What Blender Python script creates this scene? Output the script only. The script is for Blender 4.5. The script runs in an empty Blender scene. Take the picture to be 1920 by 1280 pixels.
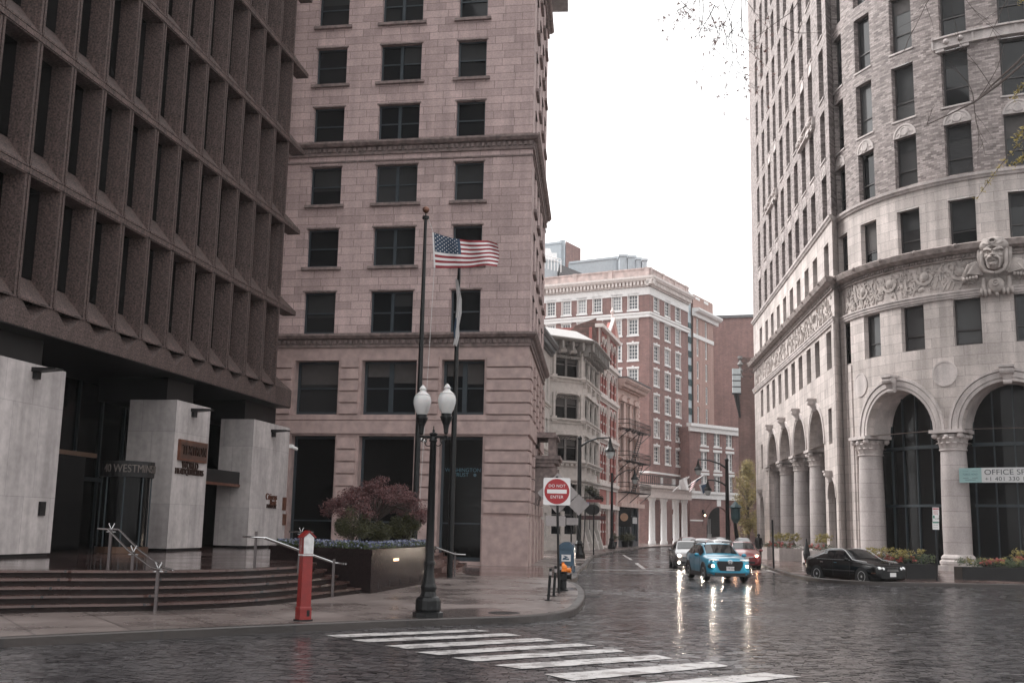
import bpy, math, random
from mathutils import Vector, Matrix, geometry
random.seed(7)
R=math.radians; PI=math.pi
D=bpy.data; SC=bpy.context.scene; COL=SC.collection
# ---------------------------------------------------------------- camera
CZ=2.05; PITCH=R(9.63); ROLL=R(1.15); FPX=2040.0
cam_d=D.cameras.new('camera'); cam=D.objects.new('camera',cam_d); COL.objects.link(cam)
f_=Vector((0,math.cos(PITCH),math.sin(PITCH))); r0=Vector((1,0,0)); u0=r0.cross(f_)
r_=r0*math.cos(ROLL)+u0*math.sin(ROLL); u_=-r0*math.sin(ROLL)+u0*math.cos(ROLL)
cam.matrix_world=Matrix(((r_.x,u_.x,-f_.x,0),(r_.y,u_.y,-f_.y,0),(r_.z,u_.z,-f_.z,CZ),(0,0,0,1)))
cam_d.sensor_width=36; cam_d.lens=FPX/1920*36; cam_d.clip_start=.1; cam_d.clip_end=2500
SC.camera=cam
# ---------------------------------------------------------------- sky, sun, exposure
SUN_EL=R(42); SUN_AZ=R(-58)      # soft brightness from the upper left
W=D.worlds.new('World'); SC.world=W; W.use_nodes=True
nt=W.node_tree; nt.nodes.clear()
sky=nt.nodes.new('ShaderNodeTexSky'); sky.sky_type='NISHITA'; sky.sun_disc=False
sky.sun_elevation=SUN_EL; sky.sun_rotation=SUN_AZ; sky.air_density=1.0; sky.dust_density=6; sky.ozone_density=1
hs=nt.nodes.new('ShaderNodeHueSaturation'); hs.inputs['Saturation'].default_value=.12
mx=nt.nodes.new('ShaderNodeMix'); mx.data_type='RGBA'; mx.inputs[0].default_value=.78
mx.inputs[7].default_value=(12.2,12.15,12.2,1)
bg=nt.nodes.new('ShaderNodeBackground'); bg.inputs['Strength'].default_value=.1
wo=nt.nodes.new('ShaderNodeOutputWorld')
nt.links.new(sky.outputs[0],hs.inputs['Color']); nt.links.new(hs.outputs[0],mx.inputs[6])
# brightness gradient added to the sky: lights the tower side, dims the camera-facing fronts
wtc=nt.nodes.new('ShaderNodeTexCoord'); dt=nt.nodes.new('ShaderNodeVectorMath'); dt.operation='DOT_PRODUCT'
dt.inputs[1].default_value=(math.sin(SUN_AZ)*math.cos(SUN_EL),math.cos(SUN_AZ)*math.cos(SUN_EL),math.sin(SUN_EL))
wr_=nt.nodes.new('ShaderNodeMapRange'); wr_.inputs[1].default_value=-.6; wr_.inputs[2].default_value=1; wr_.inputs[3].default_value=.66; wr_.inputs[4].default_value=1.2
wn_=nt.nodes.new('ShaderNodeTexNoise'); wn_.inputs['Scale'].default_value=2.2; wn_.inputs['Detail'].default_value=5
wm_=nt.nodes.new('ShaderNodeMath'); wm_.operation='MULTIPLY_ADD'; wm_.inputs[1].default_value=.22; wa_=nt.nodes.new('ShaderNodeMath'); wa_.operation='SUBTRACT'; wa_.inputs[1].default_value=.11
vm_=nt.nodes.new('ShaderNodeVectorMath'); vm_.operation='SCALE'
nt.links.new(wtc.outputs['Generated'],dt.inputs[0]); nt.links.new(wtc.outputs['Generated'],wn_.inputs['Vector']); nt.links.new(dt.outputs['Value'],wr_.inputs[0])
nt.links.new(wn_.outputs['Fac'],wm_.inputs[0]); nt.links.new(wr_.outputs[0],wm_.inputs[2]); nt.links.new(wm_.outputs[0],wa_.inputs[0])
nt.links.new(mx.outputs[2],vm_.inputs[0]); nt.links.new(wa_.outputs[0],vm_.inputs['Scale']); nt.links.new(vm_.outputs[0],bg.inputs[0]); nt.links.new(bg.outputs[0],wo.inputs[0])
sd=D.lights.new('sun','SUN'); sd.energy=2.1; sd.angle=R(25); sd.color=(1,.97,.94)
sun=D.objects.new('sun',sd); COL.objects.link(sun)
sdir=Vector((math.sin(SUN_AZ)*math.cos(SUN_EL),math.cos(SUN_AZ)*math.cos(SUN_EL),math.sin(SUN_EL)))
sun.rotation_euler=sdir.to_track_quat('Z','Y').to_euler(); sun.location=(0,0,80)
SC.view_settings.view_transform='Standard'; SC.view_settings.look='None'; SC.view_settings.gamma=1
SC.view_settings.exposure=0.88
SC.cycles.sample_clamp_indirect=60; SC.cycles.max_bounces=6; SC.cycles.diffuse_bounces=3; SC.cycles.glossy_bounces=3
# ---------------------------------------------------------------- measuring helpers (photo pixel -> world point)
CP=Vector((0,0,CZ))
def ray(px,py): return f_+r_*((px-960)/FPX)+u_*((640-py)/FPX)
def G(px,py,z=0):
    d=ray(px,py); return CP+d*((z-CZ)/d.z)
def AY(px,py,Y):
    d=ray(px,py); return CP+d*(Y/d.y)
# ---------------------------------------------------------------- object helpers
OFF={}
def tag(o,label=None,cat=None,group=None,kind=None):
    if label: o['label']=label
    if cat: o['category']=cat
    if group: o['group']=group
    if kind: o['kind']=kind
    return o
def root(name,loc,label,cat,group=None,rz=0):
    o=D.objects.new(name,None); COL.objects.link(o); o.location=loc; o.rotation_euler=(0,0,rz)
    o.empty_display_size=.3
    OFF[o.name]=Vector(loc) if rz==0 else Vector((0,0,0))
    return tag(o,label,cat,group)
def lroot(name,label,cat,group=None):      # built at the origin, placed afterwards
    return root(name,(0,0,0),label,cat,group)
class MB:
    def __init__(s): s.v=[]; s.f=[]; s.m=[]; s.uv=[]; s.cm=0
    def vert(s,p): s.v.append(tuple(p)); return len(s.v)-1
    def face(s,pts,uv=None):
        n=len(s.v); s.v.extend(tuple(p) for p in pts); s.f.append(tuple(range(n,n+len(pts)))); s.m.append(s.cm); s.uv.append(uv)
    def grid(s,rows,closed=False,uvs=None):
        n=len(s.v); w=len(rows[0])
        for r in rows: s.v.extend(tuple(p) for p in r)
        for i in range(len(rows)-1):
            for j in range(w if closed else w-1):
                k=(j+1)%w
                s.f.append((n+i*w+j,n+i*w+k,n+(i+1)*w+k,n+(i+1)*w+j)); s.m.append(s.cm)
                s.uv.append(None if uvs is None else [uvs[i][j],uvs[i][k],uvs[i+1][k],uvs[i+1][j]])
    def hexa(s,c):    # 8 corners: 0-3 bottom loop, 4-7 top loop
        n=len(s.v); s.v.extend(tuple(p) for p in c)
        for q in ((0,3,2,1),(4,5,6,7),(0,1,5,4),(1,2,6,5),(2,3,7,6),(3,0,4,7)):
            s.f.append(tuple(n+i for i in q)); s.m.append(s.cm); s.uv.append(None)
    def box(s,x0,x1,y0,y1,z0,z1):
        s.hexa([(x0,y0,z0),(x1,y0,z0),(x1,y1,z0),(x0,y1,z0),(x0,y0,z1),(x1,y0,z1),(x1,y1,z1),(x0,y1,z1)])
    def fb(s,F,u0,u1,d0,d1,z0,z1):
        s.hexa([F(u0,d0,z0),F(u1,d0,z0),F(u1,d1,z0),F(u0,d1,z0),F(u0,d0,z1),F(u1,d0,z1),F(u1,d1,z1),F(u0,d1,z1)])
    def tube(s,pts,rad,n=8,caps=True):
        pts=[Vector(p) for p in pts]; k=len(pts)
        rr=rad if isinstance(rad,(list,tuple)) else [rad]*k
        rows=[]; pr=None
        for i,p in enumerate(pts):
            t=(pts[min(i+1,k-1)]-pts[max(i-1,0)]).normalized()
            a=pr if pr is not None and abs(pr.dot(t))<.95 else (Vector((0,0,1)) if abs(t.z)<.9 else Vector((1,0,0)))
            b=t.cross(a).normalized(); a=b.cross(t); pr=a
            rows.append([p+(a*math.cos(2*PI*j/n)+b*math.sin(2*PI*j/n))*rr[i] for j in range(n)])
        s.grid(rows,True)
        if caps: s.face(rows[0][::-1]); s.face(rows[-1])
    def lathe(s,c,prof,n=20,ax=None):
        c=Vector(c)
        if ax is None: X,Y,Z=Vector((1,0,0)),Vector((0,1,0)),Vector((0,0,1))
        else:
            Z=Vector(ax).normalized(); X=Z.orthogonal().normalized(); Y=Z.cross(X)
        s.grid([[c+X*(r*math.cos(2*PI*j/n))+Y*(r*math.sin(2*PI*j/n))+Z*z for j in range(n)] for r,z in prof],True)
    def cyl(s,c,r,z0,z1,n=20):
        s.lathe(c,[(0.001,z0),(r,z0),(r,z1),(0.001,z1)],n)
    def sphere(s,c,r,n=12,sz=1):
        s.lathe(c,[(max(.0005,r*math.sin(PI*i/n)),-r*sz*math.cos(PI*i/n)) for i in range(n+1)],n+4)
    def prism(s,poly,z0,z1,F=None):   # polygon in (x,y) or, with F, in (u,z) extruded over depth z0..z1
        if F: a=[F(u,z0,z) for u,z in poly]; b=[F(u,z1,z) for u,z in poly]
        else: a=[(x,y,z0) for x,y in poly]; b=[(x,y,z1) for x,y in poly]
        k=len(poly)
        tr=geometry.tessellate_polygon([[Vector((p[0],p[1],0)) for p in poly]])
        for t in tr: s.face([a[i] for i in t]); s.face([b[i] for i in t][::-1])
        for i in range(k):
            j=(i+1)%k; s.face([a[i],a[j],b[j],b[i]])
    def sweep(s,F,us,prof):           # closed profile [(d,z)..] swept over the u list
        s.grid([[F(u,d,z) for d,z in prof] for u in us],True)
        s.face([F(us[0],d,z) for d,z in prof]); s.face([F(us[-1],d,z) for d,z in prof])
    def build(s,name,mat,parent=None,smooth=False,loc=None):
        off=Vector((0,0,0))
        if parent is not None: off=OFF.get(parent.name,Vector((0,0,0)))
        elif loc is not None: off=Vector(loc)
        me=D.meshes.new(name); me.from_pydata([(x-off.x,y-off.y,z-off.z) for x,y,z in s.v],[],s.f)
        for m in (mat if isinstance(mat,(list,tuple)) else [mat]): me.materials.append(m)
        uvl=me.uv_layers.new(name='UVMap').data
        me.polygons.foreach_set('material_index',s.m)
        li=0
        for i,fc in enumerate(s.f):
            k=len(fc); uv=s.uv[i]
            if uv is None:
                P=[Vector(s.v[j]) for j in fc]
                n=Vector((0,0,0))
                for a in range(k):
                    p,q=P[a],P[(a+1)%k]; n+=Vector(((p.y-q.y)*(p.z+q.z),(p.z-q.z)*(p.x+q.x),(p.x-q.x)*(p.y+q.y)))
                if n.length>0: n.normalize()
                if abs(n.z)>.75: uv=[(p.x,p.y) for p in P]
                else:
                    t=Vector((-n.y,n.x,0)).normalized() if (abs(n.x)+abs(n.y))>1e-6 else Vector((1,0,0))
                    if t.x<0 or (abs(t.x)<1e-4 and t.y<0): t=-t
                    uv=[(p.dot(t),p.z) for p in P]
            for a in range(k): uvl[li+a].uv=uv[a]
            li+=k
        if smooth: me.polygons.foreach_set('use_smooth',[True]*len(s.f))
        me.update()
        o=D.objects.new(name,me); COL.objects.link(o)
        if parent is not None: o.parent=parent; OFF[o.name]=off
        elif loc is not None: o.location=loc; OFF[o.name]=off
        else: OFF[o.name]=off
        return o
def kids(o): return [c for c in D.objects if c.parent==o]
def copy_tree(o,parent=None,lab=None):
    c=o.copy(); COL.objects.link(c)
    if parent is not None: c.parent=parent
    if lab: c['label']=lab
    for ch in list(o.children): copy_tree(ch,c)
    return c
def flatF(o,az,inn):      # u along azimuth az, d inward (inn=+1: to the right of u, -1: to the left)
    a=R(az); ox,oy=o[0],o[1]; tx,ty=math.sin(a),math.cos(a); nx,ny=ty*inn,-tx*inn
    def F(u,d,z): return Vector((ox+tx*u+nx*d,oy+ty*u+ny*d,z))
    n=Vector((nx,ny,0)); O=Vector((ox,oy,0))
    def uz(px,py):
        d=ray(px,py); t=(O-CP).dot(n)/d.dot(n); q=CP+d*t
        return (q-O).dot(Vector((tx,ty,0))),q.z
    F.uz=uz; F.az=az
    return F
def arcF(c,rad):          # u = arc length measured from the west point, d inward
    cx,cy=c
    def F(u,d,z):
        th=u/rad; r=rad-d; return Vector((cx-r*math.cos(th),cy-r*math.sin(th),z))
    return F
def wall(mb,F,u0,u1,z0,z1,holes,depth=.3,us=()):
    """wall face with rectangular / round-arched openings (u0,u1,z0,z1,arch) and their reveals"""
    ub={u0,u1,*us}; zb={z0,z1}; rects=[]
    for h in holes:
        a,b,c,d=h[:4]; arch=len(h)>4 and h[4]; r=(b-a)/2
        top=d+(r if arch else 0)
        ub|={a,b}; zb|={c,d,top}
        if arch:
            for i in range(1,16): ub.add(a+r-r*math.cos(PI*i/16))
        rects.append((a,b,c,top))
    ub=sorted(x for x in ub if u0-1e-6<=x<=u1+1e-6); zb=sorted(x for x in zb if z0-1e-6<=x<=z1+1e-6)
    def clean(L):
        o=[L[0]]
        for x in L[1:]:
            if x-o[-1]>1e-4: o.append(x)
        return o
    ub=clean(ub); zb=clean(zb)
    for i in range(len(ub)-1):
        um=(ub[i]+ub[i+1])/2; act=[r for r in rects if r[0]<um<r[1]]
        run=None
        def flush(za,zc):
            mb.face([F(ub[i],0,za),F(ub[i+1],0,za),F(ub[i+1],0,zc),F(ub[i],0,zc)],[(ub[i],za),(ub[i+1],za),(ub[i+1],zc),(ub[i],zc)])
        for j in range(len(zb)-1):
            zm=(zb[j]+zb[j+1])/2
            if any(r[2]<zm<r[3] for r in act):
                if run is not None: flush(run,zb[j]); run=None
            elif run is None: run=zb[j]
        if run is not None: flush(run,zb[-1])
    if depth<=0: return
    for h in holes:
        a,b,c,d=h[:4]; arch=len(h)>4 and h[4]; r=(b-a)/2
        for x in (a,b): mb.face([F(x,0,c),F(x,depth,c),F(x,depth,d),F(x,0,d)],[(x,c),(x+depth,c),(x+depth,d),(x,d)])
        mb.face([F(a,0,c),F(b,0,c),F(b,depth,c),F(a,depth,c)],[(a,c),(b,c),(b,c+depth),(a,c+depth)])
        if not arch:
            if not(len(h)>5): mb.face([F(a,0,d),F(b,0,d),F(b,depth,d),F(a,depth,d)],[(a,d),(b,d),(b,d+depth),(a,d+depth)])
        else:
            P=[(a+r-r*math.cos(PI*i/16),d+r*math.sin(PI*i/16)) for i in range(17)]
            # spandrel between arc and the top of its box
            for i in range(16):
                (x0,y0),(x1,y1)=P[i],P[i+1]
                if max(abs(y0-(d+r)),abs(y1-(d+r)))>1e-5:
                    mb.face([F(x0,0,y0),F(x1,0,y1),F(x1,0,d+r),F(x0,0,d+r)],[(x0,y0),(x1,y1),(x1,d+r),(x0,d+r)])
                l=i*PI*r/16; l2=(i+1)*PI*r/16
                mb.face([F(x0,0,y0),F(x1,0,y1),F(x1,depth,y1),F(x0,depth,y0)],[(0,l),(0,l2),(depth,l2),(depth,l)])
def archpane(mb,F,a,b,c,d,dep,arch):
    r=(b-a)/2; n=10
    if not arch:
        mb.grid([[F(a+(b-a)*i/n,dep,c) for i in range(n+1)],[F(a+(b-a)*i/n,dep,d) for i in range(n+1)]]); return
    xs=[a+r-r*math.cos(PI*i/16) for i in range(17)]
    mb.grid([[F(x,dep,c) for x in xs],[F(x,dep,d) for x in xs],[F(x,dep,d+r*math.sin(PI*i/16)) for i,x in enumerate(xs)]])
def archring(mb,F,uc,zc,r0,r1,d0,d1,n=20,a0=0,a1=PI):
    pr=[(r0,d0),(r1,d0),(r1,d1),(r0,d1)]
    mb.grid([[F(uc-r*math.cos(a0+(a1-a0)*i/n),d,zc+r*math.sin(a0+(a1-a0)*i/n)) for r,d in pr] for i in range(n+1)],True)
# ---------------------------------------------------------------- materials
def lin(h):
    h=h.lstrip('#'); c=[int(h[i:i+2],16)/255 for i in (0,2,4)]
    return tuple(((x+.055)/1.055)**2.4 if x>.04045 else x/12.92 for x in c)+(1,)
def new(name):
    m=D.materials.new(name); m.use_nodes=True; t=m.node_tree; b=t.nodes['Principled BSDF']; return m,t,b
def nd(t,k,**kw):
    n=t.nodes.new(k)
    for a,v in kw.items():
        if a.startswith('_'): setattr(n,a[1:],v)
        else: n.inputs[a.replace('~',' ')].default_value=v
    return n
def rgb(c): return tuple(c[:3])+(1,)
def plain(name,col,rough=.5,metal=0,var=.12,scale=3.0,bump=0,spec=.5,coat=0):
    m,t,b=new(name); L=t.links.new
    tc=nd(t,'ShaderNodeTexCoord'); nz=nd(t,'ShaderNodeTexNoise',Scale=scale,Detail=5.0)
    L(tc.outputs['Object'],nz.inputs['Vector'])
    mr=nd(t,'ShaderNodeMapRange'); mr.inputs[1].default_value=.3; mr.inputs[2].default_value=.7
    mr.inputs[3].default_value=1-var; mr.inputs[4].default_value=1+var
    L(nz.outputs['Fac'],mr.inputs[0])
    mu=nd(t,'ShaderNodeMix'); mu.data_type='RGBA'; mu.blend_type='MULTIPLY'; mu.inputs[0].default_value=1
    mu.inputs[6].default_value=rgb(col); L(mr.outputs[0],mu.inputs[7]); L(mu.outputs[2],b.inputs['Base Color'])
    b.inputs['Roughness'].default_value=rough; b.inputs['Metallic'].default_value=metal
    b.inputs['Specular IOR Level'].default_value=spec
    if coat: b.inputs['Coat Weight'].default_value=coat; b.inputs['Coat Roughness'].default_value=.04
    if bump:
        bp=nd(t,'ShaderNodeBump',Strength=bump,Distance=.02); L(nz.outputs['Fac'],bp.inputs['Height']); L(bp.outputs[0],b.inputs['Normal'])
    return m
def masonry(name,c1,c2,mortar,bw,bh,ms=.012,rough=.75,bump=.5,var=.25,nscale=.6,bias=0,offset=.5,fine=12.0,streak=.12,fr=2,sq=1,c3=None,grain=.1):
    m,t,b=new(name); L=t.links.new
    tc=nd(t,'ShaderNodeTexCoord'); br=nd(t,'ShaderNodeTexBrick')
    br.offset=offset; br.offset_frequency=fr; br.squash=sq; br.squash_frequency=3
    for k,v in (('Color1',rgb(c1)),('Color2',rgb(c2)),('Mortar',rgb(mortar)),('Scale',1.0),('Mortar Size',ms),('Mortar Smooth',.3),('Bias',bias),('Brick Width',bw),('Row Height',bh)):
        br.inputs[k].default_value=v
    L(tc.outputs['UV'],br.inputs['Vector'])
    n1=nd(t,'ShaderNodeTexNoise',Scale=nscale,Detail=6.0,Roughness=.65); L(tc.outputs['Object'],n1.inputs['Vector'])
    n2=nd(t,'ShaderNodeTexNoise',Scale=fine,Detail=4.0); L(tc.outputs['Object'],n2.inputs['Vector'])
    mp=nd(t,'ShaderNodeMapping'); mp.inputs['Scale'].default_value=(2.2,2.2,.12); L(tc.outputs['Object'],mp.inputs['Vector'])
    n3=nd(t,'ShaderNodeTexNoise',Scale=1.0,Detail=5.0); L(mp.outputs[0],n3.inputs['Vector'])
    def rng(src,a,lo=.3,hi=.7):
        r=nd(t,'ShaderNodeMapRange'); r.inputs[1].default_value=lo; r.inputs[2].default_value=hi
        r.inputs[3].default_value=1-a; r.inputs[4].default_value=1+a; L(src,r.inputs[0]); return r.outputs[0]
    m1=nd(t,'ShaderNodeMath',_operation='MULTIPLY'); L(rng(n1.outputs['Fac'],var),m1.inputs[0]); L(rng(n2.outputs['Fac'],grain),m1.inputs[1])
    m2=nd(t,'ShaderNodeMath',_operation='MULTIPLY'); L(m1.outputs[0],m2.inputs[0]); L(rng(n3.outputs['Fac'],streak),m2.inputs[1])
    mu=nd(t,'ShaderNodeMix'); mu.data_type='RGBA'; mu.blend_type='MULTIPLY'; mu.inputs[0].default_value=1
    L(br.outputs['Color'],mu.inputs[6]); L(m2.outputs[0],mu.inputs[7]); L(mu.outputs[2],b.inputs['Base Color'])
    b.inputs['Roughness'].default_value=rough
    if bump:
        inv=nd(t,'ShaderNodeMath',_operation='SUBTRACT'); inv.inputs[0].default_value=1; L(br.outputs['Fac'],inv.inputs[1])
        ad=nd(t,'ShaderNodeMath',_operation='MULTIPLY_ADD'); L(n2.outputs['Fac'],ad.inputs[0]); ad.inputs[1].default_value=.35; L(inv.outputs[0],ad.inputs[2])
        bp=nd(t,'ShaderNodeBump',Strength=bump,Distance=.015); L(ad.outputs[0],bp.inputs['Height']); L(bp.outputs[0],b.inputs['Normal'])
    return m
def glass(name,col=(.012,.013,.015),rough=.06,var=0,spec=.5):
    m,t,b=new(name); L=t.links.new
    b.inputs['Roughness'].default_value=rough; b.inputs['Specular IOR Level'].default_value=spec
    oi=nd(t,'ShaderNodeObjectInfo'); cr=nd(t,'ShaderNodeMix'); cr.data_type='RGBA'
    pw=nd(t,'ShaderNodeMath',_operation='POWER'); pw.inputs[1].default_value=3; L(oi.outputs['Random'],pw.inputs[0])
    L(pw.outputs[0],cr.inputs[0]); cr.inputs[6].default_value=rgb(col); cr.inputs[7].default_value=rgb([min(1,c+var) for c in col])
    L(cr.outputs[2],b.inputs['Base Color'])
    tc=nd(t,'ShaderNodeTexCoord'); nz=nd(t,'ShaderNodeTexNoise',Scale=.5,Detail=2.0); L(tc.outputs['Object'],nz.inputs['Vector'])
    bp=nd(t,'ShaderNodeBump',Strength=.06,Distance=.1); L(nz.outputs['Fac'],bp.inputs['Height']); L(bp.outputs[0],b.inputs['Normal'])
    return m
def emis(name,col,s):
    m,t,b=new(name); b.inputs['Base Color'].default_value=rgb(col); b.inputs['Emission Color'].default_value=rgb(col); b.inputs['Emission Strength'].default_value=s; return m
def foliage(name,c1,c2,c3=None):
    m,t,b=new(name); L=t.links.new
    g=nd(t,'ShaderNodeNewGeometry'); cr=nd(t,'ShaderNodeValToRGB'); L(g.outputs['Random Per Island'],cr.inputs[0])
    cr.color_ramp.elements[0].color=rgb(c1); cr.color_ramp.elements[1].color=rgb(c2)
    if c3: e=cr.color_ramp.elements.new(.85); e.color=rgb(c3)
    L(cr.outputs[0],b.inputs['Base Color']); b.inputs['Roughness'].default_value=.55
    return m
M={}
M['pink']=masonry('pink_granite',(.53,.40,.385),(.38,.283,.272),(.20,.148,.14),1.05,.42,.015,var=.11,bump=.35,streak=.13,grain=.14,sq=1.5,offset=.37)
M['pink_plain']=plain('pink_granite_smooth',(.42,.31,.29),.6,var=.2,scale=2.5)
M['pink_dark']=plain('pink_granite_weathered',(.21,.16,.15),.7,var=.4,scale=4)
M['concrete']=masonry('exposed_aggregate_concrete',(.076,.050,.045),(.068,.045,.041),(.06,.04,.037),40,40,0,streak=.3,var=.2,bump=.8,fine=17.0,grain=.85)
M['marble']=masonry('boardmarked_pier_stone',(.44,.40,.39),(.38,.345,.34),(.22,.20,.20),1.3,2.6,.006,var=.16,bump=.15,nscale=.9,fine=5,streak=.22,offset=.33)
M['glass']=glass('dark_window_glass',(.008,.0095,.011),var=.04,spec=.28)
M['recess_glass']=glass('recessed_bronze_glass',(.006,.006,.006),.12,.004,.15)
M['glass_sky']=glass('sky_lit_glass',(.03,.035,.04),.05,.05,.8)
M['frame']=plain('dark_window_frame',(.02,.03,.036),.45)
M['black']=plain('black_void',(.008,.008,.009),.6)
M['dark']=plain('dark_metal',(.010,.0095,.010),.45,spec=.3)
M['granite']=plain('polished_dark_granite',(.024,.017,.017),.14,var=.25,scale=14,spec=.10)
M['granite'].node_tree.nodes['Principled BSDF'].inputs['IOR'].default_value=1.22
M['ironmid']=plain('grey_iron_eaves',(.30,.285,.27),.6,var=.2)
M['steel']=plain('brushed_steel',(.5,.5,.5),.25,1)
M['post']=plain('rail_post',(.10,.085,.085),.35,.5)
M['lamp_black']=plain('black_paint',(.006,.0065,.007),.35,spec=.3)
M['globe']=plain('lamp_globe',(.50,.49,.485),.25,var=.04); M['globe'].node_tree.nodes['Principled BSDF'].inputs['Subsurface Weight'].default_value=.15
M['limestone']=masonry('limestone_blocks',(.50,.445,.42),(.39,.345,.325),(.19,.165,.16),1.25,.56,.010,var=.2,bump=.3,nscale=.35,streak=.22,offset=.43)
M['lime_plain']=masonry('limestone_smooth',(.45,.405,.39),(.44,.395,.38),(.3,.27,.26),50,50,0,var=.22,bump=.2,nscale=.5,streak=.2)
M['lime_shaft']=masonry('limestone_shaft',(.40,.36,.35),(.35,.315,.305),(.17,.15,.145),30,.83,.012,var=.16,bump=.3,streak=.15)
M['lime_carved']=plain('limestone_carved',(.35,.31,.29),.8,var=.3,scale=2.5,bump=.3)
M['lime_dark']=plain('limestone_weathered',(.26,.22,.205),.8,var=.4,scale=3,bump=.4)
M['tbrick']=masonry('mottled_brick',(.36,.31,.295),(.125,.10,.096),(.19,.165,.158),.34,.118,.012,var=.16,bump=.35,nscale=.4,fr=2,offset=.5,grain=.16)
M['rbrick']=masonry('red_brick',(.27,.150,.135),(.205,.115,.104),(.25,.18,.165),.42,.15,.012,var=.2,bump=.2)
M['rbrick_old']=masonry('old_brick',(.19,.10,.085),(.075,.045,.04),(.12,.085,.078),.45,.17,.02,var=.4,bump=.5,nscale=.25)
M['pinkbrick']=masonry('pink_brick',(.42,.27,.235),(.38,.245,.215),(.36,.25,.22),.42,.15,.01,var=.08,bump=.1)
M['white']=plain('white_paint_trim',(.80,.79,.78),.5,var=.06)
M['cream']=plain('cream_stone_trim',(.66,.60,.57),.6,var=.12)
M['parapet']=plain('weathered_parapet',(.50,.40,.375),.7,var=.3,scale=1.2)
M['ironcream']=plain('grey_cream_ironwork',(.60,.56,.53),.55,var=.12)
M['irondark']=plain('weathered_iron_trim',(.16,.15,.145),.55,var=.25)
M['greytrim']=plain('grey_slate_trim',(.12,.12,.125),.5,var=.2)
M['redstone']=masonry('red_brick_bright',(.42,.15,.13),(.33,.11,.098),(.3,.16,.14),.42,.15,.01,var=.15,bump=.2)
M['salmon']=masonry('salmon_brick',(.62,.46,.42),(.54,.40,.36),(.5,.39,.36),.42,.15,.01,var=.14,bump=.15)
M['corr']=plain('pale_metal_siding',(.45,.49,.52),.45,.3,var=.08)
M['redpaint']=plain('red_enamel',(.20,.014,.012),.35,var=.15,scale=6)
M['whitepaint']=plain('white_enamel',(.55,.54,.54),.4,var=.18,scale=9)
M['signred']=plain('sign_red',(.33,.018,.025),.45,var=.03); M['signwhite']=plain('sign_white',(.72,.70,.70),.45,var=.03)
M['signgrey']=plain('sign_back_aluminium',(.30,.27,.265),.5,.2)
M['copper']=plain('bronze_sign',(.16,.07,.045),.4,.5,var=.3); M['bronze']=plain('dark_bronze_letters',(.05,.028,.022),.4,.4)
M['mailblue']=plain('postal_blue',(.012,.055,.10),.3,coat=.4); M['hyorange']=plain('hydrant_orange',(.75,.20,.012),.4)
M['yellowstone']=plain('brass',(.30,.17,.09),.3,.8)
M['tyre']=plain('tyre_rubber',(.01,.01,.01),.7); M['rim']=plain('alloy_rim',(.35,.34,.34),.25,.9)
M['plate']=plain('number_plate',(.6,.58,.58),.4)
M['chrome']=plain('chrome',(.6,.6,.6),.12,1)
M['bark']=plain('bark',(.05,.035,.03),.8,var=.3,scale=12); M['soil']=plain('soil',(.03,.022,.018),.9)
M['maple']=foliage('maple_leaves',(.026,.007,.009),(.064,.017,.019),(.12,.038,.036))
M['boxwood']=foliage('shrub_leaves',(.006,.010,.004),(.022,.028,.009),(.07,.065,.016))
M['yleaf']=foliage('autumn_leaves',(.10,.075,.02),(.26,.17,.03),(.32,.25,.07))
M['bud']=foliage('spring_buds',(.12,.04,.03),(.20,.08,.06)); M['ybud']=foliage('yellow_buds',(.20,.15,.02),(.35,.26,.04))
M['pansy']=foliage('pansies',(.02,.025,.10),(.22,.24,.33),(.24,.26,.34)); M['fgreen']=foliage('flower_green',(.02,.035,.012),(.06,.08,.02))
M['redfl']=foliage('red_flowers',(.22,.02,.022),(.34,.07,.05)); M['yelfl']=foliage('yellow_flowers',(.12,.10,.02),(.26,.20,.04))
M['navy']=plain('flag_navy',(.02,.045,.085),.7,var=.05); M['fred']=plain('flag_red',(.24,.02,.03),.7,var=.05); M['fwhite']=plain('flag_white',(.7,.68,.68),.7,var=.03)
# ground materials
def cobble(name='wet_cobbles',c1=(.045,.042,.045,1),c2=(.098,.092,.095,1)):
    m,t,b=new(name); L=t.links.new
    tc=nd(t,'ShaderNodeTexCoord'); g=nd(t,'ShaderNodeNewGeometry')
    big=nd(t,'ShaderNodeTexNoise',Scale=.16,Detail=6.0,Roughness=.6); L(tc.outputs['Object'],big.inputs['Vector'])
    mp=nd(t,'ShaderNodeMapping'); mp.inputs['Scale'].default_value=(1.6,1.0,1); L(tc.outputs['Object'],mp.inputs[0])
    rp=nd(t,'ShaderNodeTexNoise',Scale=3.0,Detail=6.0,Roughness=.65); L(mp.outputs[0],rp.inputs['Vector'])
    cr=nd(t,'ShaderNodeMix'); cr.data_type='RGBA'; L(g.outputs['Random Per Island'],cr.inputs[0]); cr.inputs[6].default_value=c1; cr.inputs[7].default_value=c2
    L(cr.outputs[2],b.inputs['Base Color'])
    mr=nd(t,'ShaderNodeMapRange'); mr.inputs[1].default_value=.38; mr.inputs[2].default_value=.62; mr.inputs[3].default_value=.07; mr.inputs[4].default_value=.20; L(big.outputs['Fac'],mr.inputs[0])
    ad=nd(t,'ShaderNodeMath',_operation='MULTIPLY_ADD'); L(g.outputs['Random Per Island'],ad.inputs[0]); ad.inputs[1].default_value=.12; L(mr.outputs[0],ad.inputs[2]); L(ad.outputs[0],b.inputs['Roughness'])
    bp=nd(t,'ShaderNodeBump',Strength=.28,Distance=.03); L(rp.outputs['Fac'],bp.inputs['Height']); L(bp.outputs[0],b.inputs['Normal'])
    b.inputs['Specular IOR Level'].default_value=.85
    return m
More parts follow.
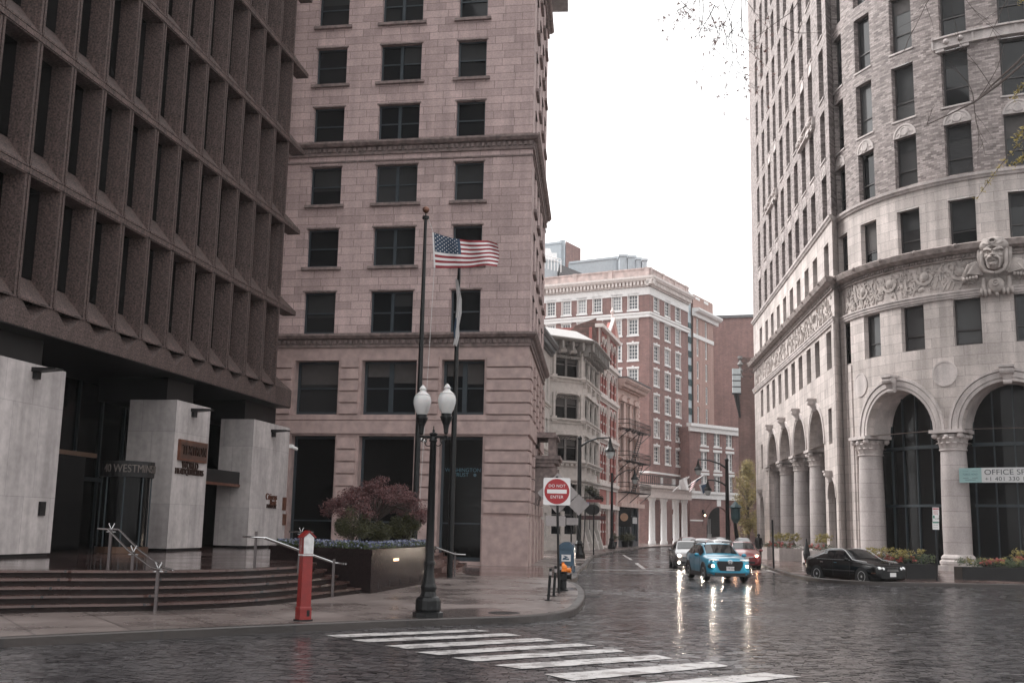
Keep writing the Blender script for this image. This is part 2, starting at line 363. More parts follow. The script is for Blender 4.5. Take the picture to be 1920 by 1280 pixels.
def wet(name,c,rl,rh,bump=.12,scale=.35,fine=30,bw=None,bh=None,mort=None,rot=0,var=.3,spec=.6):
    m,t,b=new(name); L=t.links.new
    tc=nd(t,'ShaderNodeTexCoord')
    big=nd(t,'ShaderNodeTexNoise',Scale=scale,Detail=7.0,Roughness=.6); L(tc.outputs['Object'],big.inputs['Vector'])
    fn=nd(t,'ShaderNodeTexNoise',Scale=fine,Detail=3.0); L(tc.outputs['Object'],fn.inputs['Vector'])
    mr=nd(t,'ShaderNodeMapRange'); mr.inputs[1].default_value=.4; mr.inputs[2].default_value=.6; mr.inputs[3].default_value=rl; mr.inputs[4].default_value=rh; L(big.outputs['Fac'],mr.inputs[0]); L(mr.outputs[0],b.inputs['Roughness'])
    vr=nd(t,'ShaderNodeMapRange'); vr.inputs[1].default_value=.35; vr.inputs[2].default_value=.65; vr.inputs[3].default_value=1-var; vr.inputs[4].default_value=1+var; L(big.outputs['Fac'],vr.inputs[0])
    mu=nd(t,'ShaderNodeMix'); mu.data_type='RGBA'; mu.blend_type='MULTIPLY'; mu.inputs[0].default_value=1; L(vr.outputs[0],mu.inputs[7])
    if bw:
        mp=nd(t,'ShaderNodeMapping'); mp.inputs['Rotation'].default_value=(0,0,R(rot)); L(tc.outputs['Object'],mp.inputs[0])
        br=nd(t,'ShaderNodeTexBrick'); br.offset=0
        for k,v in (('Color1',rgb(c)),('Color2',rgb([x*.82 for x in c])),('Mortar',rgb(mort)),('Scale',1.0),('Mortar Size',.026),('Mortar Smooth',.2),('Brick Width',bw),('Row Height',bh)): br.inputs[k].default_value=v
        L(mp.outputs[0],br.inputs['Vector']); L(br.outputs['Color'],mu.inputs[6])
    else: mu.inputs[6].default_value=rgb(c)
    L(mu.outputs[2],b.inputs['Base Color'])
    bp=nd(t,'ShaderNodeBump',Strength=bump,Distance=.01); L(fn.outputs['Fac'],bp.inputs['Height']); L(bp.outputs[0],b.inputs['Normal'])
    b.inputs['Specular IOR Level'].default_value=spec
    return m
M['cobble']=cobble()
M['asphalt']=wet('wet_asphalt',(.045,.045,.048),.12,.3,.25)
M['walk']=wet('wet_concrete_walk',(.19,.155,.145),.16,.42,.15,bw=1.6,bh=1.6,mort=(.08,.065,.06),rot=-32)
M['walk2']=wet('wet_brick_walk',(.13,.085,.075),.08,.3,.2,bw=.8,bh=.8,mort=(.06,.04,.038))
M['riser']=wet('wet_shaded_riser',(.022,.014,.013),.4,.6,spec=.2)  # wet stone, with the deep shade under the nosings put into its colour
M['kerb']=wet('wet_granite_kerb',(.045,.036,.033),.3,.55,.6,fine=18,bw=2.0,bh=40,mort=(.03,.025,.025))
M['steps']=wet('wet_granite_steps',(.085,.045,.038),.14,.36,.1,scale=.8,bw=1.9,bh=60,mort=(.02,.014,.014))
M['plaza']=wet('wet_plaza_granite',(.075,.048,.045),.05,.16,.06,bw=1.2,bh=1.2,mort=(.04,.03,.03),rot=-10)
M['paint']=wet('road_paint',(.50,.48,.47),.2,.4,.5,scale=2.5,fine=9,var=.22)
def text_part(txt,size,F,u,d,z,mat,parent,name='lettering',depth=.01,align='CENTER',flip=False,sx=1,font_sp=1.0,top=True):
    """text laid in the vertical plane of F: u grows to the reader's right unless flip"""
    cu=D.curves.new('t','FONT'); cu.body=txt; cu.size=size; cu.align_x=align; cu.align_y='CENTER'; cu.extrude=0; cu.space_character=font_sp
    ob=D.objects.new('t',cu); COL.objects.link(ob)
    dg=bpy.context.evaluated_depsgraph_get(); me=D.meshes.new_from_object(ob.evaluated_get(dg))
    mb=MB(); s=-1 if flip else 1
    for p in me.polygons:
        mb.face([F(u+s*me.vertices[i].co.x*sx,d,z+me.vertices[i].co.y) for i in p.vertices])
    if depth>.012:      # raised letters: front, back and sides
        bd={}
        for p in me.polygons:
            vs=list(p.vertices)
            for a in range(len(vs)):
                e=(vs[a],vs[(a+1)%len(vs)]); k=tuple(sorted(e)); bd[k]=bd.get(k,0)+1
        for (a,b),n in bd.items():
            if n==1:
                A=me.vertices[a].co; B=me.vertices[b].co
                mb.face([F(u+s*A.x*sx,d,z+A.y),F(u+s*B.x*sx,d,z+B.y),F(u+s*B.x*sx,d+depth,z+B.y),F(u+s*A.x*sx,d+depth,z+A.y)])
    D.objects.remove(ob); D.curves.remove(cu)
    return mb.build(name,mat,parent)
def struct(o): o['kind']='structure'; return o
# ================================================================ GROUND
def xy(p): return (p[0],p[1])
b=MB(); b.face([(-700,-300,-.014),(700,-300,-.014),(700,1200,-.014),(-700,1200,-.014)]); struct(b.build('road',cobble('wet_bedding',(.02,.017,.017,1),(.02,.017,.017,1))))
def smoothpts(P,n=6):
    out=[]
    for i in range(len(P)-1):
        p0=P[max(i-1,0)];p1=P[i];p2=P[i+1];p3=P[min(i+2,len(P)-1)]
        for k in range(n):
            t=k/n
            out.append(tuple(.5*((2*p1[a])+(-p0[a]+p2[a])*t+(2*p0[a]-5*p1[a]+4*p2[a]-p3[a])*t*t+(-p0[a]+3*p1[a]-3*p2[a]+p3[a])*t**3) for a in (0,1)))
    out.append(tuple(P[-1][:2])); return out
kerbL=smoothpts([(-24,3.2),(-14,12.4),(-8.0,17.85),(-3.6,21.5),(-1.3,23.15),(.5,24.3),(1.45,26.0),(1.95,29),(2.3,33),(2.45,37.2),(2.35,39.2),(2.2,41.0),(2.75,43.8),(3.2,50),(4.3,60),(5.9,76),(9.1,94),(12.3,108),(17.2,127),(24.5,141),(40,152)],6)
kerbR=smoothpts([(90,52),(45,46.6),(28,45.3),(20.8,44.9),(16.0,44.6),(13.9,45.5),(13.1,47.5),(13.15,52),(14.3,61),(16.2,75),(18.6,92),(22.5,112),(28,128),(45,142)],6)
def kerb(name,line,side,w=.2,z=.15):
    b=MB(); n=len(line); inn=[]
    for i in range(n):
        a=Vector(line[max(i-1,0)]+(0,)); c=Vector(line[min(i+1,n-1)]+(0,)); t=(c-a).normalized(); q=Vector((-t.y,t.x,0))*side
        p=Vector(line[i]+(0,)); inn.append(((p+q*w).x,(p+q*w).y))
    rows=[]; ln=0; uv=[]
    for i in range(n):
        if i: ln+=(Vector(line[i])-Vector(line[i-1])).length
        x,y=line[i]; X,Y=inn[i]; e=.12
        lx,ly=x+(X-x)*e,y+(Y-y)*e
        dz=0
        rows.append([(x,y,-.02),(x,y,z-.02),(lx,ly,z),(X,Y,z),(X,Y,-.02)])
    b.grid(rows); struct(b.build(name,M['kerb'])); return inn
innL=kerb('kerb',kerbL,1); innR=kerb('kerb',kerbR,-1)
b=MB(); b.prism(innL+[(40,190),(-90,190),(-90,3)],-.05,.15); o=struct(b.build('sidewalk',M['walk']))
b=MB(); b.prism(innR+[(70,170),(110,170),(110,52)],-.05,.15); o=struct(b.build('sidewalk',M['walk2']))
# setts: every stone its own slightly tilted top
def cobbles():
    from mathutils import noise
    rc=random.Random(21); v=[]; f=[]; ca,sa=math.cos(R(7)),math.sin(R(7)); kl=kerbL; kr=kerbR
    def xat(line,y,dflt):
        for (x0,y0),(x1,y1) in zip(line,line[1:]):
            if min(y0,y1)<=y<=max(y0,y1) and y1!=y0: return x0+(x1-x0)*(y-y0)/(y1-y0)
        return dflt
    nrow=0; yy=4.0
    while yy<62:
        h=.094+.018*rc.random(); xx=-26-rc.random()*.3; wav=.10*math.sin(yy*.9)
        while xx<58:
            w=rc.uniform(.15,.25); cx=xx+w/2; cy=yy+h/2+wav*math.sin(cx*.35)
            X=cx*ca+cy*sa-3; Y=-cx*sa+cy*ca+2; xx+=w
            if Y<9.5 or Y>51.9: continue
            if abs(X)>Y*.56+2.5: continue
            if X<xat(kl,Y,-99)-.05 or (X>11 and (X>13.2 or Y>48) and Y>44 and X>xat(kr,Y,99)+.1): continue
            if X>13.5 and Y>min(yk for xk,yk in kr if abs(xk-X)<6)+.9: continue
            wet_=noise.noise((X*.13,Y*.13,3.3)); amp=(.006+.011*max(0,min(1,.5+wet_*2.2)))
            tx,ty=rc.gauss(0,amp*1.2),rc.gauss(0,amp*1.5); z0=-.002+rc.uniform(-.002,.002)
            a,b_=w/2-.006,h/2-.006; n=len(v)
            for sx,sy in ((-1,-1),(1,-1),(1,1),(-1,1)):
                lx,ly=sx*a+rc.uniform(-.005,.005),sy*b_+rc.uniform(-.005,.005)
                v.append((X+lx*ca+ly*sa,Y-lx*sa+ly*ca,min(.0045,z0+lx*tx+ly*ty)))
            f.append((n,n+1,n+2,n+3))
        yy+=h
    me=D.meshes.new('cobbles'); me.from_pydata(v,[],f); me.materials.append(M['cobble']); o=D.objects.new('cobbles',me); COL.objects.link(o); struct(o)
cobbles()
# asphalt of the far street
b=MB(); L1=[(x-.6,y) for x,y in kerbL if y>51.5]; L2=[(x+.6,y) for x,y in kerbR[30:] if y>51.5]
b.prism([(3.0,51.5)]+L1+L2[::-1]+[(13.6,52.5)],-.05,.004); struct(b.build('street',M['asphalt']))
b=MB()
def stripe(P,w,z=.009):
    for (x0,y0),(x1,y1) in zip(P[::2],P[1::2]):
        t=Vector((x1-x0,y1-y0,0)).normalized(); q=Vector((-t.y,t.x,0))*w/2
        b.face([(x0-q.x,y0-q.y,z),(x1-q.x,y1-q.y,z),(x1+q.x,y1+q.y,z),(x0+q.x,y0+q.y,z)])
g=lambda x,y:xy(G(x,y,.009))
stripe([g(1168,1039),g(1184,1049)],.2); stripe([g(1193,1055),g(1208,1066)],.22)
for x0,x1 in ((1112,1140),(1150,1168),(1178,1196),(1206,1226),(1234,1252)): stripe([g(x0,1068.5),g(x1,1069)],.45)
for x0,x1 in ((1126,1140),(1144,1158)): stripe([g(x0,1040.5),g(x1,1040.5)],.4)
stripe([g(1442,1068),g(1482,1078)],.5)
struct(b.build('lane_marking',M['paint']))
# zebra crossing bars, measured corner by corner
b=MB()
Z=3.6923
bars=[((35,628),(1060,588),(1175,600),(130,645)),((218,660),(1300,615),(1395,630),(330,678)),((445,700),(1515,648),(1640,665),(600,722)),((655,745),(1790,684),(1905,700),(820,765)),((915,785),(2030,722),(2120,742),(1080,810)),((1205,835),(2330,765),(2450,790),(1400,862)),((1560,900),(2700,812),(2830,842),(1750,943)),((1980,985),(3080,888),(3330,915),(2200,1030)),((2450,1060),(3500,955),(3800,1000),(2700,1120))]
for bar in bars:
    c=[G(600+x/Z,1020+y/Z,.005) for x,y in bar]; n=14; rows=[]
    for i in range(n+1):
        t=i/n; a=c[0].lerp(c[1],t); d=c[3].lerp(c[2],t); q=(d-a).normalized()
        j1=random.uniform(-.02,.02); j2=random.uniform(-.02,.02)
        rows.append([a+q*j1,d+q*j2])
    b.grid(rows)
for i in range(len(b.v)): b.v[i]=(b.v[i][0],b.v[i][1],.009)
struct(b.build('crosswalk',M['paint']))
mt=M['paint'].node_tree
# ---------------------------------------------------------------- plaza and steps
PZ=.93
bot=[(-30,9.6),(-18,16.9)]+[(-10.0,22.1),(-8.7,22.85),(-7.38,23.6),(-5.95,25.0),(-5.1,26.9),(-4.35,29.6),(-4.0,30.6)]
top=[(-31,11.6),(-18.7,18.6)]+[xy(G(x,y,PZ)) for x,y in ((0,1067),(160,1068),(300,1068),(420,1066),(500,1063),(550,1061))]
top=top[:2]+[top[2],(top[3][0]-.1,top[3][1]),top[4],top[5],top[6],(top[7][0]+.1,top[7][1]+.6),(-5.75,31.6)]
bs=smoothpts(bot,5); ts=smoothpts(top,5)
nst=5
b=MB()
for k in range(nst+1):
    pass
def lerp2(k,i): 
    t=k/(nst-0.0); return (bs[i][0]+(ts[i][0]-bs[i][0])*t, bs[i][1]+(ts[i][1]-bs[i][1])*t)
rise=(PZ-.15)/nst
for k in range(nst):
    z0=.15+rise*k; z1=z0+rise
    front=[lerp2(k,i) for i in range(len(bs))]; back=[lerp2(k+1,i) for i in range(len(bs))]
    rows=[]; rs_=[]
    for (x,y),(X,Y) in zip(front,back):
        t=Vector((X-x,Y-y)).normalized()
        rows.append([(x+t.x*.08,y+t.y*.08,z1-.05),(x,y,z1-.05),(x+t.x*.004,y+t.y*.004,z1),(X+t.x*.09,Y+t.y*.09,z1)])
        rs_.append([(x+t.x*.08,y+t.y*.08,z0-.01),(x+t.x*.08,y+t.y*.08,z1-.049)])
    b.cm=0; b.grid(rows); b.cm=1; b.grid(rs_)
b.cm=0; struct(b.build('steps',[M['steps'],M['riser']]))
b=MB(); b.prism([p for p in ts]+[(-5.6,33.5),(-4.2,38.3),(-3.6,42),(-3.4,48),(-3.4,52.2),(-60,65),(-60,12)],.1,PZ); struct(b.build('plaza',M['plaza']))
b=MB()
for k in range(4):
    e=.36*(k+1); z=PZ-.156*(k+1)
    b.prism([(-4.3+e*.2,37.9),(-3.55+e,41.8),(-3.35+e,48),(-3.35+e,52.4),(-4.6,52.6),(-5,38)],z-.156 if z>.35 else .1,z)
struct(b.build('steps',M['steps']))
# dark wet paving band in front of the pink building
b=MB(); b.prism([(-1.5,43.0),(2.35,42.4),(2.6,49.5),(3.0,52.4),(.6,53.6),(-2.0,53.4),(-1.9,46)],.1,.154); struct(b.build('paved_band',M['plaza']))
# ================================================================ CONCRETE OFFICE BUILDING (left)
AZT=9.65; SK=1.08; E=(-9.44*SK,46.55*SK)
TF=flatF(E,AZT,-1); BF=flatF((-13.57*.896,44.09*.896),AZT,-1)
txr=root('office_building',(-9.9,44,0),'dark brown precast concrete office block with deep window grid raised on pale stone piers','building')
W0=1.61*SK; U0=-1.8*SK
ZK=lambda z:2.05+(z-2.05)*SK
def panel_mesh(h,zs,first=False):
    """one bay in local u,d,z (x=u,y=inward,z); zs = sill front height"""
    w=W0; b=MB(); g=.026; e=.125; D0=.62; s=.11; hd=.26
    F=lambda u,d,z:Vector((u,d,z))
    zb=zs
    ol,orr=e,w-e; it=h-hd; gl,gr=e+s,w-e-s; gb=zs+.78; gt=h-hd-.02
    # fins, front faces with small chamfer to the joint
    for a,c in ((g,e),(w-e,w-g)):
        b.box(a,c,0,.05,zs,h-.10)
    b.box(-.002,g+.001,.045,.07,0,h); b.box(w-g-.001,w+.002,.045,.07,0,h)      # joint back
    b.box(g*.2,w-g*.2,-.03,.05,h-.22,h-.05)   # lintel lip
    b.box(g*.2,w-g*.2,.0,.06,h-hd,h-.22)
    # jambs
    b.face([F(ol,0,zs),F(gl,D0,gb),F(gl,D0,gt),F(ol,0,it)])
    b.face([F(orr,0,zs),F(gr,D0,gb),F(gr,D0,gt),F(orr,0,it)])
    b.face([F(ol,0,it),F(gl,D0,gt),F(gr,D0,gt),F(orr,0,it)])
    b.face([F(ol,0,zs),F(gl,D0,gb),F(gr,D0,gb),F(orr,0,zs)])
    # protruding sill lip
    b.box(e*.35,w-e*.35,-.035,.03,zs-.05,zs+.012)
    if first:
        m=.0
        b.face([F(0,0,0),F(w,0,0),F(w,0,zs*.30),F(0,0,zs*.30)])
        xa,xb,xm=w*.14,w*.86,w*.5; z3=zs*.30
        b.face([F(0,0,z3),F(xm,0,z3+.02),F(xa,0,zs-.05),F(0,0,zs-.05)])
        b.face([F(w,0,z3),F(xm,0,z3+.02),F(xb,0,zs-.05),F(w,0,zs-.05)])
        b.face([F(0,0,z3),F(w,0,z3),F(xm,0,z3+.02)])
        b.face([F(xa,0,zs-.05),F(xm,0,z3+.02),F(xm,.45,zs-.05)]); b.face([F(xb,0,zs-.05),F(xm,0,z3+.02),F(xm,.45,zs-.05)])
    return b,(gl,gr,gb,gt,D0)
ang=math.atan2(math.cos(R(AZT)),math.sin(R(AZT)))    # local x -> facade u
# local frame: x=u, y=inward. inward is to the left of u (right-handed: +90deg) so plain rotation works
def put_panel(proto,u,z):
    c=copy_tree(proto,txr); p=TF(u,0,z)-Vector(txr.location); c.location=p; c.rotation_euler=(0,0,ang); return c
def mk_proto(h,zs,first):
    b,(gl,gr,gb,gt,D0)=panel_mesh(h,zs,first)
    pa=b.build('wall_panel',M['concrete'],txr); OFF[pa.name]=Vector((0,0,0))
    # rebuild without offset
    D.objects.remove(pa)
    hold=D.objects.new('hold',None); COL.objects.link(hold); OFF[hold.name]=Vector((0,0,0))
    pa=b.build('wall_panel',M['concrete'],hold); pa.parent=None; OFF[pa.name]=Vector((0,0,0))
    g=MB(); g.box(gl,gr,D0-.02,D0+.02,gb,gt); pn=g.build('pane',M['recess_glass'],pa)
    D.objects.remove(hold); return pa
lev=[ZK(z) for z in (6.87,11.07,14.715,18.36,22.0,25.65,29.3)]
pA=mk_proto(lev[1]-lev[0],.80,True); pB=mk_proto(lev[2]-lev[1],.02,False)
nb=20
for k in range(nb):
    u=U0-W0*(k+1)
    for i in range(7):
        q=TF(u+W0,0,lev[i])-CP; yy=640-FPX*q.dot(u_)/q.dot(f_); xx=960+FPX*q.dot(r_)/q.dot(f_)
        if yy<-60 or xx<-40: continue
        put_panel(pA if i==0 else pB,u,lev[i])
for p in (pA,pB):
    for c in list(p.children): D.objects.remove(c)
    D.objects.remove(p)
# carcass, corner ledges
b=MB(); b.fb(TF,U0-W0*nb,U0-.02,.66,28,lev[0]+.05,45); b.fb(TF,U0-W0*nb,U0,.09,.63,lev[0]+.01,lev[0]+.08)
b.fb(TF,U0-W0*nb,U0,-.0,.63,ZK(32.95),45)
b.build('core',M['concrete'],txr)
b=MB(); b.fb(TF,U0-.15,U0+.02,.02,.62,lev[0]+.02,45)
for i,z in enumerate(lev):
    za=z if i else z+.80
    if i: b.fb(TF,U0,0,0,.62,z-.20,z+.0)
    else: b.fb(TF,U0,0,0,.62,z,z+.80)
    q=[TF(U0,0,za),TF(0,0,za),TF(0,.62,za),TF(U0,.62,za)]
    t=[TF(U0,.55,za+.85),TF(U0,.62,za+.85)]
    b.face([q[0],q[1],t[0]]); b.face([q[1],q[2],t[1],t[0]]); b.face([q[2],q[3],t[1]])
b.build('corner_ledge',M['concrete'],txr)
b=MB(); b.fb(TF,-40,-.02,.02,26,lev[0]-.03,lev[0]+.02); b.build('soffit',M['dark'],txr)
b=MB(); b.fb(BF,-30,11,4.6,4.8,PZ-.1,lev[0]); b.fb(BF,10.6,10.9,1.6,26,PZ-.1,lev[0]); b.build('lobby_glazing',M['recess_glass'],txr)
b=MB()
for u in [x*1.7-21 for x in range(19)]: b.fb(BF,u-.05,u+.05,4.50,4.6,PZ,lev[0])
b.fb(BF,-22,11,4.48,4.6,3.45,3.6); b.build('lobby_frame',M['frame'],txr)
for (a,c,dd) in ((-14.8,-7.2,2.3),(0,2.82,1.84),(7.12,11.34,1.5)):
    b=MB(); b.fb(BF,a,c,0,dd,PZ+.09,2.05+4.8*.896); b.build('pier',M['marble'],txr)
    b=MB(); b.fb(BF,a+.05,c-.05,.05,dd-.05,PZ-.02,PZ+.09); b.build('pier_base',M['dark'],txr); b=MB(); b.fb(BF,a+.35,c-.35,.6,dd+1.5,6.34,lev[0]); b.build('pier_neck',M['dark'],txr)
for px,py in ((66,700),(362,774),(511,812)):
    u,z=BF.uz(px,py); b=MB(); b.fb(BF,u-.12,u+.12,-.12,0,z-.16,z+.16)
    b.hexa([BF(u-.2,-.75,z+.10),BF(u+.2,-.75,z+.10),BF(u+.2,0,z+.04),BF(u-.2,0,z+.04),BF(u-.2,-.75,z+.14),BF(u+.2,-.75,z+.14),BF(u+.2,0,z+.16),BF(u-.2,0,z+.16)])
    b.build('wall_light',M['dark'],txr)
u,z=BF.uz(77,953); b=MB(); b.fb(BF,u-.14,u+.14,-.06,0,z-.2,z+.2); b.build('door_buzzer',M['dark'],txr)
# signs on the piers
u0,z0=BF.uz(332,856); u1,_=BF.uz(384,862); zc=BF.uz(358,846)[1]
b=MB(); b.fb(BF,u0,u1,-.09,0,zc-.38,zc+.38); sg=b.build('sign',M['copper'],txr)
b=MB(); b.fb(BF,u0+.08,u1-.08,-.095,-.09,zc-.31,zc+.31); b.build('sign_field',plain('sign_dark_field',(.10,.055,.042),.45,.3,var=.3),sg)
text_part('TEXTRON',.50,BF,(u0+u1)/2,-.15,zc,M['bronze'],sg,'lettering',.05,sx=.86)
um,z=BF.uz(355,873); text_part('WORLD',.36,BF,um,-.06,z,M['bronze'],txr,'lettering',.05)
um,z=BF.uz(354,885); text_part('HEADQUARTERS',.32,BF,um,-.06,z,M['bronze'],txr,'lettering',.05,sx=.95)
um,z=BF.uz(508,932); text_part('Citizens',.40,BF,um,-.05,z+.02,M['copper'],txr,'lettering',.04)
um,z=BF.uz(511,942); text_part('Bank',.38,BF,um,-.05,z,M['copper'],txr,'lettering',.04)
um,z=BF.uz(508,949); text_part('PRIVATE',.26,BF,um,-.05,z,M['bronze'],txr,'lettering',.04,sx=1.15)
for y0,y1,mm in ((932,956,'copper'),(963,984,'copper')):
    u,za=BF.uz(533,y0); _,zb=BF.uz(533,y1); b=MB(); b.fb(BF,u-.2,u+.2,-.04,0,zb,za); b.build('plaque',M[mm],txr)
# security camera on the last pier
u,z=BF.uz(545,838); b=MB(); b.fb(BF,11.3,11.6,-.15,-.02,z-.05,z+.12); b.tube([BF(11.6,-.08,z),BF(11.95,-.14,z-.05)],.08); b.build('security_camera',M['white'],txr)
# entrance drum with its lettering, canopy between the right piers
ctr=AY(233,960,36.4); rd=.86; zd0,zd1=AY(233,893,35.6).z,AY(233,863,35.6).z
b=MB(); b.lathe((ctr.x,ctr.y,0),[(0.01,zd0),(rd,zd0),(rd,zd1),(.01,zd1)],40); dr=b.build('revolving_door',M['dark'],txr)
b=MB(); b.lathe((ctr.x,ctr.y,0),[(rd-.12,PZ+.02),(rd-.12,zd0)],40); b.build('door_glass',M['recess_glass'],dr)
brass=plain('aged_brass_post',(.16,.10,.07),.35,.6)
b=MB()
for k in range(8):
    a=2*PI*k/8+.25; x,y=ctr.x+math.cos(a)*(rd-.08),ctr.y+math.sin(a)*(rd-.08); b.cyl((x,y,0),.028,PZ,zd0,8)
b.build('door_post',M['frame'],dr)
b=MB(); b.lathe((ctr.x,ctr.y,0),[(rd-.02,PZ+.01),(rd-.02,PZ+.22)],40); b.build('kick_plate',plain('dull_brass',(.10,.055,.035),.4,.4),dr)
F0=lambda u,d,z:Vector((ctr.x+math.sin(u)*(rd-d),ctr.y-math.cos(u)*(rd-d),z))
text_part('40 WESTMINSTER',.36,lambda u,d,z:F0(u/rd-.62,d,z),0,-.03,(zd0+zd1)/2,plain('dull_letters',(.13,.11,.10),.5,.3),dr,'lettering',.03,sx=.8,align='LEFT')
b=MB(); b.fb(BF,-5.6,-5.5,2.4,2.5,PZ,4.2); b.fb(BF,-5.6,-1.0,2.4,2.5,4.15,4.3); b.build('side_door_frame',brass,txr)
b=MB(); b.fb(BF,-5.5,-1.6,2.46,2.5,PZ,4.15); b.build('side_door_glass',M['recess_glass'],txr)
_,zq0=BF.uz(430,905); _,zq1=BF.uz(430,880)
b=MB(); b.fb(BF,2.84,7.1,.5,1.4,zq0,zq1); b.build('entrance_canopy',M['dark'],txr)
b=MB(); b.fb(BF,2.84,7.1,.46,.52,zq0-.09,zq0+.02); b.build('canopy_edge',M['copper'],txr)
# ================================================================ PINK GRANITE BUILDING
PC=(.868,54.01); PF=flatF(PC,-80,1); PS=flatF(PC,4.42,-1)
pk=root('granite_building',(.868,54.01,.15),'tall pink granite building with dark double-hung windows on the street corner','building')
ZT=37.8
cols=[(2.56,4.12,1),(6.12,8.39,2),(10.30,12.02,1),(16.1,17.7,1)]
rows_=[(11.75,13.96),(15.3,17.38),(18.7,20.8),(22.12,24.17),(25.47,27.57),(28.84,30.94),(32.2,34.3)]
holes=[(a,c,z0,z1) for a,c,_ in cols for z0,z1 in rows_]
b=MB(); wall(b,PF,0,21,11.7,ZT,holes,.32)
scol=[(2.1,3.4),(5.3,6.6),(8.5,9.8),(11.7,13.0)]
sh=[(a,c,z0,z1) for a,c in scol for z0,z1 in rows_]
wall(b,PS,0,15.2,11.7,ZT,sh,.32)
b.fb(PS,14.9,15.2,.02,12,.15,ZT)
b.build('wall',M['pink'],pk)
b=MB(); b.fb(PF,.3,21,.33,.4,11,ZT) if 0 else None
# base: rusticated piers
sec=[(2.26,4.48,2),(5.8,8.7,2),(9.95,12.33,1),(15.6,18.2,2)]
bh=[(a,c,7.53,10.33) for a,c,_ in sec]+[(a,c,.3,6.45) for a,c,_ in sec]
b=MB(); wall(b,PF,0,21,.15,11.7,bh,.75)
ssec=[(1.9,3.6),(5.1,6.8),(8.3,10.0),(11.5,13.2)]
sbh=[(a,c,7.53,10.33) for a,c in ssec]+[(a,c,.3,6.45) for a,c in ssec]
wall(b,PS,0,15.2,.15,11.7,sbh,.7)
base=b.build('base_wall',M['pink_plain'],pk)
# rustication blocks stand proud of the base between the openings
def rust(b,F,spans,zlo,zhi,n,extra=0):
    h=(zhi-zlo)/n
    for a,c in spans:
        for i in range(n):
            z=zlo+h*i; b.fb(F,a,c,-.14,.01,z+.06,z+h-.03)
b=MB()
sp=[(-.10,2.12),(4.62,5.66),(8.84,9.81),(12.47,15.46),(18.34,21)]
ssp=[(.12,1.78),(3.72,4.98),(6.92,8.18),(10.12,11.38),(13.32,15.2)]
rust(b,PF,sp,7.5,10.5,5); rust(b,PF,sp,2.62,6.35,6)
rust(b,PS,ssp,7.5,10.5,5); rust(b,PS,ssp,2.62,6.35,6)
for F,S in ((PF,sp),(PS,ssp)):
    for a,c in S: b.fb(F,a-.03,c+.03,-.20,.01,.15,2.3); b.fb(F,a-.015,c+.015,-.17,.01,2.3,2.5)
b.fb(PF,-.12,21,-.12,.01,6.55,7.2); b.fb(PF,-.10,21,-.09,.01,7.25,7.48)
b.fb(PS,.12,15.2,-.12,.01,6.55,7.2); b.fb(PS,.10,15.2,-.09,.01,7.25,7.48)
b.build('rusticated_blocks',M['pink_plain'],pk)
def cornice(name,z0,z1,dmax,dent,mat,dsz=.14):
    b=MB(); h=z1-z0
    prof=[(.02,z0),(-.10,z0),(-.12,z0+h*.15),(-.06,z0+h*.2),(-.08,z0+h*.55),(-dmax*.7,z0+h*.62),(-dmax,z0+h*.8),(-dmax,z1-.04),(-.1,z1),(.02,z1)]
    def CF(u,d,z):
        return PF(u,d,z) if u>=0 else PS(-u,d,z)
    # corner mitred: shift the first stations outwards by d
    fr=[[PF(21,d,z) for d,z in prof]]
    def corner(d,z):
        # intersection of the two offset planes
        tx,ty=math.sin(R(-80)),math.cos(R(-80)); n1=(ty,-tx); a=R(4.42); n2=(-math.cos(a),math.sin(a))
        det=n1[0]*n2[1]-n1[1]*n2[0]; x=(d*n2[1]-d*n1[1])/det; y=(n1[0]*d-n2[0]*d)/det
        return (PC[0]+x,PC[1]+y,z)
    rows=[[PF(21,d,z) for d,z in prof],[corner(d,z) for d,z in prof],[PS(15.2-0,d,z) for d,z in prof]]
    if dmax>.3: rows.append([PS(15.3,d,z) for d,z in prof])
    b.grid(rows,True); b.face(rows[-1])
    if dent:
        n=int(21/(2*dsz))
        for i in range(n): b.fb(PF,i*2*dsz,i*2*dsz+dsz,-.17,-.05,z0+h*.26,z0+h*.52)
        n=int(15/(2*dsz))
        for i in range(n): b.fb(PS,i*2*dsz+.1,i*2*dsz+dsz+.1,-.17,-.05,z0+h*.26,z0+h*.52)
    b.build(name,mat,pk)
cornice('cornice',11.0,11.72,.42,True,M['pink_dark'])
cornice('cornice',21.38,22.12,.40,True,M['pink_dark'])
cornice('cornice',34.6,35.2,.4,True,M['pink_dark'])
b=MB(); 
for F,l in ((PF,21),(PS,15.2)):
    b.fb(F,-.0,l,-.06,.01,21.02,21.1)
b.build('string_course',M['pink_dark'],pk)
b=MB(); b.fb(PS,-1.3,16.2,-1.3,.1,37.0,37.9); b.fb(PF,-1.0,21,-1.3,.1,37.0,37.9); b.build('roof_cornice',M['irondark'],pk)
b=MB(); b.fb(PF,.2,21,.4,14,ZT-.1,ZT); b.build('roof',M['dark'],pk)
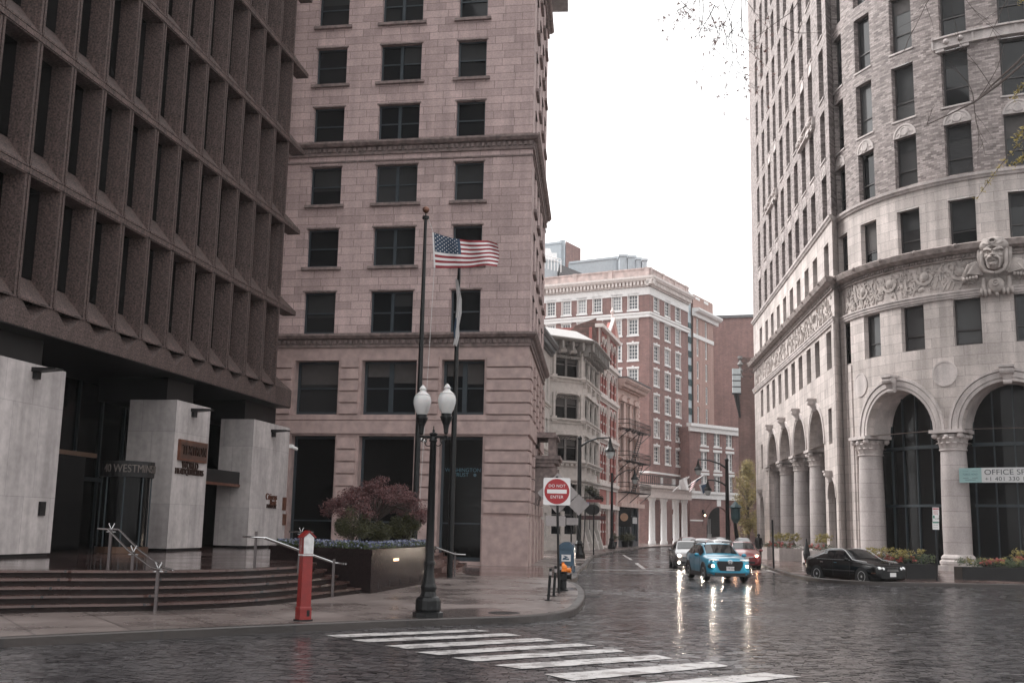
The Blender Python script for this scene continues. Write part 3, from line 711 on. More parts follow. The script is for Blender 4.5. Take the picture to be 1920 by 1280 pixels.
def sash(parent,F,a,c,z0,z1,d,fm,gm,lights=1,fw=.09,rail=.5,name='window',muntin=0,gd=.04,mw=.03,sill=None,trim=()):
    b=MB(); w=c-a
    for t in trim: b.fb(F,*t)
    b.fb(F,a,a+fw,d-.06,d,z0,z1); b.fb(F,c-fw,c,d-.06,d,z0,z1); b.fb(F,a+fw,c-fw,d-.06,d,z1-fw,z1); b.fb(F,a+fw,c-fw,d-.06,d,z0,z0+fw*1.4)
    ww=(w-2*fw)/lights
    for i in range(lights):
        x0=a+fw+ww*i; x1=x0+ww
        if i: b.fb(F,x0-fw*.9,x0+fw*.9,d-.09,d,z0+fw,z1-fw)
        if rail:
            zm=z0+(z1-z0)*rail; b.fb(F,x0,x1,d-.04,d-.005,zm-.035,zm+.035)
        if muntin:
            nx,nz=muntin
            for k in range(1,nx): x=x0+ww*k/nx; b.fb(F,x-mw/2,x+mw/2,d-.03,d-.006,z0+fw,z1-fw)
            for k in range(1,nz): z=z0+fw+(z1-z0-2*fw)*k/nz; b.fb(F,x0,x1,d-.028,d-.007,z-mw/2,z+mw/2)
    o=b.build(name,fm,parent)
    if sill:
        q=MB(); q.fb(F,a-sill[0],c+sill[0],-sill[1],.1,z0-sill[2],z0-.01)
        if len(sill)>4: q.fb(F,a-.08,c+.08,-.05,.05,z1,z1+.08)
        q.build('sill',sill[3],o)
    g=MB(); g.face([F(a+.01,d+gd,z0+.01),F(c-.01,d+gd,z0+.01),F(c-.01,d+gd,z1-.01),F(a+.01,d+gd,z1-.01)]); g.build('pane',gm,o)
    return o
fr2=plain('slate_blue_window_frame',(.030,.042,.052),.45)
dimblind=plain('dim_blind',(.020,.021,.022),.8)
blind=plain('drawn_blind',(.075,.068,.066),.8)
def addblind(o,F,a,c,z0,z1,d):
    b=MB(); b.face([F(a,d,z0),F(c,d,z0),F(c,d,z1),F(a,d,z1)]); b.build('blind',blind,o)
for z0,z1 in rows_:
    sl=(.22,.16,.16,M['pink_dark'],1) if z0>12 else (.0,.02,.04,M['pink_dark'],1)
    for a,c,l in cols:
        o=sash(pk,PF,a,c,z0,z1,.30,fr2,M['glass'],l,rail=.5,sill=sl)
        if random.random()<.55:
            w=(c-a-.2)/l; k=random.randrange(l); zl=z1-.1-(z1-z0)*random.choice((.3,.45,.55)); q=MB(); q.face([PF(a+.12+w*k,.325,zl),PF(a+.08+w*(k+1),.325,zl),PF(a+.08+w*(k+1),.325,z1-.09),PF(a+.12+w*k,.325,z1-.09)]); q.build('blind',dimblind,o)
    for a,c in scol: sash(pk,PS,a,c,z0,z1,.30,fr2,M['glass'],1,sill=sl)
for a,c,l in sec:
    o=sash(pk,PF,a,c,7.53,10.33,.6,fr2,M['glass'],l,fw=.13,rail=.5)
    k=l; ww=(c-a-.26)/k
    for i in range(k): addblind(o,PF,a+.16+ww*i,a+.1+ww*(i+1),9.1+random.uniform(0,.5),10.2,.62)
    sash(pk,PF,a,c,.3,6.45,.62,fr2,M['recess_glass'],1,fw=.13,rail=.3)
for a,c in ssec:
    sash(pk,PS,a,c,7.53,10.33,.5,fr2,M['glass'],1,fw=.13); sash(pk,PS,a,c,.3,6.45,.5,fr2,M['glass'],1,fw=.13,rail=.3)
um=3.35; zz=PF.uz(865,880)[1]; teal=plain('teal_lettering',(.07,.16,.20),.5)
text_part('WASHINGTON',.27,PF,um,.53,PF.uz(865,880)[1],teal,pk,'lettering',flip=True)
text_part('TRUST',.27,PF,um+.1,.53,PF.uz(865,889)[1],teal,pk,'lettering',flip=True)
b=MB(); c0=um-.62; zc=PF.uz(865,889)[1]
for k in range(8):
    a=PI*k/8; dx,dz=math.cos(a)*.08,math.sin(a)*.08; nx,nz=-math.sin(a)*.018,math.cos(a)*.018
    b.face([PF(c0+dx+nx,.53,zc+dz+nz),PF(c0+dx-nx,.53,zc+dz-nz),PF(c0-dx-nx,.53,zc-dz-nz),PF(c0-dx+nx,.53,zc-dz+nz)])
b.build('star_emblem',teal,pk)
# bracketed balcony on the street side
b=MB(); a0,a1=6.7,10.2
def corb(dd,z0,z1,w=0): b.fb(PS,a0-w,a1+w,-dd,.02,z0,z1)
corb(1.15,7.05,7.25,.1); corb(1.3,6.95,7.05,.15); corb(1.45,5.75,5.95,.22); corb(1.3,5.55,5.75,.12); corb(1.1,5.35,5.55,.05)
for u in (a0,a1-.35,(a0+a1)/2-.15): b.fb(PS,u,u+.35,-1.15,-.75,5.95,7.0)
for k in range(14):
    u=a0+.45+k*.2; b.lathe(PS(u,-.98,5.95),[(.05,0),(.09,.2),(.05,.45),(.08,.8),(.06,1.0)],8)
for u in (a0+.1,a1-.6):
    for k in range(9):
        t=k/8; dd=1.15*(1-t)**1.6+.12; b.fb(PS,u,u+.5,-dd,.02,5.35-.26*(k+1),5.35-.26*k)
    b.lathe(PS(u+.25,-1.0,5.1),[(.02,-.28),(.26,-.2),(.3,0),(.26,.2),(.02,.28)],10,ax=PS(1,0,0)-PS(0,0,0))
b.build('balcony',M['pink_dark'],pk)
# small white cameras
b=MB(); p=PF(5.1,-.3,7.05-.9); b.tube([p,p+Vector((-.28,-.25,.12))],.07); b.build('security_camera',M['white'],pk)
# ================================================================ CURVED LIMESTONE TOWER (right)
TC=(32.45,67.6); TR=11.7; CFm=arcF(TC,TR); SF=flatF((20.15,66.8),4.9,1)
dg=lambda a:R(a)*TR
tk=root('tower_building',(20.7,67,0.15),'round-cornered tower of pale limestone arches and mottled brick with carved head over the entrance','building')
HT=58.0
cth=[4.2,19.4,34.6,50.2,65.7,81.2]; wh=3.65
crow=[(12.33,14.93),(17.9,20.62),(22.05,25.05),(26.15,29.5),(30.4,33.9),(34.75,38.1),(39.0,42.3),(43.2,46.5)]
arcs=list(dg(x) for x in range(0,101,3))
sw=[(1.2,2.72),(5.0,6.57),(8.1,9.7),(11.35,12.93),(14.45,16.05),(17.65,19.2),(20.9,22.4),(24.15,25.65),(27.4,28.95),(31.05,32.57)]
srow=crow+[(47.4,50.6),(51.6,54.7)]
def crect(r): return [(dg(c-wh),dg(c+wh),r[0],r[1]) for c in cth]
# masonry below 21.9
b=MB()
bigh=[(dg(15.4),dg(39.6),7.75,7.75,True),(dg(47.4),dg(71.6),7.75,7.75,True)]
h=[(dg(9),dg(98),.15,7.75,False,1)]+bigh+crect(crow[0])+crect(crow[1])
wall(b,CFm,0,dg(100),.15,21.9,h,.45,arcs)
sa=[(4.3+6.4*k,9.4+6.4*k) for k in range(4)]
h=[(4.3,28.6,.15,7.75,False,1)]+[(a,c,7.75,7.75,True) for a,c in sa]+[(1.12,3.5,.8,4.2,True),(31.7,33.95,.8,4.2,True),(1.7,2.75,7.6,9.85),(31.9,32.95,7.6,9.85)]
h+=[(a,c,12.33,14.75) for a,c in sw]+[(a,c,17.9,20.5) for a,c in sw]
wall(b,SF,0,36.6,.15,21.9,h,.45)
b.grid([[SF(0,0,.15),SF(0,0,21.9)],[CFm(0,0,.15),CFm(0,0,21.9)]],uvs=[[(0,.15),(0,21.9)],[(.62,.15),(.62,21.9)]])
b.fb(SF,36.0,36.6,.02,14,.15,HT)
b.build('wall',M['limestone'],tk)
# deep reveals of the arcades (thick wall)
b=MB()
for F,L in ((CFm,[(dg(15.4),dg(39.6)),(dg(47.4),dg(71.6))]),(SF,sa)):
    for a,c in L:
        r=(c-a)/2; P=[(a+r-r*math.cos(PI*i/20),7.75+r*math.sin(PI*i/20)) for i in range(21)]
        b.grid([[F(x,.44,z) for x,z in P],[F(x,1.7,z) for x,z in P]],uvs=[[(0,i*.4) for i in range(21)],[(1.26,i*.4) for i in range(21)]])
for a,c in ((dg(39.6),dg(47.4)),(dg(9),dg(15.4)),(dg(71.6),dg(98))): b.fb(CFm,a,c,.44,1.7,7.7,7.76)
for k in range(3): b.fb(SF,9.4+6.4*k,10.7+6.4*k,.44,1.7,7.70,7.76)
for u in (4.3,28.6): b.grid([[SF(u,.44,.15),SF(u,.44,7.75)],[SF(u,1.7,.15),SF(u,1.7,7.75)]])
b.grid([[CFm(dg(9),.44,.15),CFm(dg(9),.44,7.75)],[CFm(dg(9),1.7,.15),CFm(dg(9),1.7,7.75)]])
b.build('arch_reveals',M['lime_plain'],tk)
b=MB(); 
for i in range(0,33): 
    u0=dg(5+i*3);u1=dg(8+i*3); b.fb(CFm,u0,u1,1.72,1.8,.1,10.6)
b.fb(SF,3.5,29.5,1.72,1.8,.1,10.6); b.build('arcade_glazing',M['recess_glass'],tk)
b=MB()
for a in (15.6,21.5,27.5,33.5,39.4,47.5,53.5,59.5,65.5,71.5): b.fb(CFm,dg(a)-.04,dg(a)+.04,1.6,1.72,.15,10.2)
for a,c in ((9,39.6),(47.0,71.6)):
    for i in range(8): x0=a+(c-a)*i/8; x1=a+(c-a)*(i+1)/8; b.fb(CFm,dg(x0),dg(x1),1.6,1.71,6.9,7.1); b.fb(CFm,dg(x0),dg(x1),1.6,1.71,3.6,3.75)
for a,c in sa:
    for k in range(4): b.fb(SF,a+(c-a)*k/3-.04,a+(c-a)*k/3+.04,1.6,1.72,.15,10.1)
    b.fb(SF,a,c,1.6,1.71,6.9,7.1)
b.build('arcade_frame',M['frame'],tk)
b=MB(); archpane(b,SF,1.12,3.5,.8,4.2,.42,True); archpane(b,SF,31.7,33.95,.8,4.2,.42,True)
for a,c in ((1.7,2.75),(31.9,32.95)): archpane(b,SF,a,c,7.6,9.85,.4,False)
b.build('small_panes',M['glass'],tk)
# brick above
b=MB(); h=[]
for r in crow[2:]: h+=crect(r)
wall(b,CFm,0,dg(100),21.9,HT,h,.4,arcs)
h=[(a,c,r[0],r[1]) for a,c in sw for r in srow[2:]]
wall(b,SF,0,36.6,21.9,HT,h,.4)
b.grid([[SF(0,0,21.9),SF(0,0,HT)],[CFm(0,0,21.9),CFm(0,0,HT)]],uvs=[[(0,21.9),(0,HT)],[(.62,21.9),(.62,HT)]])
b.build('brick_wall',M['tbrick'],tk)
# bands
def band(name,prof,mat,lions=False,dn=None):
    b=MB()
    us=[dg(x) for x in range(0,101,2)]
    b.grid([[CFm(u,d,z) for d,z in prof] for u in us],True)
    rows=[[SF(36.6,d,z) for d,z in prof]]
    def cor(d,z): return SF(d if d<0 else 0,d,z)
    rows.append([cor(d,z) for d,z in prof])
    # return towards the curve
    rows.append([Vector(CFm(0,0,z))+(Vector((0,d,0)) if d<0 else Vector((0,0,0)))+Vector((min(0,d)*.0,0,0)) for d,z in prof])
    b.grid(rows,True); b.face(rows[0])
    if dn:
        z0,z1,dd,s=dn
        for i in range(int(dg(100)/(2*s))): b.fb(CFm,i*2*s,i*2*s+s,-dd,-dd+.12,z0,z1)
        for i in range(int(36/(2*s))): b.fb(SF,i*2*s,i*2*s+s,-dd,-dd+.12,z0,z1)
    return b.build(name,mat,tk)
band('cornice',[(.02,17.1),(-.12,17.1),(-.14,17.2),(-.10,17.22),(-.12,17.38),(-.34,17.44),(-.42,17.5),(-.55,17.55),(-.62,17.72),(-.66,17.84),(-.58,17.9),(.02,17.9)],M['lime_dark'],dn=(17.23,17.36,.2,.09))
band('frieze_moulding',[(.02,14.98),(-.10,14.98),(-.12,15.08),(-.16,15.12),(-.17,15.24),(-.22,15.28),(-.22,15.36),(.02,15.4)],M['lime_plain'])
band('string_course',[(.02,21.6),(-.10,21.62),(-.14,21.72),(-.22,21.78),(-.24,21.92),(.02,21.98)],M['lime_plain'])
# carved frieze relief
rl=MB(); rr=random.Random(3)
def relief(F,u0,u1,z0,z1,n,dep):
    for i in range(n):
        u=rr.uniform(u0,u1); z=rr.uniform(z0+.1,z1-.1); k=rr.random()
        if k<.45:
            a=rr.uniform(0,2*PI); r=rr.uniform(.08,.24); archring(rl,F,u,z,r*.62,r,-dep,.01,7,a,a+rr.uniform(2,4.5))
        elif k<.8:
            w=rr.uniform(.03,.09); h_=rr.uniform(.12,.38); s=rr.uniform(-.25,.25)
            rl.hexa([F(u-w+s,-dep*.9,z-h_),F(u+w+s,-dep*.9,z-h_),F(u+w+s,.01,z-h_),F(u-w+s,.01,z-h_),F(u-w-s,-dep*1.1,z+h_),F(u+w-s,-dep*1.1,z+h_),F(u+w-s,.01,z+h_),F(u-w-s,.01,z+h_)])
        else:
            rl.lathe(F(u,0,z),[(.14,0),(.12,dep*.7),(.06,dep*1.1),(.001,dep*1.2)],8,ax=F(u,-1,z)-F(u,0,z))
relief(CFm,dg(6),dg(54),15.45,17.05,230,.06); relief(CFm,dg(63),dg(95),15.45,17.05,90,.06); relief(SF,.8,36,15.45,17.05,420,.06)
for c in (16,27.5,39,49): 
    archring(rl,CFm,dg(c),16.5,.42,.56,-.1,.01,12,PI*1.05,PI*1.95); rl.lathe(CFm(dg(c),0,16.45),[(.3,0),(.26,.08),(.1,.14),(.001,.15)],12,ax=CFm(dg(c),-1,0)-CFm(dg(c),0,0))
for c in (3,10,21.8,33.2,44.2): rl.fb(CFm,dg(c)-.03,dg(c)+.03,-.05,.01,15.4,17.1)
rl.build('carved_frieze',M['lime_carved'],tk)
# lion masks on the cornice
b=MB()
for k in range(9): b.sphere(CFm(dg(5+k*11),-.62,17.8),.13,8)
for k in range(13): b.sphere(SF(1.5+k*2.9,-.62,17.8),.13,8)
b.build('cornice_masks',M['lime_dark'],tk)
# arch mouldings, keystones, medallions
for a,c in ((15.4,39.6),(47.4,71.6),(79.4,103)):
    b=MB(); m_=dg((a+c)/2); r=(dg(c)-dg(a))/2
    archring(b,CFm,m_,7.75,r,r+.16,-.05,.02); archring(b,CFm,m_,7.75,r+.2,r+.5,-.09,.02); archring(b,CFm,m_,7.75,r+.54,r+.68,-.14,.02); b.build('arch_moulding',M['lime_plain'],tk)
for a,c in sa:
    b=MB(); m_=(a+c)/2; archring(b,SF,m_,7.75,2.55,2.7,-.05,.02); archring(b,SF,m_,7.75,2.74,2.95,-.09,.02); b.build('arch_moulding',M['lime_plain'],tk)
for a,c in ((1.12,3.5),(31.7,33.95)): b=MB(); archring(b,SF,(a+c)/2,4.2,(c-a)/2,(c-a)/2+.14,-.05,.02); b.build('arch_moulding',M['lime_plain'],tk)
def keyst(F,u,z,s=1):
    b=MB(); b.hexa([F(u-.18*s,-.25*s,z-.25*s),F(u+.18*s,-.25*s,z-.25*s),F(u+.18*s,.0,z-.25*s),F(u-.18*s,.0,z-.25*s),F(u-.3*s,-.6*s,z+.55*s),F(u+.3*s,-.6*s,z+.55*s),F(u+.3*s,0,z+.55*s),F(u-.3*s,0,z+.55*s)])
    b.fb(F,u-.36*s,u+.36*s,-.68*s,0,z+.55*s,z+.68*s); ax=F(u+1,0,0)-F(u,0,0)
    b.lathe(F(u,-.42*s,z+.38*s),[(.001,-.34*s),(.2*s,-.34*s),(.2*s,.34*s),(.001,.34*s)],10,ax=ax)
    b.lathe(F(u,-.22*s,z-.2*s),[(.001,-.22*s),(.13*s,-.22*s),(.13*s,.22*s),(.001,.22*s)],8,ax=ax)
    b.build('keystone',M['lime_plain'],tk)
for c in (27.5,59.5): keyst(CFm,dg(c),10.35,1.0)
for a,c in sa: keyst(SF,(a+c)/2,10.4,.9)
for u,z in ((2.31,5.4),(32.8,5.3)): keyst(SF,u,z,.75)
for c in (13,43.5,75.4):
    b=MB(); u=dg(c); archring(b,CFm,u,10.85,.62,.72,-.05,.01,28,0,2*PI)
    b.lathe(CFm(u,0,10.85),[(.62,0),(.62,.03),(.001,.03)],28,ax=CFm(u,-1,0)-CFm(u,0,0)); b.build('medallion',M['lime_plain'],tk)
# columns
def column(F,u,dep,rad,name='column'):
    p=F(u,dep,0); b=MB(); b.lathe((p.x,p.y,0),[(rad,1.0),(rad*1.01,2.5),(rad*.97,5),(rad*.90,6.62)],28)
    o=b.build(name,M['lime_shaft'],tk,smooth=True)
    c2=MB(); c2.lathe((p.x,p.y,0),[(rad*1.25,.15),(rad*1.25,.5),(rad*1.3,.52),(rad*1.3,.66),(rad*1.16,.74),(rad*1.2,.84),(rad*1.12,.94),(rad,1.02)],28)
    c2.fb(F,u-rad*1.35,u+rad*1.35,dep-rad*1.35,dep+rad*1.35,.14,.42)
    c2.build('column_base',M['lime_plain'],o)
    cp=MB(); cp.lathe((p.x,p.y,0),[(rad*.90,6.6),(rad*1.0,6.62),(rad*1.0,6.7),(rad*.9,6.72),(rad*.92,7.1),(rad*1.05,7.5)],24)
    for k in range(16):
        a=2*PI*k/16+.1; t=Vector((math.cos(a),math.sin(a),0)); s=Vector((-t.y,t.x,0))
        for zz,rr_,h_ in ((6.73,.93,.42),(7.0,.98,.42)):
            q=a+(.2 if zz>6.9 else 0); t=Vector((math.cos(q),math.sin(q),0)); s=Vector((-t.y,t.x,0))*.135
            P=Vector((p.x,p.y,zz)); cp.face([P+t*rad*rr_-s,P+t*rad*rr_+s,P+t*rad*(rr_+.12)+s+Vector((0,0,h_*.8)),P+t*rad*(rr_+.12)-s+Vector((0,0,h_*.8))])
            cp.face([P+t*rad*(rr_+.12)+s+Vector((0,0,h_*.8)),P+t*rad*(rr_+.12)-s+Vector((0,0,h_*.8)),P+t*rad*(rr_+.38)-s*.5+Vector((0,0,h_*.62)),P+t*rad*(rr_+.38)+s*.5+Vector((0,0,h_*.62))])
    for su in (-1,1):
        for sd_ in (-1,1):
            cp.sphere(F(u+su*rad*.95,dep+sd_*rad*.95,7.42),.17,8)
    for su,sd_ in ((0,-1.1),(1.1,0),(-1.1,0)): cp.sphere(F(u+su*rad,dep+sd_*rad,7.35),.13,8)
    cp.fb(F,u-rad*1.25,u+rad*1.25,dep-rad*1.25,dep+rad*1.25,7.56,7.74)
    cp.build('capital',M['lime_plain'],o)
for c in (11.9,43.5,75.4): column(CFm,dg(c),.62,.74)
for k in range(5):
    u=3.65+6.4*k if k else 3.75
    if k==0: continue
    column(SF,10.05+6.4*(k-1),.75,.72)
b=MB(); b.fb(SF,4.25,4.55,.2,1.3,7.2,7.74); b.fb(SF,28.3,28.65,.2,1.3,7.2,7.74); b.build('pilaster_capital',M['lime_plain'],tk)
# plain corner pilasters on the curve
b=MB(); b.fb(CFm,dg(1.3),dg(4.5),-.10,.01,.15,14.98); b.fb(CFm,dg(6.2),dg(8.2),-.08,.01,.15,12.2); b.fb(SF,-.0,.5,-.10,.01,.15,14.98); b.build('pilaster',M['limestone'],tk)
b=MB(); b.fb(SF,-.05,36.6,-.15,.01,.15,.75) if 0 else b.fb(SF,-.02,1.0,-.14,.01,.15,.8)
b.fb(SF,3.6,4.2,-.14,.01,.15,.8); b.fb(SF,28.8,31.6,-.14,.01,.15,.8); b.fb(CFm,dg(.5),dg(8.9),-.16,.01,.15,.8); b.fb(SF,34.0,36.6,-.14,.01,.15,.8); b.build('plinth',M['limestone'],tk)
# tympana over arch-row windows, window sills
def tymp(F,uc,z,r):
    b=MB(); t2=MB()
    archring(b,F,uc,z,r*.86,r,-.05,.02,14); P=[(uc-r*.86*math.cos(PI*i/12),z+r*.86*math.sin(PI*i/12)) for i in range(13)]
    for i in range(12): t2.face([F(uc,-.015,z),F(P[i][0],-.015,P[i][1]),F(P[i+1][0],-.015,P[i+1][1])])
    b.lathe(F(uc,-.01,z+r*.42),[(r*.36,0),(r*.36,.05),(r*.28,.06),(r*.26,.04),(.001,.045)],16,ax=F(uc,-1,0)-F(uc,0,0))
    archring(b,F,uc-r*.5,z+r*.2,r*.1,r*.2,-.04,.01,8,0,4.5); archring(b,F,uc+r*.5,z+r*.2,r*.1,r*.2,-.04,.01,8,-1.3,PI)
    b.fb(F,uc-r,uc+r,-.04,.01,z-.02,z+.05)
    for f in t2.f: b.face([t2.v[i] for i in f])
    b.build('tympanum',M['lime_plain'],tk)
for c in cth: tymp(CFm,dg(c),25.07,.78)
for a,c in sw: tymp(SF,(a+c)/2,25.07,.78)
# balustrade panels with masks
def balus(F,u0,u1,z0,z1):
    b=MB(); n=max(1,int((u1-u0)/.8))
    for i in range(n):
        a=u0+(u1-u0)*i/n; c=u0+(u1-u0)*(i+1)/n
        b.fb(F,a,c,-.16,.02,z0+.1,z1-.1); b.fb(F,a,c,-.32,.02,z1-.1,z1); b.fb(F,a,c,-.24,.02,z0,z0+.1)
    for u in [u0+(u1-u0)*k/4 for k in range(5)]: b.fb(F,u-.06,u+.06,-.22,.02,z0+.1,z1-.1)
    for u in [u0+(u1-u0)*x for x in (.09,.18,.59,.68,.82,.91)]: b.sphere(F(u,-.26,(z0+z1)/2),.15,8)
    for u in (u0+.15,u0+1.5): b.fb(F,u,u+.5,-.2,.02,z0-.18,z0)
    b.build('balustrade',M['lime_plain'],tk)
balus(CFm,dg(44.8),dg(88),29.62,30.3)
balus(SF,4.5,10.2,29.6,30.3); balus(SF,20.5,26.2,29.6,30.3)
for u in ((sw[1][0]+sw[1][1])/2,(sw[2][0]+sw[2][1])/2,(sw[6][0]+sw[6][1])/2,(sw[7][0]+sw[7][1])/2):
    b=MB(); archring(b,SF,u,33.95,.68,.8,-.05,.02,14); b.face([SF(u-.68*math.cos(PI*i/12),-.01,33.95+.68*math.sin(PI*i/12)) for i in range(13)]); b.build('window_hood',M['lime_plain'],tk)
b=MB(); b.prism([(p.x,p.y) for p in [CFm(dg(x),.3,0) for x in range(0,101,5)]]+[xy(SF(36,14,0)),xy(SF(36,.3,0)),xy(SF(0,.3,0))],HT-.3,HT-.1); b.build('roof',M['dark'],tk)
# windows: individual while large in the picture, the rest as one
cnt=0; rest=MB(); tb_frame=plain('tower_window_frame',(.035,.03,.03),.5)
gs=glass('tower_glass',(.009,.010,.011),.05,.09,.33)
for r in crow:
    for c in cth:
        if r[0]<34:
            o=sash(tk,CFm,dg(c-wh),dg(c+wh),r[0],r[1],.36,tb_frame,gs,1,fw=.1,rail=.33,gd=.03,sill=(.08,.07,.11,M['lime_plain']) if r[0]>25 else None); cnt+=1
            rb=random.random()
            if rb<.6:
                zl=r[1]-.1-(r[1]-r[0])*random.choice((.25,.4,.6)); q=MB(); q.grid([[CFm(dg(c-wh)+.1,.375,zl),CFm(dg(c),.375,zl),CFm(dg(c+wh)-.1,.375,zl)],[CFm(dg(c-wh)+.1,.375,r[1]-.1),CFm(dg(c),.375,r[1]-.1),CFm(dg(c+wh)-.1,.375,r[1]-.1)]]); q.build('blind',dimblind if rb<.4 else blind,o)
        else: rest.fb(CFm,dg(c-wh),dg(c+wh),.36,.4,r[0],r[1])
for r in srow:
    for i,(a,c) in enumerate(sw):
        z1=r[1] if r[0]>21 else r[1]-.15
        if cnt<98 and r[0]<44: sash(tk,SF,a,c,r[0],z1,.38,tb_frame,gs,1,fw=.1,rail=.4,gd=.03,sill=(.08,.07,.11,M['lime_plain']) if r[0]>25 else None); cnt+=1
        else: rest.fb(SF,a,c,.37,.41,r[0],z1)
rest.build('upper_windows',M['glass'],tk)['kind']='stuff'
# banner across the second arch
b=MB(); n=14; zb0,zb1=4.84,5.62; ua,uc=dg(46.4),dg(74)
bw=plain('banner_white',(.50,.50,.50),.5,var=.03); bt=plain('banner_teal',(.22,.34,.34),.5,var=.05); bk=plain('banner_ink',(.03,.035,.04),.6)
b.grid([[CFm(ua+(uc-ua)*i/n,-.16,z) for z in (zb0,zb1)] for i in range(n+1)]); bn=b.build('banner',bw,tk)
b=MB(); b.grid([[CFm(ua+1.15*i/4,-.165,z) for z in (zb0,zb1)] for i in range(5)]); b.build('banner_logo_field',bt,bn)
text_part('TURKS HEAD',.13,CFm,ua+.57,-.17,5.28,plain('banner_teal_ink',(.05,.12,.13),.6),bn,'lettering',sx=1.0); 
b=MB(); b.fb(CFm,ua+.2,ua+.95,-.17,-.168,5.08,5.1); b.fb(CFm,ua+.3,ua+.85,-.17,-.168,4.98,5.0); b.fb(CFm,ua+.2,ua+.95,-.17,-.168,5.45,5.46); b.build('logo_rule',bk,bn)
text_part('OFFICE SPACE FOR LEASE',.40,CFm,ua+1.28,-.17,5.37,bk,bn,'lettering',align='LEFT',sx=1.12)
text_part('+1 401 330 1915',.30,CFm,ua+1.3,-.17,5.02,bk,bn,'lettering',align='LEFT',sx=1.15,font_sp=1.05)
# ---------------------------------------------------------------- carved head on the tower
HU=dg(58.2); hp=CFm(HU,0,0); hn=(CFm(HU,-1,0)-CFm(HU,0,0)).normalized(); ht_=(CFm(HU+.5,0,0)-CFm(HU-.5,0,0)).normalized()
HM=1
def H(x,y,z):
    if HM==1: z=16.75+.2+(z-16.75)*.75
    elif HM==2: z+=.28
    return hp+ht_*x+hn*y+Vector((0,0,z))      # x along the wall, y outwards, z height
def blob(b,x,y,z,rx,ry,rz,n=14,m=10,f=None):
    rows=[]
    for i in range(m+1):
        a=-PI/2+PI*i/m; row=[]
        for j in range(n):
            q=2*PI*j/n; X,Y,Z_=math.cos(a)*math.cos(q),math.cos(a)*math.sin(q),math.sin(a)
            if abs(math.cos(a))<.01: X*=.01;Y*=.01
            row.append(H(x+rx*X,y+ry*Y,z+rz*Z_))
        rows.append(row)
    b.grid(rows,True)
b=MB(); zc=16.75
blob(b,0,.35,zc,.62,.62,1.02,20,16)                       # skull / face
blob(b,0,.55,zc-.05,.50,.52,.85,18,14)
b.hexa([H(-.07,.98,zc+.25),H(.07,.98,zc+.25),H(.07,.9,zc+.25),H(-.07,.9,zc+.25),H(-.05,1.0,zc+.3),H(.05,1.0,zc+.3),H(.05,.9,zc+.3),H(-.05,.9,zc+.3)])
n=[H(0,1.08,zc+.38),H(-.10,1.0,zc-.0),H(.10,1.0,zc-.0),H(0,1.34,zc-.06),H(0,1.02,zc-.14)]
b.face([n[0],n[1],n[3]]); b.face([n[0],n[3],n[2]]); b.face([n[1],n[4],n[3]]); b.face([n[3],n[4],n[2]])
blob(b,-.10,1.1,zc-.04,.07,.1,.07,8,6); blob(b,.10,1.1,zc-.04,.07,.1,.07,8,6); blob(b,0,1.22,zc-.04,.09,.12,.08,8,6)
for s in (-1,1):
    b.tube([H(s*.06,1.10,zc+.30),H(s*.22,1.06,zc+.40),H(s*.42,.90,zc+.46),H(s*.52,.72,zc+.36)],[.07,.09,.08,.04],8)   # brow
    blob(b,s*.25,.96,zc+.22,.12,.09,.06,10,6); blob(b,s*.30,.86,zc-.06,.17,.16,.16,10,8)                               # eye, cheek
    b.tube([H(s*.02,1.14,zc-.17),H(s*.18,1.12,zc-.18),H(s*.30,1.02,zc-.32),H(s*.30,.98,zc-.62),H(s*.26,.95,zc-.95)],[.05,.08,.07,.06,.04],8)  # moustache
    blob(b,s*.66,.30,zc+.1,.09,.14,.2,8,6)                                                                             # ear
    b.tube([H(s*.62,.5,zc+.45),H(s*.60,.72,zc+.1),H(s*.60,.68,zc-.5),H(s*.48,.62,zc-1.0),H(s*.2,.72,zc-1.22),H(0,.76,zc-1.27)],[.1,.12,.11,.11,.1,.09],8)
    b.tube([H(s*.78,.3,zc+.6),H(s*.76,.45,zc+.1),H(s*.72,.45,zc-.6),H(s*.55,.4,zc-1.1)],[.12,.14,.13,.09],8)
blob(b,0,1.06,zc-.30,.17,.07,.045,10,6); blob(b,0,1.04,zc-.40,.14,.08,.05,10,6); blob(b,0,.92,zc-.66,.22,.2,.17,12,8); blob(b,0,.66,zc-.62,.36,.36,.40,14,10); blob(b,0,.70,zc-.20,.46,.42,.42,14,10)
face=b.build('carved_head',M['lime_carved'],tk,smooth=True)
b=MB()
blob(b,0,.30,zc+.84,.80,.74,.66,18,10)
for s in (-1,1):
    for k in range(4):
        y=.06*k
        b.tube([H(s*-.40,.86-y*.3,zc+.50+k*.16),H(0,1.04-y,zc+.70+k*.15),H(s*.42,.86-y,zc+.92+k*.10),H(s*.68,.45-y,zc+.92+k*.08),H(s*.78,.1,zc+.75+k*.08)],[.07,.1,.1,.09,.05],8)
archring(b,lambda u,d,z:H(u,1.02-d,z),0,zc+1.0,.13,.22,-.1,.1,16,0,2*PI)
b.build('turban',M['lime_carved'],face,smooth=True)
b=MB(); HM=2
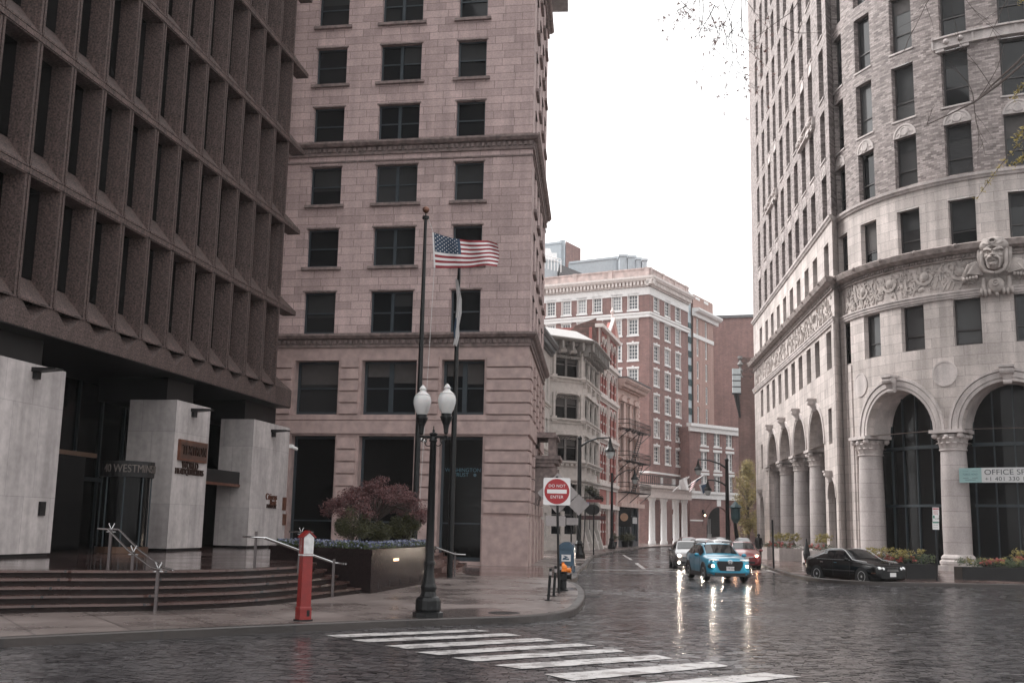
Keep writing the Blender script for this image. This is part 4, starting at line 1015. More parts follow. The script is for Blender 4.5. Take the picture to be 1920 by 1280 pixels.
for s in (-1,1):
    for k in range(9):
        t=k/8; b.tube([H(s*.62,.35,zc-.75-.03*k),H(s*(.95+.05*k),.5,zc-.30-.07*k),H(s*(1.35+.03*k),.42,zc-.42-.085*k),H(s*(1.72-.07*k),.22,zc-1.02-.05*k)],[.05,.08,.08,.045],6)
    for k in range(5): blob(b,s*(.95+.16*k),.5,zc-1.12-.02*k,.08,.09,.11,8,6)
    b.tube([H(s*1.72,.2,zc-1.0),H(s*1.6,.3,zc-1.3),H(s*1.3,.3,zc-1.2)],[.1,.12,.06],8)
    for k in range(3): blob(b,s*(.36+.2*k),.3,zc-1.95-.06*(k%2),.11,.2,.22,8,6)
    b.tube([H(s*.62,.2,zc-1.2),H(s*.66,.3,zc-1.6),H(s*.6,.25,zc-2.0)],[.12,.13,.1],8)
blob(b,0,.35,zc-1.62,.42,.22,.44,14,10); archring(b,lambda u,d,z:H(u,.56-d,z),0,zc-1.52,.12,.2,-.05,.05,14,0,2*PI); blob(b,0,.56,zc-1.52,.07,.06,.07,8,6)
blob(b,0,.3,zc-2.1,.12,.16,.16,8,6)
b.build('carved_drapery',M['lime_carved'],face,smooth=True)
# ================================================================ DISTANT STREET
def along(P,az,px):      # walk from P along azimuth az until the photo column px (at the horizon)
    d=ray(px,990); k=d.x/d.y; tx,ty=math.sin(R(az)),math.cos(R(az)); s=(k*P[1]-P[0])/(tx-k*ty); return (P[0]+tx*s,P[1]+ty*s)
def shell(b,F,L,z0,z1,deep): b.fb(F,.02,L,.5,deep,z0,z1)
def moulding(parent,F,a,c,z,h,d,mat,name='cornice',dent=0,brk=0):
    b=MB(); prof=[(.02,z),(-d*.3,z),(-d*.35,z+h*.45),(-d*.8,z+h*.55),(-d,z+h*.8),(-d,z+h),(.02,z+h)]
    b.sweep(F,[a,c],prof)
    if dent:
        n=int((c-a)/dent)
        for i in range(n): b.fb(F,a+i*dent,a+i*dent+dent*.5,-d*.72,-.02,z+h*.12,z+h*.5)
    if brk:
        n=int((c-a)/brk)
        for i in range(n+1):
            u=a+(c-a)*i/max(n,1); b.fb(F,u-.09,u+.09,-d*.85,-.02,z-h*.8,z+h*.5); b.fb(F,u-.07,u+.07,-d*.45,-.02,z-h*1.4,z-h*.8)
    return b.build(name,mat,parent)
# --- small grey building behind the pink one
GP=(1.55,81.0); GF=flatF(GP,9.5,-1)
gr=root('narrow_building',(1.55,81.0,.15),'narrow dark-corniced building squeezed just behind the pink granite building','building')
b=MB(); hh=[(a,a+1.3,z,z+2.3) for a in (1.0,3.4,5.8,8.2) for z in (.9,4.8,8.6,12.4)]
wall(b,GF,0,10.4,.15,16.4,hh,.3); b.fb(GF,0,10.4,.4,10,.2,16.3); b.build('wall',M['ironcream'],gr)
for h in hh: sash(gr,GF,h[0],h[1],h[2],h[3],.25,M['white'],M['glass'],1,fw=.08)
moulding(gr,GF,0,10.4,16.3,.9,.75,M['greytrim'],dent=.5); moulding(gr,GF,0,10.4,4.2,.3,.2,M['ironcream'],'belt_course'); moulding(gr,GF,0,10.4,8.0,.3,.2,M['ironcream'],'belt_course'); moulding(gr,GF,0,10.4,11.8,.3,.2,M['ironcream'],'belt_course')
# --- cast-iron fronted building
P0=(1.3,91.4); P1=tuple(AY(1090,990,94.6)[:2]); IF1=flatF(P0,math.degrees(math.atan2(P1[0]-P0[0],P1[1]-P0[1])),-1); L1_=(Vector(P1)-Vector(P0)).length
P2=along(P1,12.5,1119); IF2=flatF(P1,12.5,-1); L2_=(Vector(P2)-Vector(P1)).length
ir=root('ironwork_building',(P1[0]-2,P1[1]+1,.15),'grey-cream iron-fronted corner building with faceted bay, tall paired windows and bracketed eaves','building')
zr=lambda py:IF1.uz(1088,py)[1]
ZR=zr(652)
# storey lines from the photo
fl=[zr(y) for y in (872,793,716)]     # belt courses
wins=[(zr(y1),zr(y0)) for y0,y1 in ((665,714),(742,791),(818,869))]
ga=[IF1.uz(1041,y)[0] for y in (700,)][0]; gb_=IF1.uz(1086,700)[0]
h1=[(ga,gb_,z0+.1,z1) for z0,z1 in wins]+[(ga-.2,gb_,.4,zr(905))]
b=MB(); wall(b,IF1,0,L1_,.15,ZR,h1,.3)
n3=3; w2=[]
for k in range(n3):
    a=.4+(L2_-.8)*k/n3; w2.append((a+.2,a+(L2_-.8)/n3-.2))
h2=[(a,c,z0+.1,z1+.05) for a,c in w2 for z0,z1 in wins]+[(a,c,.9,zr(925),True) for a,c in w2]
wall(b,IF2,0,L2_,.15,ZR,h2,.18)
b.fb(IF2,0,L2_,.7,9,.2,ZR-.1); b.build('wall',M['ironcream'],ir)
for a,c,z0,z1 in h1[:3]:
    o=sash(ir,IF1,a,c,z0,z1,.26,M['irondark'],M['recess_glass'],2,fw=.12,rail=.55)
    addblind(o,IF1,a+.2,(a+c)/2-.15,z0+(z1-z0)*random.uniform(.5,.7),z1-.1,.25); addblind(o,IF1,(a+c)/2+.15,c-.2,z0+(z1-z0)*.62,z1-.1,.25)
a,c,z0,z1=h1[3]; sash(ir,IF1,a,c,z0,z1,.45,M['irondark'],M['glass'],2,fw=.14)
for h in h2:
    b=MB(); archpane(b,IF2,h[0],h[1],h[2],h[3],.15,len(h)>4); o=b.build('window',M['recess_glass'],ir)
for a,c,z0,z1 in h1[:3]:
    b=MB(); m_=(a+c)/2; w=c-a
    b.fb(IF1,a-.3,a-.08,-.22,.02,z0-.1,z1+.1); b.fb(IF1,c+.08,c+.3,-.22,.02,z0-.1,z1+.1); b.fb(IF1,a-.5,a,-.34,.02,z0-.2,z0+.25); b.fb(IF1,c,c+.5,-.34,.02,z0-.2,z0+.25)
    for k in range(10):
        t0=PI*k/10; t1=PI*(k+1)/10
        X=lambda t:m_-w*.5*math.copysign(abs(math.cos(t))**.35,math.cos(t)); Zf=lambda t:z1-.55+.62*math.sin(t)**.5
        b.hexa([IF1(X(t0),-.2,Zf(t0)),IF1(X(t1),-.2,Zf(t1)),IF1(X(t1),.3,Zf(t1)),IF1(X(t0),.3,Zf(t0)),IF1(X(t0),-.2,Zf(t0)+.3),IF1(X(t1),-.2,Zf(t1)+.3),IF1(X(t1),.3,Zf(t1)+.3),IF1(X(t0),.3,Zf(t0)+.3)])
    for k in range(8): b.lathe(IF1(a+.3+(w-.6)*k/7,.15,z1-.22),[(.11,-.1),(.11,.1)],8,ax=IF1(0,1,0)-IF1(0,0,0))
    b.build('window_surround',M['ironcream'],ir)
for hh2 in h2:
    a,c,z0,z1=hh2[:4]; b=MB()
    if len(hh2)>4: archring(b,IF2,(a+c)/2,z1,(c-a)/2,(c-a)/2+.15,-.16,.02,10)
    else: b.fb(IF2,a-.1,c+.1,-.3,.02,z1,z1+.2); archring(b,IF2,(a+c)/2,z1-(c-a)/2,(c-a)/2-.12,(c-a)/2+.02,-.05,.1,10)
    b.fb(IF2,a-.14,a-.02,-.14,.02,z0,z1); b.fb(IF2,c+.02,c+.14,-.14,.02,z0,z1); b.fb(IF2,a-.2,c+.2,-.28,.02,z0-.25,z0-.05)
    b.fb(IF2,a-.2,a+.0,-.3,.02,z0-.7,z0-.25); b.fb(IF2,c,c+.2,-.3,.02,z0-.7,z0-.25); b.build('window_surround',M['ironcream'],ir)
b=MB()
for a,c,z0,z1 in h1[:3]: b.fb(IF1,a+.1,c-.1,.38,.42,z1-.35,z1-.02)
b.build('window_heads',M['irondark'],ir)
for z in fl+[zr(905)]:
    for F,L in ((IF1,L1_),(IF2,L2_)): moulding(ir,F,-.1,L+.1,z-.15,.42,.42 if z!=fl[0] else .6,M['ironcream'],'belt_course',dent=.5 if z==fl[0] else 0)
for F,L in ((IF1,L1_),(IF2,L2_)):
    moulding(ir,F,-.2,L+.4,ZR,.55,1.25,M['ironmid'],'eaves',brk=1.0); moulding(ir,F,0,L,ZR-1.1,.2,.2,M['ironmid'],'frieze',dent=.3)
b=MB(); rz=ZR+.55; b.hexa([IF1(-.2,-1.2,rz),IF1(L1_+.35,-1.2,rz),IF2(L2_,-.4,rz),IF1(-.2,9,rz),IF1(.5,.8,rz+1.1),IF1(L1_-.3,.6,rz+1.0),IF2(L2_,1.5,rz+1.0),IF1(.5,9,rz+1.1)])
b.build('roof',plain('pale_roof_sheet',(.48,.465,.455),.45,var=.06),ir)
b=MB()
for k in range(4):
    u=.3+(L1_-.6)*k/3; b.fb(IF1,u-.18,u+.18,-.15,.02,.15,3.4); b.fb(IF1,u-.26,u+.26,-.25,.02,.15,.9)
for k in range(4):
    u=.3+(L2_-.6)*k/3; b.fb(IF2,u-.18,u+.18,-.15,.02,.15,3.4); b.hexa([IF2(u-.3,-.7,.15),IF2(u+.3,-.7,.15),IF2(u+.3,0,.15),IF2(u-.3,0,.15),IF2(u-.2,-.2,1.9),IF2(u+.2,-.2,1.9),IF2(u+.2,0,1.9),IF2(u-.2,0,1.9)])
b.fb(IF1,-.1,L1_,-.1,.02,.15,1.5); b.build('ground_pilasters',M['ironcream'],ir)
# --- red brick and white stone gabled building
P3=along(P2,14.8,1155.5); RF=flatF(P2,14.8,-1); L3=(Vector(P3)-Vector(P2)).length
rd_=root('gabled_building',(P2[0],P2[1],.15),'bright red brick gabled building trimmed with white stone','building')
zz=lambda py,px=1150:RF.uz(px,py)[1]
lv=[zz(y) for y in (912,790+20,741,672)]; ZT3=zz(640)
uu=[(L3*x0,L3*x1) for x0,x1 in ((.06,.14),(.19,.27),(.32,.40),(.60,.70),(.78,.88))]
flz=[(zz(905,1150),zz(848,1150)),(zz(824),zz(778)),(zz(752),zz(712)),(zz(690),zz(655))]
hr=[(a,c,z0,z1-.4,True) for a,c in uu for z0,z1 in flz]+[(a,c,.4,zz(960),True) for a,c in uu]
b=MB(); wall(b,RF,0,L3,.15,ZT3,hr,.15); b.fb(RF,0,L3,.6,9,.2,ZT3-.1)
gz=zz(606); b.prism([(L3*.5,ZT3),(L3*.98,ZT3),(L3*.74,gz)],-.1,.5,RF); b.build('wall',M['redstone'],rd_)
for a,c,z0,z1,_ in hr:
    b=MB(); r=(c-a)/2; archring(b,RF,(a+c)/2,z1,r,r+.22,-.12,.02,8); b.fb(RF,a-.16,c+.16,-.2,.02,z0-.22,z0)
    for k in range(3): b.fb(RF,a-.2,a-.01,-.06,.02,z1-.25-k*.9,z1-.05-k*.9); b.fb(RF,c+.01,c+.2,-.06,.02,z1-.25-k*.9,z1-.05-k*.9)
    b.build('window_surround',M['cream'],rd_)
b=MB()
for z0,z1 in flz:
    for d0,h_,dd in ((-.55,.3,.32),(-.9,.12,.15)): b.fb(RF,-.05,L3+.05,-dd,.02,z0+d0,z0+d0+h_)
    for i in range(26): b.fb(RF,L3*i/26,L3*i/26+.18,-.2,.02,z0-.75,z0-.55)
b.fb(RF,-.05,L3,-.35,.02,3.9,4.3); b.fb(RF,-.05,L3,-.5,.3,ZT3-.1,ZT3+.25)
for x0,z0_,x1,z1_ in ((.46,ZT3,.74,gz+.3),(1.02,ZT3,.74,gz+.3)):
    b.hexa([RF(L3*x0,-.3,z0_),RF(L3*x1,-.3,z1_),RF(L3*x1,.02,z1_),RF(L3*x0,.02,z0_),RF(L3*x0,-.3,z0_+.3),RF(L3*x1,-.3,z1_+.3),RF(L3*x1,.02,z1_+.3),RF(L3*x0,.02,z0_+.3)])
b.lathe(RF(L3*.74,0,gz+.3),[(.2,0),(.1,.5),(.25,.8),(.01,1.3)],8)
for u in (.03,.45,.52,.97): b.fb(RF,L3*u-.15,L3*u+.15,-.25,.02,.15,4.0); b.fb(RF,L3*u-.12,L3*u+.12,-.15,.02,4.3,ZT3)
b.build('stone_trim',M['cream'],rd_)
for h in hr: b=MB(); archpane(b,RF,h[0],h[1],h[2],h[3],.13,True); b.build('window',M['recess_glass'],rd_)
# pale chimney stack and side gable wall seen above the bay roof
b=MB(); P_=[AY(x,y,104.5) for x,y in ((1050,690),(1050,640),(1079,611),(1118,597),(1118,690))]; b.prism([(p.x,p.z) for p in P_],104.2,105.0,lambda u,d,z:Vector((u,d,z)))
b.build('side_wall',M['rbrick_old'],rd_)
b=MB(); p=P2; b.box(p[0]-.35,p[0]+.4,p[1]+.3,p[1]+1.4,ZT3-1.5,zz(598,1120)); b.build('chimney',M['rbrick'],rd_)
# --- salmon building with iron fire escape
P4=along(P3,21.6,1197); FF=flatF(P3,21.6,-1); L4=(Vector(P4)-Vector(P3)).length
fe=root('fire_escape_building',(P3[0],P3[1],.15),'salmon painted building with black iron fire escape and dark shopfront','building')
fz=lambda py,px=1176:FF.uz(px,py)[1]
ZT4=fz(735); fw_=[(L4*x0,L4*x1) for x0,x1 in ((.13,.27),(.44,.56),(.72,.86))]
frz=[(fz(903),fz(862)),(fz(848)+.0,fz(812)),(fz(795),fz(758))]
frz=[(fz(915),fz(878)),(fz(858),fz(822)),(fz(800),fz(760))]
hf=[(a,c,z0,z1) for a,c in fw_ for z0,z1 in frz]
shop=[(.5,L4*.35,.7,fz(948)),(L4*.38,L4*.60,.3,fz(948)),(L4*.63,L4*.95,.7,fz(948))]
b=MB(); wall(b,FF,0,L4,4.6,ZT4,hf,.3); b.fb(FF,0,L4,.5,9,.2,ZT4-.1)
b.fb(FF,L4-.02,L4+.25,-.02,9,.15,ZT4); b.build('wall',M['salmon'],fe)
b=MB(); wall(b,FF,0,L4,.15,4.6,shop,.35); b.build('shopfront',plain('shopfront_grey',(.07,.075,.085),.5),fe)
for h in hf: sash(fe,FF,*h,.25,M['irondark'],M['glass'],1,fw=.1)
for h in shop:
    sash(fe,FF,*h,.3,M['frame'],glass('shop_glass',(.05,.06,.065),.1,.08),1,fw=.08,rail=.72)
for a,c,z0,z1 in hf:
    b=MB(); b.fb(FF,a-.2,a-.02,-.1,.02,z0-.1,z1+.1); b.fb(FF,c+.02,c+.2,-.1,.02,z0-.1,z1+.1); b.fb(FF,a-.35,c+.35,-.4,.02,z1+.15,z1+.4); b.fb(FF,a-.3,c+.3,-.3,.02,z0-.25,z0-.08)
    b.prism([(a-.35,z1+.4),(c+.35,z1+.4),((a+c)/2,z1+.9)],-.35,.0,FF); b.build('window_surround',M['salmon'],fe)
b=MB()
for k in range(22):
    z=4.8+k*(ZT4-5)/22; b.fb(FF,L4-.55+(k%2)*.15,L4+.3,-.1,.02,z,z+.33)
b.fb(FF,-.1,L4+.6,-.6,.02,4.3,4.75); b.build('stone_trim',M['salmon'],fe)
moulding(fe,FF,-.1,L4+.9,ZT4,1.0,1.2,M['salmon'],dent=.35); b=MB(); b.fb(FF,-.1,L4+.9,-1.3,.02,ZT4+1.0,ZT4+1.15); b.build('roof_edge',M['greytrim'],fe)
for a,c,col in ((L4*.03,L4*.30,(.45,.52,.55)),(L4*.66,L4*.92,(.5,.5,.5))):
    b=MB(); b.fb(FF,a+.5,c,-.03,.0,2.6,3.3); b.build('shop_poster',plain('shop_poster_%d'%int(a*9),col,.5),fe)
esc=root('fire_escape',FF(L4*.4,-.5,4),'black iron fire escape balconies and ladders bolted to the salmon building','fire escape')
b=MB()
for i,(z0,z1) in enumerate(frz):
    zb=z0-.5; a,c=L4*.05,L4*1.05; y=-1.3
    for d in (-.1,-.5,-.9,y): b.tube([FF(a,d,zb),FF(c,d,zb)],.045,5)
    for k in range(18): u=a+(c-a)*k/17; b.tube([FF(u,y,zb),FF(u,y,zb+1.0)],.028,4); 
    for k in range(9): u=a+(c-a)*k/8; b.tube([FF(u,-.05,zb),FF(u,y,zb)],.03,4)
    for zz_ in (1.0,.55): b.tube([FF(a,-.05,zb+zz_),FF(a,y,zb+zz_),FF(c,y,zb+zz_),FF(c,-.05,zb+zz_)],.035,5)
    for u in (a+.2,(a+c)/2,c-.2): b.tube([FF(u,-.05,zb-1.1),FF(u,y,zb)],.045,5)
    if i<2:
        zn=frz[i+1][0]-.5
        for d in (-.75,-1.15): b.tube([FF(L4*.35,d,zb),FF(L4*.75,d,zn)],.05,5)
        for k in range(14): t=k/13; b.tube([FF(L4*(.35+.4*t),-.75,zb+(zn-zb)*t),FF(L4*(.35+.4*t),-1.15,zb+(zn-zb)*t)],.03,4)
b.build('balcony_railings',M['dark'],esc)
# --- the big brick hotel
HC=tuple(AY(1217.5,990,150)[:2]); HL=flatF(HC,-62,1); HR=flatF(HC,31,-1)
ho=root('brick_hotel',(HC[0],HC[1],.15),'tall red brick hotel with white sash windows, stone cornice and rooftop sheds','building')
hz=lambda py:HL.uz(1215,py)[1]
lc=[(a,c) for a,c in [(HL.uz(x1,600)[0],HL.uz(x0,600)[0]) for x0,x1 in ((1025,1041),(1054,1070),(1083,1099),(1112,1128),(1148,1165),(1178,1196),)]]
rcx=((1226,1235),(1247,1256),(1267,1276))
rc=[(HR.uz(a,760)[0],HR.uz(c,760)[0]) for a,c in rcx]
ztop=[HL.uz(1187,y)[1] for y in (552,582)]; topw=(ztop[1],ztop[0])
def lrow(y0,y1): return (HL.uz(1187,y1)[1],HL.uz(1187,y0)[1])
rows_h=[lrow(553,581),lrow(598,628),lrow(645,675),lrow(691,721)]
sp=rows_h[1][0]-rows_h[2][0]
rowsF=rows_h+[(rows_h[3][0]-sp*k,rows_h[3][1]-sp*k) for k in range(1,6)]
rowsF=[r for r in rowsF if r[0]>8]
ZC=hz(537)
hl=[(a,c,*r) for a,c in lc for r in rowsF]; hrr=[(a,c,*r) for a,c in rc for r in rowsF]
LR=HR.uz(1291,760)[0]
b=MB(); wall(b,HL,0,34,.15,ZC,hl,.2); wall(b,HR,0,LR,.15,ZC,hrr,.2); b.fb(HR,2.2,LR,.6,30,.2,ZC-.1); b.build('wall',M['rbrick'],ho)
hg=glass('pale_curtained_glass',(.10,.11,.12),.12,.35)
def htrim(a,c,z0,z1): return [(a-.2,c+.2,-.12,.02,z0-.22,z0),(a-.2,c+.2,-.12,.02,z1,z1+.26),((a+c)/2-.12,(a+c)/2+.12,-.16,.02,z1+.2,z1+.42),(a-.1,a,-.06,.02,z0,z1),(c,c+.1,-.06,.02,z0,z1)]
for h in hl: sash(ho,HL,*h,.16,M['white'],hg,1,fw=.14,muntin=(3,4),mw=.07,trim=htrim(*h))
for h in hrr: sash(ho,HR,*h,.16,M['white'],hg,1,fw=.14,muntin=(2,4),mw=.07,trim=htrim(*h))
b=MB(); w=MB()
for F,cc in ((HL,lc),(HR,rc)):
    for a,c in cc:
        z=topw[1]+.4; r=(c-a)/2+.22; archring(b,F,(a+c)/2,z,r,r+.14,-.06,.02,12); w.fb(F,(a+c)/2-.12,(a+c)/2+.12,-.14,.02,z+r-.1,z+r+.4)
        if F is HR: z=rowsF[-1][1]+.3; archring(b,F,(a+c)/2,z,r,r+.14,-.06,.02,12); w.fb(F,(a+c)/2-.12,(a+c)/2+.12,-.14,.02,z+r-.1,z+r+.4)
b.build('brick_arches',M['rbrick'],ho); w.build('keystones',M['white'],ho)
zb=(hz(578),hz(586))
b=MB()
for F,L in ((HL,34),(HR,LR)):
    z0=topw[0]-.35; b.fb(F,-.2,L,-.28,.02,z0-.75,z0-.05); b.fb(F,-.3,L,-.42,.02,z0-.28,z0-.05); b.fb(F,-.1,L,-.12,.02,ZC-1.15,ZC-.05)
zq=HR.uz(1222,884)[1]; b.fb(HR,-.05,LR,-.1,.02,zq-.2,zq+.05); b.fb(HL,-.05,20,-.1,.02,zq-.2,zq+.05)
b.build('belt_course',M['white'],ho)
for F,L in ((HL,34),(HR,LR)): moulding(ho,F,-1.0,L,ZC,1.35,1.15,M['cream'],dent=.55)
zp=hz(503)
b=MB(); b.fb(HL,-.2,34,-.15,.4,ZC+1.3,zp); b.fb(HR,-.2,LR,-.15,.4,ZC+1.3,zp)
for k in range(6): b.fb(HL,k*5.6-.1,k*5.6+.6,-.3,.5,ZC+1.3,zp+.15)
for k in range(4): b.fb(HR,k*4.4,k*4.4+.5,-.3,.5,ZC+1.3,zp+.15)
b.fb(HL,-.3,34,-.28,.5,zp-.1,zp+.1); b.fb(HR,-.3,LR,-.28,.5,zp-.1,zp+.1); b.build('parapet',M['parapet'],ho)
# rooftop sheds (grey metal) and brick lift tower
def roofbox(x0,x1,y0,y1,Y,dep,mat,name,ridge=0):
    a=AY(x0,y0,Y); c=AY(x1,y0,Y); lo=AY((x0+x1)/2,y1,Y).z
    F=flatF((a.x,a.y),90+0,-1); b=MB(); b.fb(F,0,c.x-a.x,0,dep,lo-2,a.z)
    n=int((c.x-a.x)/.5)
    for k in range(n): b.fb(F,k*.5,k*.5+.07,-.05,.0,lo-2,a.z-.1)
    b.fb(F,-.15,c.x-a.x+.15,-.2,dep,a.z-.05,a.z+.25)
    return b.build(name,mat,ho)
roofbox(1012,1045,489,520,166,10,M['corr'],'roof_shed')
def slope(x0,y0,x1,y1,yb,Y,mat,name):      # wall whose top edge slopes
    A=AY(x0,y0,Y); B=AY(x1,y1,Y); lo=AY(x0,yb,Y).z-2
    b=MB(); d=Vector((.0,8,0)); b.hexa([(A.x,A.y,lo),(B.x,B.y,lo),(B.x,B.y+8,lo),(A.x,A.y+8,lo),A,B,B+d,A+d])
    n=int((B.x-A.x)/.55)
    for k in range(n):
        t=k/n; x=A.x+(B.x-A.x)*t; zt=A.z+(B.z-A.z)*t; b.box(x,x+.08,A.y-.06,A.y,lo,zt-.05)
    b.hexa([A+Vector((-.1,-.2,-.1)),B+Vector((.1,-.2,-.1)),B+d,A+d,A+Vector((-.1,-.2,.25)),B+Vector((.1,-.2,.25)),B+d+Vector((0,0,.25)),A+d+Vector((0,0,.25))])
    return b.build(name,mat,ho)
slope(1068,494,1162,483,515,168,M['corr'],'roof_shed')
slope(1016,460,1052,455,490,176,M['corr'],'roof_shed')
roofbox(1162,1176,480,497,165,4,M['corr'],'cooling_unit'); roofbox(1178,1192,482,505,164,4,M['corr'],'cooling_unit'); roofbox(1194,1202,486,505,163,3,M['corr'],'cooling_unit'); roofbox(1205,1213,488,500,162,3,M['corr'],'cooling_unit')
b=MB(); A=AY(1049,495,165); B=AY(1091,512,165); C_=AY(1049,514,165); b.hexa([(A.x,165,C_.z-2),(B.x,165,C_.z-2),(B.x,170,C_.z-2),(A.x,170,C_.z-2),A,(B.x,165,B.z),(B.x,170,B.z),(A.x,170,A.z)]); b.build('sloped_roof',M['greytrim'],ho)
b=MB(); A=AY(1061,452,178); B=AY(1093,466,178); lo=A.z-12; b.hexa([(A.x,178,lo),(B.x,184,lo),(B.x,190,lo),(A.x,190,lo),(A.x,178,A.z),(B.x,184,A.z+.3),(B.x,190,A.z+.3),(A.x,190,A.z)])
tw=b.build('lift_tower',M['rbrick'],ho)
b=MB(); A=AY(1050,450,177); B=AY(1060,450,177); b.box(A.x,B.x,177,180,A.z-9,A.z); b.box(A.x,A.x+.3,176.8,177,A.z-9,A.z); b.box(B.x-.3,B.x,176.8,177,A.z-9,A.z); b.build('lift_tower_duct',M['corr'],ho)
b=MB(); A=AY(1016,463,172); B=AY(1060,478,172); b.hexa([(A.x,172,A.z-3.5),(B.x-1,172,A.z-4),(B.x-1,176,A.z-4),(A.x,176,A.z-3.5),(A.x,172,A.z-.2),(B.x-2.5,172,A.z-.2),(B.x-2.5,176,A.z-.2),(A.x,176,A.z-.2)]); b.fb(flatF((B.x-3,171),90,-1),0,1.6,0,2,A.z-2.6,A.z-1.2); b.build('air_handler',M['white'],ho)
b=MB()
for k in range(7): a=AY(1016+k*6,478+k*1.5,164); b.tube([a,a+Vector((0,0,-2))],.06,4)
for dy in (0,6): b.tube([AY(1016,477+dy,164),AY(1052,486+dy,164)],.06,4)
b.build('roof_railing',M['white'],ho)
# entrance portico with white columns
pr=root('portico',HR(0,-5,.15),'white columned hotel portico with flagpoles above the pavement','portico')
zE=[HR.uz(1250,y)[1] for y in (931,913)]
QF=flatF(tuple(HR(-3.0,-4.5,0)[:2]),36,-1)
z0,z1=QF.uz(1252,934)[1],QF.uz(1252,915)[1]
U=[QF.uz(x,970)[0] for x in (1229,1251,1274,1289.5)]
ue=QF.uz(1297,925)[0]; us=QF.uz(1198,918)[0]
b=MB(); b.fb(QF,us,ue,0,5.5,z0,z1); b.fb(QF,us-.3,ue+.3,-.35,5.6,z1-.05,z1+.3); b.fb(QF,us-.2,ue+.2,-.15,0.0,z0+.9,z0+1.0); b.build('entablature',M['cream'],pr)
for u in U:
    for o_ in (-.34,.34):
        p=QF(u+o_,.5,0); b=MB(); b.lathe((p.x,p.y,0),[(.34,.15),(.34,.5),(.25,.6),(.25,3),(.21,z0-.5),(.33,z0-.35),(.35,z0)],14); b.build('column',M['white'],pr,smooth=True)
text_part('PROVIDENCE BILTMORE',.5,QF,(U[0]+U[1])/2+1.5,-.03,(z0+z1)/2,M['bronze'],pr,'lettering',sx=.6) if 0 else None
b=MB(); n=26
for k in range(n+1):
    u=us+(ue-us)*k/n; b.tube([QF(u,.2,z1+.3),QF(u,.2,z1+1.5)],.05,4)
for dz in (.5,1.5): b.tube([QF(us,.2,z1+dz),QF(ue,.2,z1+dz)],.06,4)
b.build('balcony_railing',M['dark'],pr)
b=MB()
for (x0,x1) in ((1238,1243),(1260,1266)):
    u0,u1=HR.uz(x0,960)[0],HR.uz(x1,960)[0]
    b.fb(HR,u0,u1,-.1,.02,4.9,9.2); b.fb(HR,u0,u1,-.1,.02,.8,4.2)
b.build('doorway_panels',M['white'],ho)
# glazed stair strip, pale tower, low brick wing, blank wall
S0=tuple(HR(LR,0,0)[:2]); SFx=flatF(S0,31,-1)
gst=root('glass_stair_tower',(S0[0],S0[1],.15),'narrow pale blue glazed stair strip between the hotel and the pink brick tower','building')
LS=SFx.uz(1300,700)[0]; zs=SFx.uz(1293,545)[1]
b=MB(); b.fb(SFx,0,LS,.3,6,.15,zs); b.build('wall',plain('pale_blue_panel',(.50,.58,.62),.4,var=.05),gst)
b=MB(); nn=12
for k in range(nn): z=8+(zs-12)*k/nn; b.fb(SFx,LS*.35,LS*.95,.2,.32,z+.3,z+(zs-12)/nn-.9)
b.build('stair_windows',plain('teal_glass',(.04,.09,.10),.15),gst)
T0=tuple(SFx(LS,0,0)[:2]); T1F=flatF(T0,31,-1); LT=T1F.uz(1338,700)[0]; zt=T1F.uz(1300,551)[1]; zc_=T1F.uz(1300,590)[1]
pt_=root('pale_brick_tower',(T0[0],T0[1],.15),'pale pink brick tower with few narrow windows right of the hotel','building')
tcol=[T1F.uz(x,700)[0] for x in (1309,1325)]
tr=[T1F.uz(1309,y)[1] for y in (614,652,694,737,779)]
b=MB(); th=[(u-.55,u+.55,z-1.4,z+1.4) for u in tcol for z in tr]; wall(b,T1F,0,LT,.15,zt,th,.25); b.fb(T1F,.02,LT,.3,9,.15,zt-.1); b.build('wall',M['pinkbrick'],pt_)
for h in th: sash(pt_,T1F,*h,.2,M['white'],hg,1,fw=.2,muntin=(2,2),mw=.08)
moulding(pt_,T1F,-.3,LT+1.6,zc_-.2,1.2,1.1,M['white']); b=MB(); z=T1F.uz(1309,676)[1]; b.fb(T1F,0,LT,-.12,.02,T1F.uz(1309,632)[1]-.3,T1F.uz(1309,632)[1]+.3)
for u in tcol: b.fb(T1F,u-.9,u+.9,-.05,.02,T1F.uz(1309,561)[1]-.2,T1F.uz(1309,561)[1]+.2)
b.build('belt_course',M['white'],pt_)
V0=tuple(AY(1294,990,158)[:2]); VF=flatF(V0,50,-1); LV=VF.uz(1387,900)[0]
wg=root('brick_wing',(V0[0],V0[1],.15),'low red brick wing with arched black gateway and white stone bands','building')
vz=lambda y,px=1340:VF.uz(px,y)[1]
vt=vz(805); vc=[(VF.uz(x,870)[0]) for x in (1320.5,1345,1368)]
vr=[vz(820),vz(865),vz(909)]
vh=[(u-.75,u+.75,z-1.35,z+1.35) for u in vc for z in vr]
ua_,ub_=VF.uz(1325,990)[0],VF.uz(1369,990)[0]; ra=(ub_-ua_)/2; zsp=vz(950,1346)-ra
b=MB(); wall(b,VF,0,LV,.15,vt,vh+[(ua_,ub_,.15,zsp,True)],.25); b.fb(VF,0,LV,8,14,.15,vt-.1); b.fb(VF,0,.3,.02,10,.15,vt); b.build('wall',M['rbrick'],wg)
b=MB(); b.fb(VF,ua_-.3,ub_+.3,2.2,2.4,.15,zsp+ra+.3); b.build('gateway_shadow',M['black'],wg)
b=MB()
for x in (1333.5,1336.5,1348,1351.5): u=VF.uz(x,1000)[0]; b.fb(VF,u-.1,u+.1,2.0,2.1,.15,vz(972)); 
for x in (1333,1336.5,1348,1351.5): u=VF.uz(x,1000)[0]; b.fb(VF,u-.25,u+.25,1.95,2.05,.4,vz(998)-.2)
